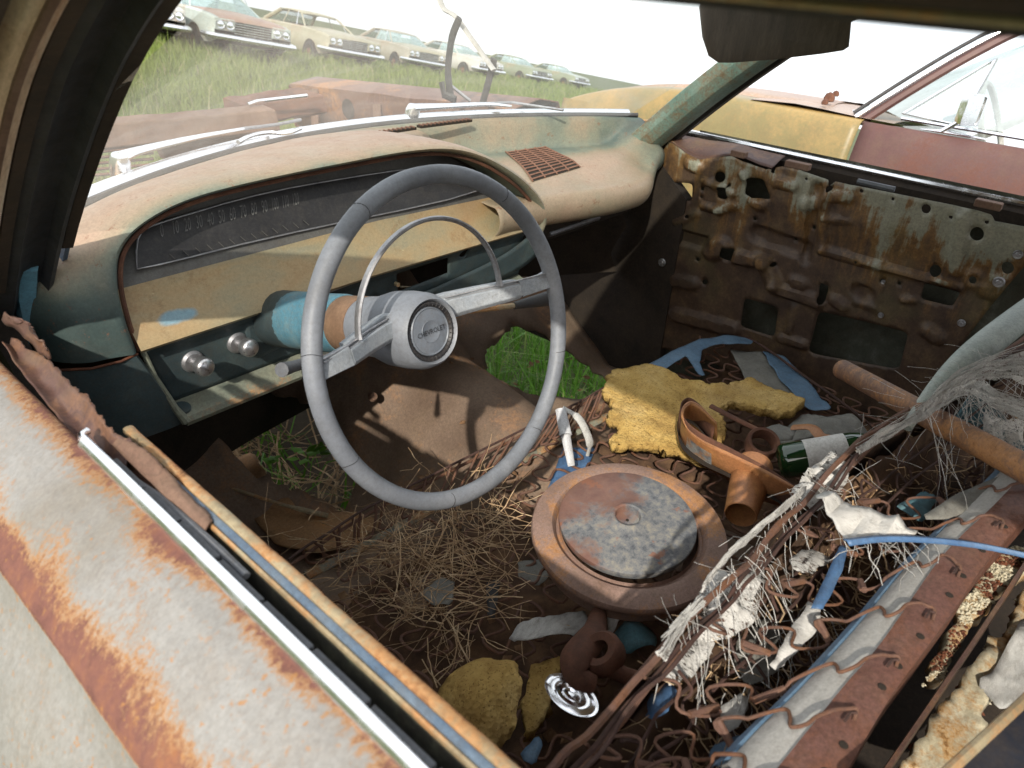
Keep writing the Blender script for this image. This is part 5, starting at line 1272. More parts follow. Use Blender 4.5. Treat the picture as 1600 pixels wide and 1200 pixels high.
for i, v in enumerate(crom(q, 40)):
    v = Vector(v); w = 0.0045
    rows.append([v + Vector((0.3, 0.7, 0)) * w * 1.0, v + Vector((0, 0, 0.0015)), v - Vector((0.3, 0.7, 0)) * w * 1.0 + Vector((0, 0, -0.001))])
g.grid(rows); tag(g.build('blue_strap', M['plastic_blue'], None, solid=0.0012), 'bright blue plastic strap crossing the right edge above the cream panel', 'strap')
cloth([(1430, 812), (1500, 770), (1560, 745), (1590, 752), (1535, 790), (1480, 812)], 0.835, M['cloth_grey'], 'grey_card', None, 0.003, seed=30, jg=0.001, label='flat grey card scrap under the rusty pipe', cat='scrap')
# white gauze pulled over the passenger's end
THREADS = MB()
def gauze(pa, pb, z0, z1, n, seed, label, mat='gauze', wv=4):
    a = crom([P(x, y, z=z0) for x, y in pa], n); b = crom([P(x, y, z=z1) for x, y in pb], n); rows = []
    for i in range(n):
        p, q2 = Vector(a[i]), Vector(b[i])
        rows.append([p.lerp(q2, t) + Vector((0.003 * n3(i * .3, t * 3, seed), 0.003 * n3(i * .3, t * 3, seed + 4), 0.010 * n3(i * 0.12, t * wv * 2.2, seed))) for t in np.linspace(0, 1, 18)])
    for k in range(26):
        t0 = random.uniform(-0.15, 1.15); t1 = t0 + random.uniform(-0.3, 0.3); i0 = random.randrange(0, n // 2); i1 = random.randrange(n // 2, n)
        pts_ = [Vector(a[i]).lerp(Vector(b[i]), t0 + (t1 - t0) * (i - i0) / (i1 - i0)) + Vector((0.002 * n3(i * .2, k), 0.002 * n3(i * .2, k, 5), 0.004 + 0.004 * n3(i * 0.15, k, 9))) for i in range(i0, i1 + 1)]
        THREADS.tube(pts_, random.choice((0.0003, 0.0004, 0.0006)), 3, caps=False)
    g = MB(); g.grid(rows); o = g.build('gauze', M[mat], None, solid=0.001); tag(o, label, 'gauze', None); return o
gauze([(1440, 636), (1490, 590), (1545, 566), (1600, 552), (1680, 540)], [(1450, 640), (1495, 612), (1545, 590), (1600, 598), (1680, 620)], 0.915, 0.900, 40, 3, 'sunlit white gauze bunched over the padded seat corner')
gauze([(1335, 700), (1420, 650), (1510, 598), (1560, 612), (1640, 640)], [(1345, 708), (1425, 665), (1505, 618), (1560, 640), (1640, 672)], 0.885, 0.880, 40, 5, 'blue-white gauze strap crossing the right edge below the sunlit gauze')
gauze([(1540, 640), (1555, 650), (1575, 655), (1600, 658)], [(1530, 700), (1545, 720), (1570, 705), (1600, 730)], 0.880, 0.83, 24, 8, 'short white gauze tatter hanging at the right edge')
gauze([(1100, 912), (1140, 866), (1200, 812), (1260, 762)], [(1092, 930), (1133, 876), (1190, 822), (1253, 770)], 0.87, 0.86, 30, 12, 'white gauze wound round the seat back rods left of the hanging rag')
gauze([(1025, 1020), (1050, 985), (1075, 955), (1095, 930)], [(1040, 1030), (1062, 990), (1082, 962), (1100, 945)], 0.868, 0.862, 24, 14, 'thin pale gauze on the lower seat back rods')
gauze([(1500, 640), (1530, 600), (1560, 640), (1600, 690)], [(1490, 660), (1520, 660), (1560, 690), (1600, 740)], 0.80, 0.78, 24, 18, 'teal cover remains below the gauze strap', 'cloth_teal')
# loose threads (nobody could count them)
g = MB()
def strand(p, d, L, r, n=6, curl=0.5, seed=0):
    pts = [Vector(p)]; d = Vector(d).normalized()
    for i in range(n):
        d = (d + Vector((random.uniform(-1, 1), random.uniform(-1, 1), random.uniform(-0.8, 0.8))) * curl).normalized(); pts.append(pts[-1] + d * L / n)
    return pts
for (cx, cy, z0, m_, L) in ((1180, 880, 0.85, 40, 0.05), (1130, 900, 0.86, 24, 0.05), (1260, 770, 0.86, 26, 0.05), (1360, 690, 0.88, 24, 0.06), (1480, 600, 0.91, 46, 0.08), (1560, 580, 0.915, 46, 0.08), (1390, 860, 0.87, 20, 0.05), (1240, 1010, 0.80, 14, 0.05), (1060, 970, 0.87, 18, 0.05), (1540, 650, 0.88, 20, 0.07), (1420, 640, 0.89, 24, 0.07)):
    for k in range(m_ // 3):
        p = P(cx + random.gauss(0, 22), cy + random.gauss(0, 16), z=z0 + random.uniform(-0.01, 0.012))
        g.tube(strand(p, (random.uniform(-1, 1), random.uniform(-1, 1), random.uniform(-0.6, 0.1)), L * random.uniform(0.2, 0.8), 0.0004, 10, 0.14), 0.00022, 3, caps=False)
for (ax_, ay_, bx_, by_, z0, m_, L) in ((1095, 900, 1215, 885, 0.83, 46, 0.07), (1205, 1030, 1280, 945, 0.80, 26, 0.05), (1240, 775, 1320, 715, 0.84, 36, 0.06), (1290, 800, 1440, 838, 0.88, 26, 0.035), (1440, 640, 1600, 560, 0.91, 60, 0.09), (1500, 600, 1600, 640, 0.88, 34, 0.07), (1020, 1020, 1250, 770, 0.855, 60, 0.05), (1330, 850, 1420, 850, 0.87, 18, 0.035), (1130, 1110, 1180, 1060, 0.80, 16, 0.05)):
    dr = Vector((random.uniform(-0.4, 0.4), -0.5, -0.5))
    for k in range(int(m_ * 0.6)):
        t = random.random(); p = P(ax_ + (bx_ - ax_) * t + random.gauss(0, 6), ay_ + (by_ - ay_) * t + random.gauss(0, 6), z=z0 + random.uniform(-0.006, 0.006))
        dd_ = (dr + Vector((random.gauss(0, 0.45), random.gauss(0, 0.45), random.gauss(0, 0.25)))).normalized(); LL = L * random.uniform(0.4, 1.3)
        g.tube([p + dd_ * LL * q + Vector((0.016 * q * n3(k * 1.7, q * 2.5, 1), 0.016 * q * n3(k * 1.7, q * 2.5, 5), -0.5 * LL * q * q + 0.008 * q * n3(k * 1.7, q * 3, 9))) for q in np.linspace(0, 1, 8)], random.choice((0.00022, 0.0003, 0.0004)), 3, caps=False)
g.v += []; b_ = len(g.v); g.v += THREADS.v; g.f += [tuple(i + b_ for i in f) for f in THREADS.f]
tag(g.build('loose_threads', M['cloth_white'], None), 'loose white threads frayed from the seat cloth', None, None, 'stuff')

# dry straw nest
g = MB()
for k in range(430):
    u = random.random() ** 0.8
    ctr = (random.gauss(655, 78), random.gauss(872, 52))
    if k % 5 == 0: ctr = (random.gauss(740, 40), random.gauss(815, 26))
    if k % 6 == 1: ctr = (random.gauss(690, 40), random.gauss(960, 46))
    p = P(ctr[0], ctr[1], z=0.50 + abs(random.gauss(0, 0.022)))
    if p.x < -0.72: continue
    d = Vector((random.uniform(-1, 1), random.uniform(-1, 1), random.uniform(-0.25, 0.35)))
    L = random.uniform(0.03, 0.13)
    pts = strand(p, d, L, 0, 6, 0.28)
    for q in pts: q.z = max(q.z, 0.485)
    g.tube(pts, random.choice((0.0004, 0.0005, 0.0006, 0.0009)), 3, caps=False)
tag(g.build('dry_straw', M['straw'], None), 'tangled dry straw nest on the seat springs below the steering wheel', None, None, 'stuff')
# stuffing fibres and crumbs in the seat back well
g = MB()
for k in range(420):
    i = random.randrange(4, 56); a = a_[i]; c = Vector(cl_[i]); t = random.uniform(0.1, 0.9)
    p = a.lerp(c, t) + Vector((0, 0, -0.035 - 0.10 * math.sin(math.pi * t) + random.uniform(0, 0.03)))
    g.tube(strand(p, (random.uniform(-1, 1), random.uniform(-1, 1), random.uniform(-0.2, 0.5)), random.uniform(0.015, 0.06), 0, 5, 0.6), random.choice((0.0004, 0.0006, 0.0009)), 3, caps=False)
tag(g.build('stuffing_fibres', M['straw'], None), 'brown stuffing fibres inside the torn seat back', None, None, 'stuff')

# under the air cleaner: bent bracket, bright reflector plate, blue scraps
bk = thing('rusty_bracket', 'dark rusty curved casting lying below the air cleaner by the seat back', 'bracket', P(930, 1030, z=0.56))
g = MB(); g.tube([Vector(q) for q in crom([P(936, 955, z=0.57), P(930, 985, z=0.575), P(918, 1005, z=0.58), P(900, 1030, z=0.585), P(905, 1058, z=0.58), P(930, 1068, z=0.575)], 26)], [0.010 + 0.010 * math.sin(math.pi * i / 25) for i in range(26)], 12, flat=0.7); g.build('arm', M['rust_brown'], bk)
g = MB(); g.lathe([(0.012, 0.012), (0.022, 0.014), (0.027, 0.008), (0.027, -0.008), (0.022, -0.014)], P(942, 1022, z=0.585), (-0.4, 0.3, 0.8), 24); g.build('boss', M['rust_brown'], bk)
g = MB(); g.tube([P(950, 1040, z=0.58), P(975, 1055, z=0.575), P(1000, 1060, z=0.56)], [0.012, 0.010, 0.008], 10); g.build('stem', M['rust_brown'], bk)
pl_ = P(893, 1083, z=0.575)
g = MB(); rows = []
for i in range(9):
    r_ = 0.036 * (i + 1) / 9; rows.append([pl_ + Vector(((r_ * 0.62) * math.cos(2 * math.pi * k / 48), r_ * math.sin(2 * math.pi * k / 48), -3.0 * r_ * r_ + 0.0015 * math.sin(r_ * 900) )) for k in range(48)])
g.grid(rows, closed_u=True); g.add(rows[0], [tuple(range(48))])
tag(g.build('bright_reflector', M['chrome'], None), 'shiny oval reflector plate beside the dark rusty casting', 'reflector')
for k, (pts, z0, m_, lb) in enumerate((([(1115, 1165), (1160, 1150), (1175, 1175), (1150, 1200), (1110, 1200)], 0.78, 'vinyl_blue', 'light blue vinyl scrap inside the seat back near the bottom edge'), ([(905, 1180), (960, 1150), (990, 1135), (985, 1165), (950, 1195), (900, 1210)], 0.60, 'vinyl_blue', 'light blue vinyl scrap under the seat back rods at the bottom'),
        ([(810, 1185), (840, 1150), (850, 1165), (835, 1200)], 0.55, 'vinyl_blue', 'small blue scrap right of the lumpy foam chunk'), ([(655, 925), (690, 905), (712, 915), (705, 945), (675, 945)], 0.515, 'cloth_grey', 'grey-blue fluff scrap caught in the straw'), ([(1120, 1110), (1160, 1080), (1172, 1090), (1160, 1130), (1130, 1140)], 0.79, 'cloth_white', 'pale crumpled scrap deep in the seat back'),
        ([(760, 905), (782, 905), (772, 975), (760, 965)], 0.50, 'rubber', 'black rubber shred between the straw and the air cleaner'), ([(808, 880), (845, 870), (862, 895), (840, 915), (812, 905)], 0.485, 'cloth_grey', 'faded grey card under the springs left of the air cleaner'))):
    cloth(pts, z0, M[m_], 'scrap', None, 0.005, seed=40 + k, jg=0.003, label=lb, cat='scrap')

for k, (pts, z0, m_, lb) in enumerate((([(1040, 1040), (1075, 1000), (1105, 985), (1120, 1010), (1085, 1050), (1050, 1075)], 0.80, 'gauze', 'ragged pale gauze low in the seat back near the rods'), ([(1150, 1000), (1200, 960), (1225, 975), (1215, 1050), (1170, 1075), (1145, 1040)], 0.765, 'cloth_grey', 'grey cloth sagging inside the middle of the seat back'),
        ([(1010, 1090), (1050, 1060), (1062, 1085), (1040, 1130), (1008, 1130)], 0.79, 'plastic_blue', 'crumpled blue plastic scrap beside the lower seat back rods'), ([(1395, 800), (1440, 770), (1470, 780), (1440, 815)], 0.79, 'cloth_teal', 'faded teal scrap deep in the seat back below the grey card'), ([(1230, 880), (1275, 850), (1300, 870), (1270, 905), (1240, 905)], 0.80, 'gauze', 'wisp of gauze under the wide white rag'))):
    cloth(pts, z0, M[m_], 'scrap', None, 0.010, seed=70 + k, jg=0.005, label=lb, cat='scrap')
# dead leaves and flakes over seat and floor
g = MB()
for k in range(420):
    if k % 3 == 0: q = Vector((random.uniform(-0.6, 0.6), random.uniform(0.75, 1.1), 0)); q.z = floor_z(q.x, q.y) + 0.004
    else: q = Vector((random.uniform(-0.6, 0.62), random.uniform(0.12, 0.72), 0)); q.z = cz(q.x, q.y) - 0.045 + random.uniform(0, 0.03)
    an = random.uniform(0, 6.28); L = random.uniform(0.006, 0.022); w = L * random.uniform(0.25, 0.5); d = Vector((math.cos(an), math.sin(an), random.uniform(-0.4, 0.4))); s_ = Vector((-math.sin(an), math.cos(an), random.uniform(-0.4, 0.4)))
    g.add([q, q + d * L * 0.45 + s_ * w, q + d * L * 0.5 + Vector((0, 0, L * 0.15)), q + d * L * 0.45 - s_ * w, q + d * L], [(0, 1, 2), (0, 2, 3), (1, 4, 2), (2, 4, 3)])
tag(g.build('dead_leaves', plain('dead_leaf', [(0.3, (0.10, 0.05, 0.025)), (0.5, (0.20, 0.11, 0.055)), (0.7, (0.34, 0.22, 0.12))], 25, 0.85), None), 'dead leaves and flakes strewn over the seat springs and floor', None, None, 'stuff')
# ---- behind the seat: rusty strap, crumbled padding, rags
strap = [P(a, b, z=0.70) for a, b in ((1360, 1240), (1400, 1180), (1465, 1085), (1530, 990), (1570, 930), (1610, 868))]
g = MB(); rows = []
for v in crom(strap, 40):
    v = Vector(v); rows.append([v + Vector((-0.014, 0.004, -0.002)), v + Vector((-0.012, 0.003, 0.0)), v + Vector((0.012, -0.003, 0.0)), v + Vector((0.014, -0.004, -0.012))])
g.grid(rows); tag(g.build('flat_strap', M['rust_purple'], None, solid=0.002), 'flat brown metal strap lying behind the front seat', 'strap')
M['crumb'] = rusted('crumb', [(0.3, (0.36, 0.31, 0.20)), (0.7, (0.52, 0.48, 0.36))], bias=-0.02, scale=22, fine=70, rough=0.95, halo=(0.40, 0.20, 0.05), rust=[(0.3, (0.08, 0.03, 0.015)), (0.6, (0.20, 0.075, 0.025)), (0.8, (0.40, 0.18, 0.04))], bump=1.0)
GRAIN = {0: MB(), 1: MB()}
def crumb(px_, z0, seed, label, cat='padding', amp=0.006):
    base_ = [(q.x, q.y) for q in (P(a, b, z=z0) for a, b in px_)]; po = jag(base_, 0.008, 9, seed)
    o = patch(po, lambda x, y: Vector((x, y, z0 + amp * n3(x * 22, y * 22, seed) + 0.4 * amp * n3(x * 70, y * 70, seed))), 0.005).build('padding', M['crumb'], None, solid=0.016, sharp=180); tag(o, label, cat)
    xs_ = [p[0] for p in po]; ys_ = [p[1] for p in po]
    for k in range(5200):
        x, y = random.uniform(min(xs_) - 0.01, max(xs_) + 0.01), random.uniform(min(ys_) - 0.01, max(ys_) + 0.01)
        if not inside(po, x, y): continue
        r_ = random.choice((0.0009, 0.0013, 0.0018, 0.0028)); c_ = Vector((x, y, z0 + amp * n3(x * 22, y * 22, seed) + 0.4 * amp * n3(x * 70, y * 70, seed) + r_ * 0.4))
        v_ = [c_ + Vector(q) * r_ * random.uniform(0.6, 1.3) for q in ((1, 0.2, 0), (-0.9, 0.3, 0.1), (0.1, 1, -0.1), (-0.1, -1, 0.1), (0.2, 0, 0.9), (0, 0.1, -1))]
        GRAIN[0 if n3(x * 25, y * 25, seed) > -0.05 else 1].add(v_, [(0, 2, 4), (2, 1, 4), (1, 3, 4), (3, 0, 4), (2, 0, 5), (1, 2, 5), (3, 1, 5), (0, 3, 5)])
crumb([(1440, 1075), (1480, 1005), (1510, 930), (1560, 860), (1600, 855), (1640, 800), (1650, 850), (1560, 930), (1515, 985), (1470, 1060)], 0.69, 51, 'strip of cream crumbling padding left of the flat brown strap')
crumb([(1400, 1210), (1460, 1120), (1520, 1040), (1560, 1000), (1600, 930), (1640, 960), (1560, 1060), (1530, 1120), (1530, 1170), (1480, 1230)], 0.66, 52, 'rust-stained crumbling padding right of the flat brown strap')
tag(GRAIN[0].build('padding_crumbs', plain('crumb_pale', [(0.3, (0.40, 0.35, 0.24)), (0.7, (0.56, 0.52, 0.40))], 60, 0.95), None, smooth=False), 'pale crumbs of rotten padding behind the front seat', None, None, 'stuff')
tag(GRAIN[1].build('rust_flakes', M['rust'], None, smooth=False), 'rust flakes scattered over the padding behind the front seat', None, None, 'stuff')
cloth([(1530, 1060), (1560, 1040), (1600, 960), (1640, 940), (1640, 1080), (1590, 1100), (1560, 1105)], 0.685, M['cloth_white'], 'white_rag', None, 0.012, seed=55, dropz=0.02, label='white rag behind the seat at the right edge', cat='rag')
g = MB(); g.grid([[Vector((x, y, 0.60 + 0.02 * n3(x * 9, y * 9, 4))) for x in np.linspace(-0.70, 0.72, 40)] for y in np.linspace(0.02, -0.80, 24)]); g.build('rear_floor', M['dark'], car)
q0, q1 = P(1380, 1300, z=0.90), P(1660, 1040, z=0.90)
d_ = (q1 - q0).normalized(); sdv = Vector((d_.y, -d_.x, 0)).normalized()
g = MB(); g.hexa([q0 + Vector((0, 0, -0.02)), q1 + Vector((0, 0, -0.02)), q1 + sdv * 0.07 + Vector((0, 0, -0.02)), q0 + sdv * 0.07 + Vector((0, 0, -0.02)), q0, q1, q1 + sdv * 0.07, q0 + sdv * 0.07])
sb = g.build('side_board', plain('navy', [(0.3, (0.012, 0.014, 0.022)), (0.7, (0.025, 0.028, 0.04))], 12, 0.5), None, smooth=False, bevel=0.003)
tag(sb, 'dark navy board with a pale edge in the bottom right corner', 'board')
g = MB(); g.tube([q0 + Vector((0, 0, 0.001)), q1 + Vector((0, 0, 0.001))], 0.0035, 8); g.build('pale_edge', M['ledge'], sb)
# on the driver's floor: thin rod and a broken tan plank
g = MB(); g.tube([Vector(q) for q in crom([P(285, 735, z=0.40), P(360, 762, z=0.37), P(440, 788, z=0.345), P(512, 806, z=0.335)], 16)], [0.004] * 12 + [0.006] * 4, 8, flat=0.7); tag(g.build('thin_rod', M['ledge'], None), 'thin bent rod lying over the driver footwell', 'rod')
po = jag([(q.x, q.y) for q in (P(a, b, z=0.325) for a, b in ((352, 720), (395, 706), (430, 760), (480, 805), (560, 800), (600, 815), (560, 850), (500, 862), (430, 850), (380, 790)))], 0.006, 6, 61)
o = patch(po, lambda x, y: Vector((x, y, 0.325 + 0.006 * n3(x * 9, y * 9, 3))), 0.010).build('floor_scrap', M['tan_floor'], None, solid=0.004); tag(o, 'broken tan rusted floor piece beside the hole in the driver footwell', 'floor piece')
# ------------------------------------------------------------------ ground
def gz(x, y):
    d = math.hypot(x, y)
    return -0.18 * x + 0.02 * y + 0.10 * n3(x * 0.11, y * 0.11, 2) * min(1, d / 6) + 0.02 * n3(x * 0.9, y * 0.9, 6) - 0.02
rs = np.concatenate([np.linspace(0.01, 6, 26), np.geomspace(6.5, 1500, 60)])
g = MB(); rows = []
for r_ in rs:
    rows.append([(r_ * math.cos(2 * math.pi * k / 120), r_ * math.sin(2 * math.pi * k / 120), (gz(r_ * math.cos(2 * math.pi * k / 120), r_ * math.sin(2 * math.pi * k / 120)))) for k in range(120)])
g.grid(rows, closed_u=True, wear=[[1 - sstep(0.9, 1.35, math.hypot(p[0] * 1.25, (p[1] - 0.9) * 0.62)) for p in r_] for r_ in rows])
gnd = NB('ground_soil')
a_n = gnd.noise(0.7, 8, 0.7); b_n = gnd.noise(9, 8, 0.75)
gc = gnd.ramp(b_n, [(0.3, (0.035, 0.024, 0.014)), (0.55, (0.085, 0.06, 0.034)), (0.75, (0.16, 0.12, 0.07))])
gc = gnd.mix(gnd.math('MULTIPLY', gnd.ramp(a_n, [(0.30, 0.55), (0.6, 0.9)]), gnd.math('SUBTRACT', 1.0, gnd.attr('wear'))), gc, gnd.ramp(b_n, [(0.3, (0.035, 0.055, 0.014)), (0.7, (0.10, 0.14, 0.035))]))
ground = g.build('ground', gnd.done(gc, 0.95, 0.0, gnd.bump(b_n, 0.6, 0.02)), None)
tag(ground, 'grassy ground sloping away under the wrecked cars', None, None, 'structure')

# ------------------------------------------------------------------ grass
def grass_material(name, dark, mid, light, dry):
    n = NB(name); t = n.attr('wear')
    c = n.ramp(t, [(0.0, dark), (0.4, mid), (0.8, light), (0.97, dry)])
    p = n.t.nodes.new('ShaderNodeBsdfPrincipled'); n._in(p.inputs['Base Color'], c); p.inputs['Roughness'].default_value = 0.55; p.inputs['Specular IOR Level'].default_value = 0.3
    tl = n.t.nodes.new('ShaderNodeBsdfTranslucent'); n._in(tl.inputs[0], c)
    mx = n.t.nodes.new('ShaderNodeMixShader'); mx.inputs[0].default_value = 0.4
    n.t.links.new(p.outputs[0], mx.inputs[1]); n.t.links.new(tl.outputs[0], mx.inputs[2]); n.t.links.new(mx.outputs[0], n.o.inputs['Surface'])
    return n.m
def blades(xy, h, w, lean, name, mat, tone):
    N = len(xy); z0 = np.array([gz(x, y) for x, y in xy]) - 0.01
    az = RNG.uniform(0, 2 * np.pi, N); fa = az + np.pi / 2 + RNG.normal(0, 0.4, N)
    dx, dy = np.cos(az) * lean * h, np.sin(az) * lean * h; sx, sy = np.cos(fa) * w / 2, np.sin(fa) * w / 2
    base = np.stack([xy[:, 0], xy[:, 1], z0], 1)
    S = np.stack([sx, sy, np.zeros(N)], 1); D = np.stack([dx, dy, np.zeros(N)], 1); Z = np.stack([np.zeros(N), np.zeros(N), h], 1)
    p0, p1 = base - S, base + S
    m0, m1 = base + D * 0.28 + Z * 0.55 - S * 0.8, base + D * 0.28 + Z * 0.55 + S * 0.8
    tp = base + D + Z * (1 - 0.25 * lean[:, None] ** 2)
    V = np.stack([p0, p1, m0, m1, tp], 1).reshape(-1, 3)
    k = np.arange(N)[:, None] * 5
    tris = np.concatenate([k + np.array([0, 1, 3]), k + np.array([0, 3, 2]), k + np.array([2, 3, 4])], 1).reshape(-1, 3)
    me = bpy.data.meshes.new(name); me.vertices.add(len(V)); me.vertices.foreach_set('co', V.astype(np.float32).ravel())
    me.loops.add(len(tris) * 3); me.loops.foreach_set('vertex_index', tris.astype(np.int32).ravel())
    me.polygons.add(len(tris)); me.polygons.foreach_set('loop_start', (np.arange(len(tris)) * 3).astype(np.int32)); me.polygons.foreach_set('loop_total', np.full(len(tris), 3, dtype=np.int32))
    me.update(calc_edges=True)
    at = me.attributes.new('wear', 'FLOAT', 'POINT'); at.data.foreach_set('value', np.repeat(np.clip(tone, 0, 1), 5).astype(np.float32))
    me.materials.append(mat); o = bpy.data.objects.new(name, me); COL.objects.link(o); return o
gm_ = grass_material('grass_field', (0.11, 0.15, 0.032), (0.18, 0.235, 0.055), (0.25, 0.29, 0.09), (0.36, 0.32, 0.18))
N = 120000
th = RNG.uniform(R(18), R(100), N); rr = 3.3 * (62 / 3.3) ** (RNG.uniform(0, 1, N) ** 0.85)
xy = np.stack([rr * np.cos(th), rr * np.sin(th)], 1)
keep = ~((np.abs(xy[:, 0]) < 1.15) & (xy[:, 1] < 3.6)) & ~((xy[:, 0] > 1.3) & (xy[:, 0] < 3.7) & (xy[:, 1] < 3.0))
xy = xy[keep]; rr = rr[keep]; n_ = len(xy)
cl = np.array([n3(x * 0.55, y * 0.55, 3) + 0.6 * n3(x * 1.7, y * 1.7, 8) for x, y in xy])
h = np.clip(RNG.normal(0.28, 0.07, n_) * (1 + 0.45 * cl), 0.10, 0.75)
tone = 0.50 + 0.24 * cl + RNG.normal(0, 0.13, n_) + (RNG.uniform(0, 1, n_) < 0.06) * 0.5
o = blades(xy, h, 0.006 + 0.0009 * rr, np.clip(RNG.normal(0.45, 0.25, n_), 0, 1.1), 'field_grass', gm_, tone)
tag(o, 'long green grass in the field between the wrecks', None, None, 'stuff')
# bright grass under and beside the passenger's footwell
gm2 = grass_material('grass_fresh', (0.07, 0.17, 0.016), (0.11, 0.27, 0.025), (0.17, 0.36, 0.045), (0.26, 0.34, 0.10))
N = 5200
xy = np.stack([RNG.uniform(0.25, 1.75, N), RNG.uniform(0.75, 3.2, N)], 1)
o = blades(xy, RNG.uniform(0.05, 0.26, N) * (0.6 + 0.8 * (np.sin(xy[:, 0] * 23) * np.sin(xy[:, 1] * 19 + 1) > -0.2)), RNG.uniform(0.003, 0.009, N), np.clip(RNG.normal(0.8, 0.35, N), 0, 1.4), 'fresh_grass', gm2, np.where(RNG.uniform(0, 1, N) < 0.12, 0.97, RNG.normal(0.40, 0.28, N)))
tag(o, 'bright green grass showing through the rusted passenger floor', None, None, 'stuff')
N = 130
xy = np.stack([RNG.uniform(-0.5, 0.05, N), RNG.uniform(1.1, 1.9, N)], 1)
o = blades(xy, RNG.uniform(0.06, 0.26, N), RNG.uniform(0.004, 0.010, N), np.clip(RNG.normal(0.8, 0.3, N), 0, 1.3), 'weed_blades', gm2, RNG.normal(0.35, 0.25, N)); tag(o, 'sparse weeds under the hole in the driver floor', None, None, 'stuff')
# broad weed leaves and dead twigs in the driver's footwell hole
g = MB()
for (px, py, z0, m_) in ((428, 716, 0.30, 5), (498, 706, 0.32, 6), (362, 800, 0.30, 5), (330, 740, 0.30, 4), (470, 712, 0.26, 5)):
    for k in range(m_):
        q = P(px + random.gauss(0, 9), py + random.gauss(0, 6), z=z0); an = random.uniform(0, 6.28); L = random.uniform(0.025, 0.05); w = L * 0.34
        d = Vector((math.cos(an), math.sin(an), random.uniform(-0.1, 0.5))); s_ = Vector((-math.sin(an), math.cos(an), random.uniform(-0.3, 0.3)))
        g.add([q, q + d * L * 0.4 + s_ * w, q + d * L * 0.45 + Vector((0, 0, 0.004)), q + d * L * 0.4 - s_ * w, q + d * L], [(0, 1, 2), (0, 2, 3), (1, 4, 2), (2, 4, 3)], [random.uniform(0.1, 0.8)] * 5)
o = g.build('weed_leaves', gm2, None); tag(o, 'small green weed leaves growing up into the driver footwell', None, None, 'stuff')
g = MB()
for k in range(260):
    q = Vector((random.uniform(-0.48, 0.02), random.uniform(1.05, 1.7), 0)); q.z = gz(q.x, q.y) + random.uniform(0.0, 0.09)
    g.tube(strand(q, (random.uniform(-1, 1), random.uniform(-1, 1), random.uniform(-0.1, 0.5)), random.uniform(0.05, 0.22), 0, 4, 0.3), random.choice((0.001, 0.0016, 0.0025)), 4, caps=False)
o = g.build('dead_twigs', M['straw'], None); tag(o, 'dead twigs and dry stalks under the driver floor', None, None, 'stuff')

# ------------------------------------------------------------------ nose of the wreck, seen through the windshield
cowl = MB(); rows = []
for i in range(5):
    t = i / 4
    rows.append([(x, yw(x) + 0.024 + (1.40 + 0.05 * (1 - x * x) - yw(x)) * t if abs(x) > 2 else yw(x) + 0.024 + 0.085 * t, 0.962 - 0.012 * t) for x in np.linspace(-0.82, 0.82, 40)])
cowl.grid(rows); cw = cowl.build('cowl', rusted('cowl_paint', [(0.3, (0.24, 0.19, 0.13)), (0.7, (0.32, 0.28, 0.20))], bias=0.02, scale=8, fine=50), car, solid=0.004)
# left wiper and right wiper
for pts, bl in (((( 186, 246), (215, 236), (300, 216), (380, 201)), ((380, 201), (430, 195), (470, 187))), (((645, 168), (690, 166), (760, 163), (800, 166)), ((700, 164), (800, 160), (880, 172)))):
    wv = [P(a, b, z=1.0) for a, b in pts]
    g = MB(); g.tube([Vector(q) for q in crom(wv, 20)], [0.017 - 0.012 * i / 19 for i in range(20)], 8, flat=0.5); wo = g.build('wiper_arm', M['chrome'], car)
    g = MB(); g.tube([P(a, b, z=1.0) for a, b in bl], 0.0032, 6); g.build('wiper_blade', M['dull_metal'], wo)
    q = wv[0]; g = MB(); g.lathe([(0.0, 0.012), (0.012, 0.010), (0.016, 0.0), (0.016, -0.03)], q + Vector((0, 0, -0.005)), (0, -0.3, 1), 16); g.build('wiper_pivot', M['chrome'], wo)
arc = [P(a, b, z=0.99) for a, b in ((372, 222), (392, 212), (420, 207), (448, 208), (470, 200))]
g = MB(); g.tube([Vector(q) for q in crom(arc, 16)], 0.004, 6); g.build('trim_loop', M['chrome'], car)
# open engine bay: cross bar, inner panels, slats, hood panel thrown in
bar0, bar1 = P(150, 196, z=0.98), P(430, 172, z=0.98)
def beam(p, q, hgt, dep, mat, name, parent, n=16, sag=0.0):
    rows = []
    for i in range(n):
        v = p.lerp(q, i / (n - 1)); s_ = sag * math.sin(math.pi * i / (n - 1)) + 0.004 * n3(i * .4, p.x * 9)
        rows.append([v + Vector((0, 0, s_)), v + Vector((0, dep, s_ + 0.004)), v + Vector((0, dep, s_ - hgt)), v + Vector((0, 0.006, s_ - hgt)), v + Vector((0, -0.012, s_ - hgt * 0.85))])
    g = MB(); g.grid(rows, closed_u=True); g.add(rows[0], [(0, 1, 2, 3, 4)]); g.add(rows[-1], [(4, 3, 2, 1, 0)]); return g.build(name, mat, parent, bevel=0.003)
beam(bar0, bar1, 0.050, 0.05, M['rust_pale'], 'cross_bar', car)
for k in range(7):
    a = P(120, 222 + k * 9, z=0.90 - 0.0 * k); b = P(240, 212 + k * 9, z=0.90)
    g = MB(); g.tube([a, b], 0.003, 4); g.build('louver_slat', M['rust_brown'], car)
g = MB(); g.prism([P(240, 205, z=0.95), P(430, 185, z=0.95), P(440, 230, z=0.86), P(260, 250, z=0.86)], (0, 0.03, 0)); g.build('splash_panel', M['rust_brown'], car, smooth=False)
beam(P(385, 166, z=0.98), P(505, 148, z=0.99), 0.045, 0.10, M['rust_brown'], 'side_rail', car)
g = MB(); g.tube([P(388, 163, z=0.99), P(402, 158, z=0.995), P(480, 149, z=1.0)], 0.004, 6); g.build('rail_trim', M['chrome'], car)
g = MB(); rows = []
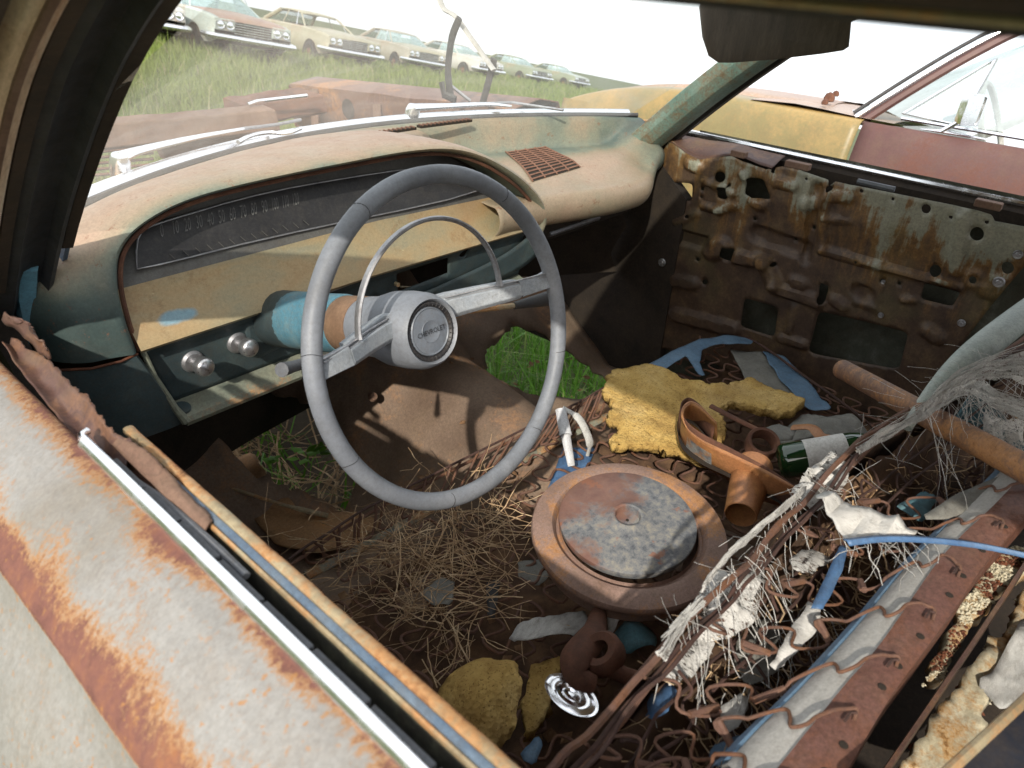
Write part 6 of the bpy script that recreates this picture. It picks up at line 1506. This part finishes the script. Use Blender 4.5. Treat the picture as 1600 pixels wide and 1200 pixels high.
for i in range(16):
    rows.append([Vector((-0.75 + 1.5 * i / 15, y, 0.52 + 0.08 * n3(i * .5, y * 6) )) for y in np.linspace(1.5, 2.6, 16)])
g.grid(rows); g.build('engine_bay', M['dark_floor'], car)
def fender(sd, y0, y1, name):
    g = MB(); rows = []
    for y in np.linspace(y0, y1, 24):
        t = (y - 1.45) / 1.1; zt = 0.925 - 0.085 * t; e = 0.006 * n3(y * 5, sd)
        rows.append([(sd * 0.735, y, zt - 0.16), (sd * 0.725, y, zt - 0.03), (sd * 0.722, y, zt - 0.004 + e), (sd * 0.735, y, zt + e), (sd * 0.84, y, zt + 0.014), (sd * 0.93, y, zt - 0.004), (sd * 0.965, y, zt - 0.06), (sd * 0.975, y, 0.62), (sd * 0.95, y, 0.42)])
    g.grid(rows); o = g.build(name, rusted('fender_rust', [(0.3, (0.13, 0.068, 0.05)), (0.7, (0.22, 0.125, 0.09))], bias=-0.04, scale=5, fine=40), car, solid=0.004)
    t = (y1 - 1.45) / 1.1; zt = 0.925 - 0.085 * t
    g = MB(); g.prism([(sd * 0.735, y1 - 0.002, zt - 0.16), (sd * 0.725, y1 - 0.002, zt - 0.01), (sd * 0.84, y1 - 0.002, zt + 0.006), (sd * 0.93, y1 - 0.002, zt - 0.01), (sd * 0.96, y1 - 0.002, zt - 0.16)], (0, 0.02, 0)); g.build('fender_end', M['rust_brown'], o, smooth=False)
    return o
fender(-1, 1.45, 3.0, 'front_fender'); fr2 = fender(1, 1.45, 2.56, 'front_fender')
g = MB(); g.lathe([(0.0, 0.003), (0.030, 0.003), (0.034, 0.0)], (0.724, 2.22, 0.80), (-1, 0, 0), 16); g.build('hole', M['dark'], fr2)
g = MB(); rows = []
for y in np.linspace(1.5, 2.5, 14): rows.append([(0.70, y, 0.70 + 0.02 * n3(y * 4, 1)), (0.60, y, 0.58), (0.50, y, 0.50)])
g.grid(rows); g.build('inner_fender', M['rust_brown'], fr2)
for y in (1.75, 2.05, 2.4):
    g = MB(); g.tube([(0.72, y, 0.84), (0.66, y - 0.06, 0.62)], 0.016, 6); g.build('strut', M['rust_pale'], fr2)
# hood hinges standing up on the passenger's side
hg = bpy.data.objects.new('hood_hinge', None); link(hg, car); hg.location = (0.6, 1.58, 0.96)
XH = 0.60
g = MB(); g.tube([Vector(q) for q in crom([P(704, 152, x=XH), P(700, 110, x=XH), P(706, 60, x=XH), P(718, 28, x=XH)], 14)], [0.013, 0.013, 0.012, 0.012, 0.011, 0.011, 0.011, 0.011, 0.011, 0.012, 0.012, 0.012, 0.012, 0.010], 8, flat=0.6); g.build('arm', M['rubber'], hg)
g = MB(); g.tube([P(754, 162, x=XH + 0.06), P(764, 125, x=XH + 0.06), P(772, 92, x=XH + 0.06)], 0.012, 8, flat=0.5); g.build('arm', M['rubber'], hg)
g = MB(); g.tube([Vector(q) for q in crom([P(684, -8, x=XH + 0.03), P(694, 14, x=XH + 0.03), P(712, 26, x=XH + 0.03), P(735, 58, x=XH + 0.03), P(772, 110, x=XH + 0.03)], 20)], 0.011, 6, flat=0.45); g.build('link', plain('hinge_paint', [(0.3, (0.30, 0.28, 0.24)), (0.7, (0.45, 0.44, 0.42))], 20, 0.5), hg)
g = MB(); g.tube([P(702, 132, x=XH), P(735, 158, x=XH + 0.04)], 0.005, 6); g.build('spring_rod', M['dull_metal'], hg)
g = MB(); g.tube([P(690, 128, x=XH - 0.01), P(694, 148, x=XH - 0.01), P(712, 156, x=XH)], 0.012, 6, flat=0.5); g.build('bracket', M['rubber'], hg)

# ------------------------------------------------------------------ neighbouring wreck alongside
nb = thing('neighbour_car', 'faded yellow and rust-red car parked alongside the passenger door', 'car')
TH = math.atan(0.18)
NX = Vector((math.cos(TH), 0, -math.sin(TH))); NZ = Vector((math.sin(TH), 0, math.cos(TH))); NO = P(1347, 191, x=1.66); nb.location = NO
def L3(x, y, z): return NO + NX * x + Vector((0, 1, 0)) * y + NZ * z
M['nb_yellow'] = rusted('nb_yellow', [(0.3, (0.165, 0.135, 0.052)), (0.55, (0.205, 0.172, 0.076)), (0.75, (0.235, 0.205, 0.11))], bias=-0.08, scale=2.2, fine=40, grain=0.10, rough=0.42, halo=(0.42, 0.27, 0.10), contrast=0.25, hal_w=0.18)
M['nb_red'] = rusted('nb_red', [(0.3, (0.075, 0.028, 0.026)), (0.5, (0.10, 0.045, 0.041)), (0.7, (0.125, 0.066, 0.060))], bias=-0.10, scale=3, fine=60, grain=0.18, rough=0.5, hal_w=0.06, halo=(0.12, 0.046, 0.032), contrast=0.2)
M['nb_hood'] = rusted('nb_hood', [(0.3, (0.30, 0.20, 0.15)), (0.7, (0.38, 0.29, 0.22))], bias=-0.08, scale=3, fine=40, rough=0.45)
# fender and hood
g = MB(); rows = []; wr = []
for y in np.linspace(0.004, 1.18, 40):
    dr = 0.11 * ((y - 0.4) / 0.78) ** 3 if y > 0.4 else 0
    rows.append([L3(0.03, y, -0.72), L3(-0.03, y, -0.50), L3(-0.035, y, -0.30), L3(-0.02, y, -0.10), L3(-0.008, y, -0.03 - dr), L3(0.0, y, -0.004 - dr), L3(0.012, y, 0.006 - dr), L3(0.05, y, 0.014 - dr), L3(0.10, y, 0.020 - dr), L3(0.148, y, 0.024 - dr)]); wr.append([0.1, 0.05, 0, 0, 0, 0.02, 0.03, 0.02, 0, 0.05])
g.grid(rows, wear=wr); g.build('fender', M['nb_yellow'], nb, solid=0.003)
g = MB(); rows = []
for y in np.linspace(0.16, 1.20, 30):
    dr = 0.11 * ((y - 0.4) / 0.78) ** 3 if y > 0.4 else 0
    yy = lambda x: y - (0.10 * (1 - ((x - 0.85) / 0.7) ** 2) * -1.0 if y < 0.2 else 0)
    rows.append([L3(0.156 + 1.40 * t, yy(0.156 + 1.40 * t), 0.008 + 0.0 - dr if t in (0, 1) else 0.028 + 0.05 * math.sin(math.pi * t) ** 0.7 - dr) for t in np.linspace(0, 1, 31)])
g.grid(rows); g.build('hood', M['nb_hood'], nb, solid=0.003)
# cowl between hood and windshield
g = MB(); g.grid([[L3(0.02 + 1.66 * t, y0_ + 0.10 * math.sin(math.pi * t), za_ + zb_ * math.sin(math.pi * t)) for t in np.linspace(0, 1, 24)] for y0_, za_, zb_ in ((-0.09, 0.012, 0.03), (0.03, 0.014, 0.04), (0.15, 0.020, 0.052), (0.24, 0.022, 0.052), (0.40, 0.012, 0.050))]); g.build('cowl', M['nb_hood'], nb)
# door with red flaked paint
g = MB(); rows = []; wr = []
for y in np.linspace(-0.004, -1.5, 40):
    rows.append([L3(0.03, y, -0.72), L3(-0.03, y, -0.50), L3(-0.035, y, -0.30), L3(-0.02, y, -0.10), L3(-0.008, y, -0.035), L3(0.0, y, -0.008), L3(0.012, y, 0.004), L3(0.05, y, 0.006), L3(0.07, y, -0.01)]); wr.append([0.05] * 9)
g.grid(rows, wear=wr); dr_ = g.build('front_door', M['nb_red'], nb, solid=0.003)
g = MB(); g.grid([[L3(-0.0095, -0.006 - 0.02 * s - 0.004 * math.sin(k), -0.035 - 0.02 * k * 1.0 + 0.0) + Vector((-0.0035 - 0.0007 * k, 0, 0)) for s in (0, 1)] for k in range(5)])
# A-pillar, roof, vent window frame
pil = [L3(0.05, 0.02, 0.0)] + [P(a, b, x=xx) for a, b, xx in ((1420, 152, 1.78), (1490, 108, 1.84), (1560, 66, 1.90), (1640, 20, 1.97), (1760, -25, 2.03))]
g = MB(); pil = [pil[0].lerp(pil[5], k / 5) + Vector((0, 0, 0.035 * math.sin(math.pi * k / 5))) for k in range(6)]; g.tube([Vector(q) for q in crom(pil, 24)], 0.022, 8, flat=0.7); g.build('windshield_pillar', M['nb_red'], nb)
g = MB(); g.tube([Vector(q) + Vector((-0.014, 0.016, 0.014)) for q in crom(pil, 24)], 0.0075, 8); g.build('pillar_moulding', M['chrome'], nb)
g = MB(); g.tube([Vector(q) + Vector((0.004, 0.030, 0.024)) for q in crom(pil, 24)], 0.006, 8); g.build('pillar_gasket', M['rubber'], nb)
v0, v1, v2 = P(1412, 178, x=1.74), P(1556, 92, x=1.86), P(1497, 196, x=1.74)
g = MB(); g.tube([v0, v1, v2], 0.007, 6, closed=True); vf = g.build('vent_frame', M['chrome'], nb)
def car_glass(name, tint, a):
    n = NB(name); d = n.noise(4, 6, 0.7)
    t = n.t.nodes; tr = t.new('ShaderNodeBsdfTransparent'); gl = t.new('ShaderNodeBsdfGlossy'); gl.inputs[1].default_value = 0.05; df = t.new('ShaderNodeBsdfDiffuse'); df.inputs[0].default_value = (*tint, 1); tr.inputs[0].default_value = (0.8, 0.88, 0.87, 1)
    m1 = t.new('ShaderNodeMixShader'); m2 = t.new('ShaderNodeMixShader'); n._in(m1.inputs[0], n.ramp(d, [(0.3, a * 0.6), (0.7, a * 1.3)])); m2.inputs[0].default_value = 0.14
    n.t.links.new(tr.outputs[0], m1.inputs[1]); n.t.links.new(df.outputs[0], m1.inputs[2]); n.t.links.new(m1.outputs[0], m2.inputs[1]); n.t.links.new(gl.outputs[0], m2.inputs[2]); n.t.links.new(m2.outputs[0], n.o.inputs['Surface']); return n.m
M['nb_glass'] = car_glass('nb_glass', (0.6, 0.66, 0.66), 0.35)
g = MB(); g.add([v0, v1, v2], [(0, 1, 2)]); g.build('pane', M['nb_glass'], vf, smooth=False)
w0, w1, w2, w3 = v2, v1, P(1720, 10, x=1.95), P(1720, 228, x=1.74)
g = MB(); g.tube([w1, w0], 0.007, 6); g.build('window_post', M['chrome'], nb)
g = MB(); g.add([w0, w1, w2, w3], [(0, 1, 2, 3)]); g.build('side_window', M['nb_glass'], nb, smooth=False)
g = MB(); g.tube([v0 + Vector((-0.01, 0, -0.012)), P(1720, 236, x=1.74) + Vector((-0.01, 0, 0.0))], 0.006, 6); g.build('belt_moulding', M['chrome'], nb)
# windshield of the neighbour with its foot moulding
base = [P(a, b, z=zz_) for a, b, zz_ in ((1372, 173, 0.93), (1340, 160, 0.93), (1318, 146, 0.93))]
gl_b = [L3(0.06 + 1.58 * t, 0.04 + 0.20 * math.sin(math.pi * t), 0.02 + 0.02 * math.sin(math.pi * t)) for t in np.linspace(0, 1, 20)]
gl_t = [L3(0.22 + 1.26 * t, -0.62 + 0.10 * math.sin(math.pi * t), 0.45) for t in np.linspace(0, 1, 20)]
g = MB(); g.grid([[a.lerp(b, s) + Vector((0, 0.04 * math.sin(math.pi * s), 0)) for a, b in zip(gl_b, gl_t)] for s in np.linspace(0, 1, 8)]); g.build('windshield', M['nb_glass'], nb)
g = MB(); g.tube([q + NZ * 0.004 for q in gl_b], 0.008, 6); g.build('windshield_moulding', M['chrome'], nb)
g = MB(); g.grid([[L3(0.20 + 1.30 * t, y, 0.455 + 0.05 * math.sin(math.pi * t)) for t in np.linspace(0, 1, 16)] for y in np.linspace(-0.58, -2.2, 12)]); g.build('roof', M['nb_yellow'], nb, solid=0.012)
# far side door and inside
g = MB(); g.grid([[L3(1.64, y, z) for y in (0.0, -1.5)] for z in (-0.7, -0.3, 0.0)]); g.build('far_door', M['cloth_grey'], nb, solid=0.03)
for y0, y1 in ((0.0, -0.62), (-1.45, -1.60)):
    g = MB(); g.tube([L3(1.62, y0, 0.0), L3(1.48, y1, 0.45)], 0.022, 6); g.build('pillar', M['cream_panel'], nb)
g = MB(); rows = [[L3(0.08 + 1.52 * t, y, z + 0.03 * math.sin(math.pi * t)) for t in np.linspace(0, 1, 16)] for y, z in ((0.0, -0.01), (-0.10, 0.01), (-0.16, -0.01), (-0.15, -0.12), (-0.05, -0.20))]
g.grid(rows); g.build('dashboard', M['cream_panel'], nb)
g = MB(); g.grid([[L3(0.10 + 1.48 * t, y, z) for t in np.linspace(0, 1, 16)] for y, z in ((-0.40, -0.36), (-0.85, -0.36), (-0.95, -0.30), (-1.05, 0.02), (-1.10, 0.06), (-1.18, 0.02), (-1.20, -0.35))]); g.build('bench_seat', M['cloth_grey'], nb)
wcn = L3(0.45, -0.30, 0.02); wn2 = Vector((0, -0.9, 0.42)).normalized(); wx2 = NX; wy2 = wn2.cross(wx2)
g = MB(); g.tube([wcn + (wx2 * math.cos(k / 32 * 6.2832) + wy2 * math.sin(k / 32 * 6.2832)) * 0.19 for k in range(32)], 0.010, 6, closed=True); g.build('steering_wheel', M['cream_panel'], nb)
# door mirror
mq = P(1520, 172, x=1.66); mf = P(1472, 205, x=1.68)
g = MB(); rows = []
mdir = Vector((-0.45, -0.85, 0.05)).normalized(); mu = Vector((0.1, 0, 1)).normalized(); ms_ = mdir.cross(mu)
for off, sc_ in ((-0.030, 0.5), (-0.022, 0.85), (0.0, 1.0), (0.006, 1.0), (0.006, 0.88), (0.002, 0.86), (0.002, 0.0)):
    rows.append([mq + mdir * off + (ms_ * (0.038 * sc_ * max(-1, min(1, 1.35 * math.cos(k / 24 * 6.2832)))) + mu * (0.044 * sc_ * max(-1, min(1, 1.35 * math.sin(k / 24 * 6.2832))))) for k in range(24)])
g.grid(rows, closed_u=True); mo = g.build('door_mirror', M['chrome'], nb)
g = MB(); g.tube([mq + Vector((0.02, 0.02, -0.03)), mf], [0.010, 0.016], 8, flat=0.6); g.build('mirror_arm', M['chrome'], mo)
g = MB(); g.tube([mf + Vector((0, 0.06, -0.004)), mf, mf + Vector((0, -0.12, -0.002))], [0.004, 0.013, 0.006], 8, flat=0.5); g.build('mirror_foot', M['chrome'], mo)
# rusty knobs of debris on the hood corner
for px, py, r_ in ((1296, 153, 0.020), (1306, 147, 0.013), (1289, 160, 0.012)):
    q = P(px, py, z=0.915); g = MB(); g.lathe([(0.0, r_), (r_ * 0.7, r_ * 0.7), (r_, 0), (r_ * 0.8, -r_ * 0.6)], q, (0.2, 0.1, 1), 7); g.build('rust_lump', M['rust_brown'], nb)

# ------------------------------------------------------------------ row of old cars across the field
def row_mats(c1, c2, nm, bias=-0.06): return rusted(nm, [(0.3, c1), (0.7, c2)], bias=bias, scale=1.6, fine=14, rough=0.5, contrast=0.2, hal_w=0.10, halo=(0.30, 0.20, 0.12))
RM = {'pale': row_mats((0.36, 0.42, 0.40), (0.46, 0.50, 0.46), 'row_pale'), 'yellow': row_mats((0.34, 0.32, 0.22), (0.44, 0.42, 0.33), 'row_yellow'), 'tan': row_mats((0.34, 0.31, 0.25), (0.42, 0.40, 0.34), 'row_tan'), 'white': row_mats((0.48, 0.47, 0.44), (0.60, 0.59, 0.55), 'row_white'), 'green': row_mats((0.20, 0.24, 0.17), (0.28, 0.31, 0.22), 'row_green'), 'hood': row_mats((0.30, 0.19, 0.15), (0.40, 0.31, 0.25), 'row_hood', -0.05)}
M['row_glass'] = car_glass('row_glass', (0.45, 0.60, 0.60), 0.45)
def old_car(name, label, body, hoodm, broken=False):
    c = thing(name, label, 'car', (0, 0, 0), 'old cars lined up across the field')
    st = [(-2.62, 0.74, 0.55, 0.86), (-2.45, 0.90, 0.40, 0.90), (-1.9, 0.96, 0.30, 0.93), (-1.0, 0.985, 0.26, 0.95), (0.0, 0.99, 0.26, 0.96), (0.85, 0.985, 0.28, 0.96), (1.6, 0.97, 0.30, 0.94), (2.2, 0.95, 0.34, 0.90), (2.45, 0.92, 0.42, 0.86), (2.50, 0.90, 0.46, 0.80)]
    def lower(side):
        g = MB(); rows = []
        for y, w, zb, zt in st:
            rows.append([(side * w * 0.90, y, zb), (side * w * 0.98, y, zb + 0.12), (side * w, y, 0.60), (side * w * 0.99, y, zt - 0.20), (side * w * 0.965, y, zt - 0.10), (side * w * 0.97, y, zt - 0.04), (side * w * 0.94, y, zt), (side * w * 0.86, y, zt + 0.01)])
        g.grid(rows); return g.build('body_side', body, c)
    lower(-1); lower(1)
    g = MB(); rows = []
    for y, w, zb, zt in [q for q in st if q[0] >= 0.85]: rows.append([(w * 0.86 * t, y, zt + 0.012 + 0.05 * (1 - t * t) * (1 - max(0, (y - 2.2)) * 1.5)) for t in np.linspace(-1, 1, 13)])
    g.grid(rows); g.build('hood', hoodm, c)
    g = MB(); rows = []
    for y, w, zb, zt in [q for q in st if q[0] <= -1.0]: rows.append([(w * 0.86 * t, y, zt + 0.012 + 0.04 * (1 - t * t)) for t in np.linspace(-1, 1, 9)])
    g.grid(rows); g.build('trunk_lid', body, c)
    # greenhouse: roof, pillars, glass
    g = MB(); rows = []
    for y, w, z in ((0.30, 0.58, 1.315), (0.16, 0.65, 1.35), (-0.35, 0.69, 1.375), (-0.85, 0.66, 1.35), (-1.05, 0.58, 1.30)): rows.append([(w * t, y, z + 0.03 * (1 - t * t)) for t in np.linspace(-1, 1, 9)])
    g.grid(rows); g.build('roof', body, c, solid=0.04)
    for s in (-1, 1):
        for (y0, y1, x0, x1, z1, r_) in ((0.98, 0.28, 0.84, 0.61, 1.32, 0.026), (-0.35, -0.35, 0.88, 0.67, 1.36, 0.014), (-1.70, -1.03, 0.82, 0.60, 1.31, 0.06)):
            g = MB(); g.tube([(s * x0, y0, 0.95), (s * x1, y1, z1)], r_, 6); g.build('pillar', body, c)
        g = MB(); g.add([(s * 0.86, 0.94, 0.96), (s * 0.87, -0.33, 0.96), (s * 0.67, -0.33, 1.35), (s * 0.62, 0.27, 1.32)], [(0, 1, 2, 3)]); 
        if not broken: g.build('side_glass', M['row_glass'], c, smooth=False)
        g = MB(); g.tube([(s * 0.87, 0.50, 0.96), (s * 0.72, 0.30, 1.34)], 0.012, 5); g.build('vent_post', M['chrome'], c)
        # wheel opening and tyre
        for y in (1.55, -1.55):
            g = MB(); g.prism([(s * 0.955, y + 0.36 * math.cos(a), 0.28 + 0.38 * math.sin(a)) for a in np.linspace(-0.1, math.pi + 0.1, 16)], (s * 0.045, 0, 0)); g.build('wheel_opening', M['dark'], c, smooth=False)
            g = MB(); g.lathe([(0.19, 0.03), (0.20, 0.045), (0.30, 0.05), (0.33, 0.02), (0.33, -0.08)], (s * 0.955, y, 0.30), (s, 0, 0), 20); wv = g.build('tyre', M['rubber'], c)
            g = MB(); g.lathe([(0.0, 0.055), (0.10, 0.05), (0.16, 0.03), (0.19, 0.035)], (s * 0.955, y, 0.30), (s, 0, 0), 16); g.build('wheel_rim', M['rust_brown'], wv)
        for x in (0.55, 0.76):
            g = MB(); g.lathe([(0.0, 0.030), (0.05, 0.025), (0.072, 0.012), (0.085, 0.02), (0.092, 0.0)], (s * x, 2.50, 0.735), (0, 1, 0), 18); g.build('headlight', M['chrome'], c)
        g = MB(); g.box((s * 0.66, 2.47, 0.74), (0.46, 0.04, 0.24)); g.build('headlight_panel', body, c, smooth=False, bevel=0.015)
    g = MB(); g.grid([[(0.82 * t, 0.98 + 0.16 * (1 - t * t), 0.965 + 0.02 * (1 - t * t)) for t in np.linspace(-1, 1, 12)], [(0.73 * t, 0.65 + 0.16 * (1 - t * t), 1.15) for t in np.linspace(-1, 1, 12)], [(0.60 * t, 0.29 + 0.08 * (1 - t * t), 1.318) for t in np.linspace(-1, 1, 12)]])
    if not broken: g.build('windshield', M['row_glass'], c)
    g = MB(); g.grid([[(0.80 * t, -1.58, 0.96) for t in (-1, 0, 1)], [(0.58 * t, -1.05, 1.31) for t in (-1, 0, 1)]]); g.build('rear_window', M['row_glass'], c)
    g = MB(); g.box((0, 2.44, 0.70), (0.86, 0.05, 0.24)); gb = g.build('grille_back', M['dark'], c, smooth=False)
    for k in range(5):
        g = MB(); g.tube([(-0.44, 2.475, 0.60 + 0.05 * k), (0.44, 2.475, 0.60 + 0.05 * k)], 0.012, 5); g.build('grille_bar', M['chrome'], gb)
    g = MB(); g.tube([Vector(q) for q in crom([(-0.99, 2.15, 0.50), (-0.97, 2.45, 0.50), (-0.80, 2.60, 0.50), (0, 2.68, 0.50), (0.80, 2.60, 0.50), (0.97, 2.45, 0.50), (0.99, 2.15, 0.50)], 40)], 0.085, 8, flat=0.8, up=(0, 0, 1)); g.build('front_bumper', M['chrome'], c)
    g = MB(); g.box((0, 0.0, 0.45), (1.7, 4.0, 0.2)); g.build('underbody', M['dark'], c, smooth=False)
    g = MB(); g.box((0, -0.55, 0.72), (1.5, 0.18, 0.5)); g.build('bench_seat', M['dark_floor'], c, smooth=False, bevel=0.04)
    return c
def copy_car(src, label, body, hoodm):
    r = src.copy(); COL.objects.link(r); r['label'] = label
    def rec(o, p):
        for ch in o.children:
            d = ch.copy(); COL.objects.link(d); d.parent = p
            nm = ch.name.split('.')[0]
            if nm in ('body_side', 'roof', 'pillar', 'trunk_lid', 'headlight_panel', 'hood') and len(d.material_slots):
                d.material_slots[0].link = 'OBJECT'; d.material_slots[0].material = hoodm if nm == 'hood' else body
            rec(ch, d)
    rec(src, r); return r
def put(c, px, py, depth, yaw):
    d = ray(px, py); q = CAM + d * (depth / F_PX); 
    c.location = (q.x, q.y, gz(q.x, q.y) - 0.06)
    rot = Vector((0, 0, 1)).rotation_difference(UP).to_matrix().to_4x4() @ Matrix.Rotation(yaw, 4, 'Z')
    c.rotation_euler = rot.to_euler()
proto = old_car('old_car', 'pale blue-green sedan with a rusty hood and four headlights in the row across the field', RM['pale'], RM['hood'])
wreck2 = old_car('old_car', 'yellow windowless sedan behind the pale car in the row across the field', RM['yellow'], RM['yellow'], True)
bpy.context.view_layer.update()
specs = [(proto, 322, 46, 18.2, R(173)), (wreck2, 485, 66, 23.5, R(174))]
for c, a, b, d, yw_ in specs: put(c, a, b, d, yw_)
rowc = [('cream sedan, only its front corner showing beside the windshield pillar', 'white', 'white', 165, 38, 17.2, 172), ('tan sedan with a pale blue windshield, third from the left through the windshield', 'tan', 'yellow', 618, 84, 30.0, 168), ('white sedan behind the hood hinge in the row across the field', 'white', 'white', 708, 97, 37.0, 181), ('green sedan right of the hood hinge in the row across the field', 'green', 'green', 800, 110, 46.0, 176), ('small farthest dark green sedan at the right end of the row', 'green', 'pale', 868, 119, 56.0, 178)]
for lb, bm_, hm_, a, b, d, yw_ in rowc:
    c = copy_car(proto, lb, RM[bm_], RM[hm_]); put(c, a, b, d, R(yw_))
bpy.context.view_layer.update()
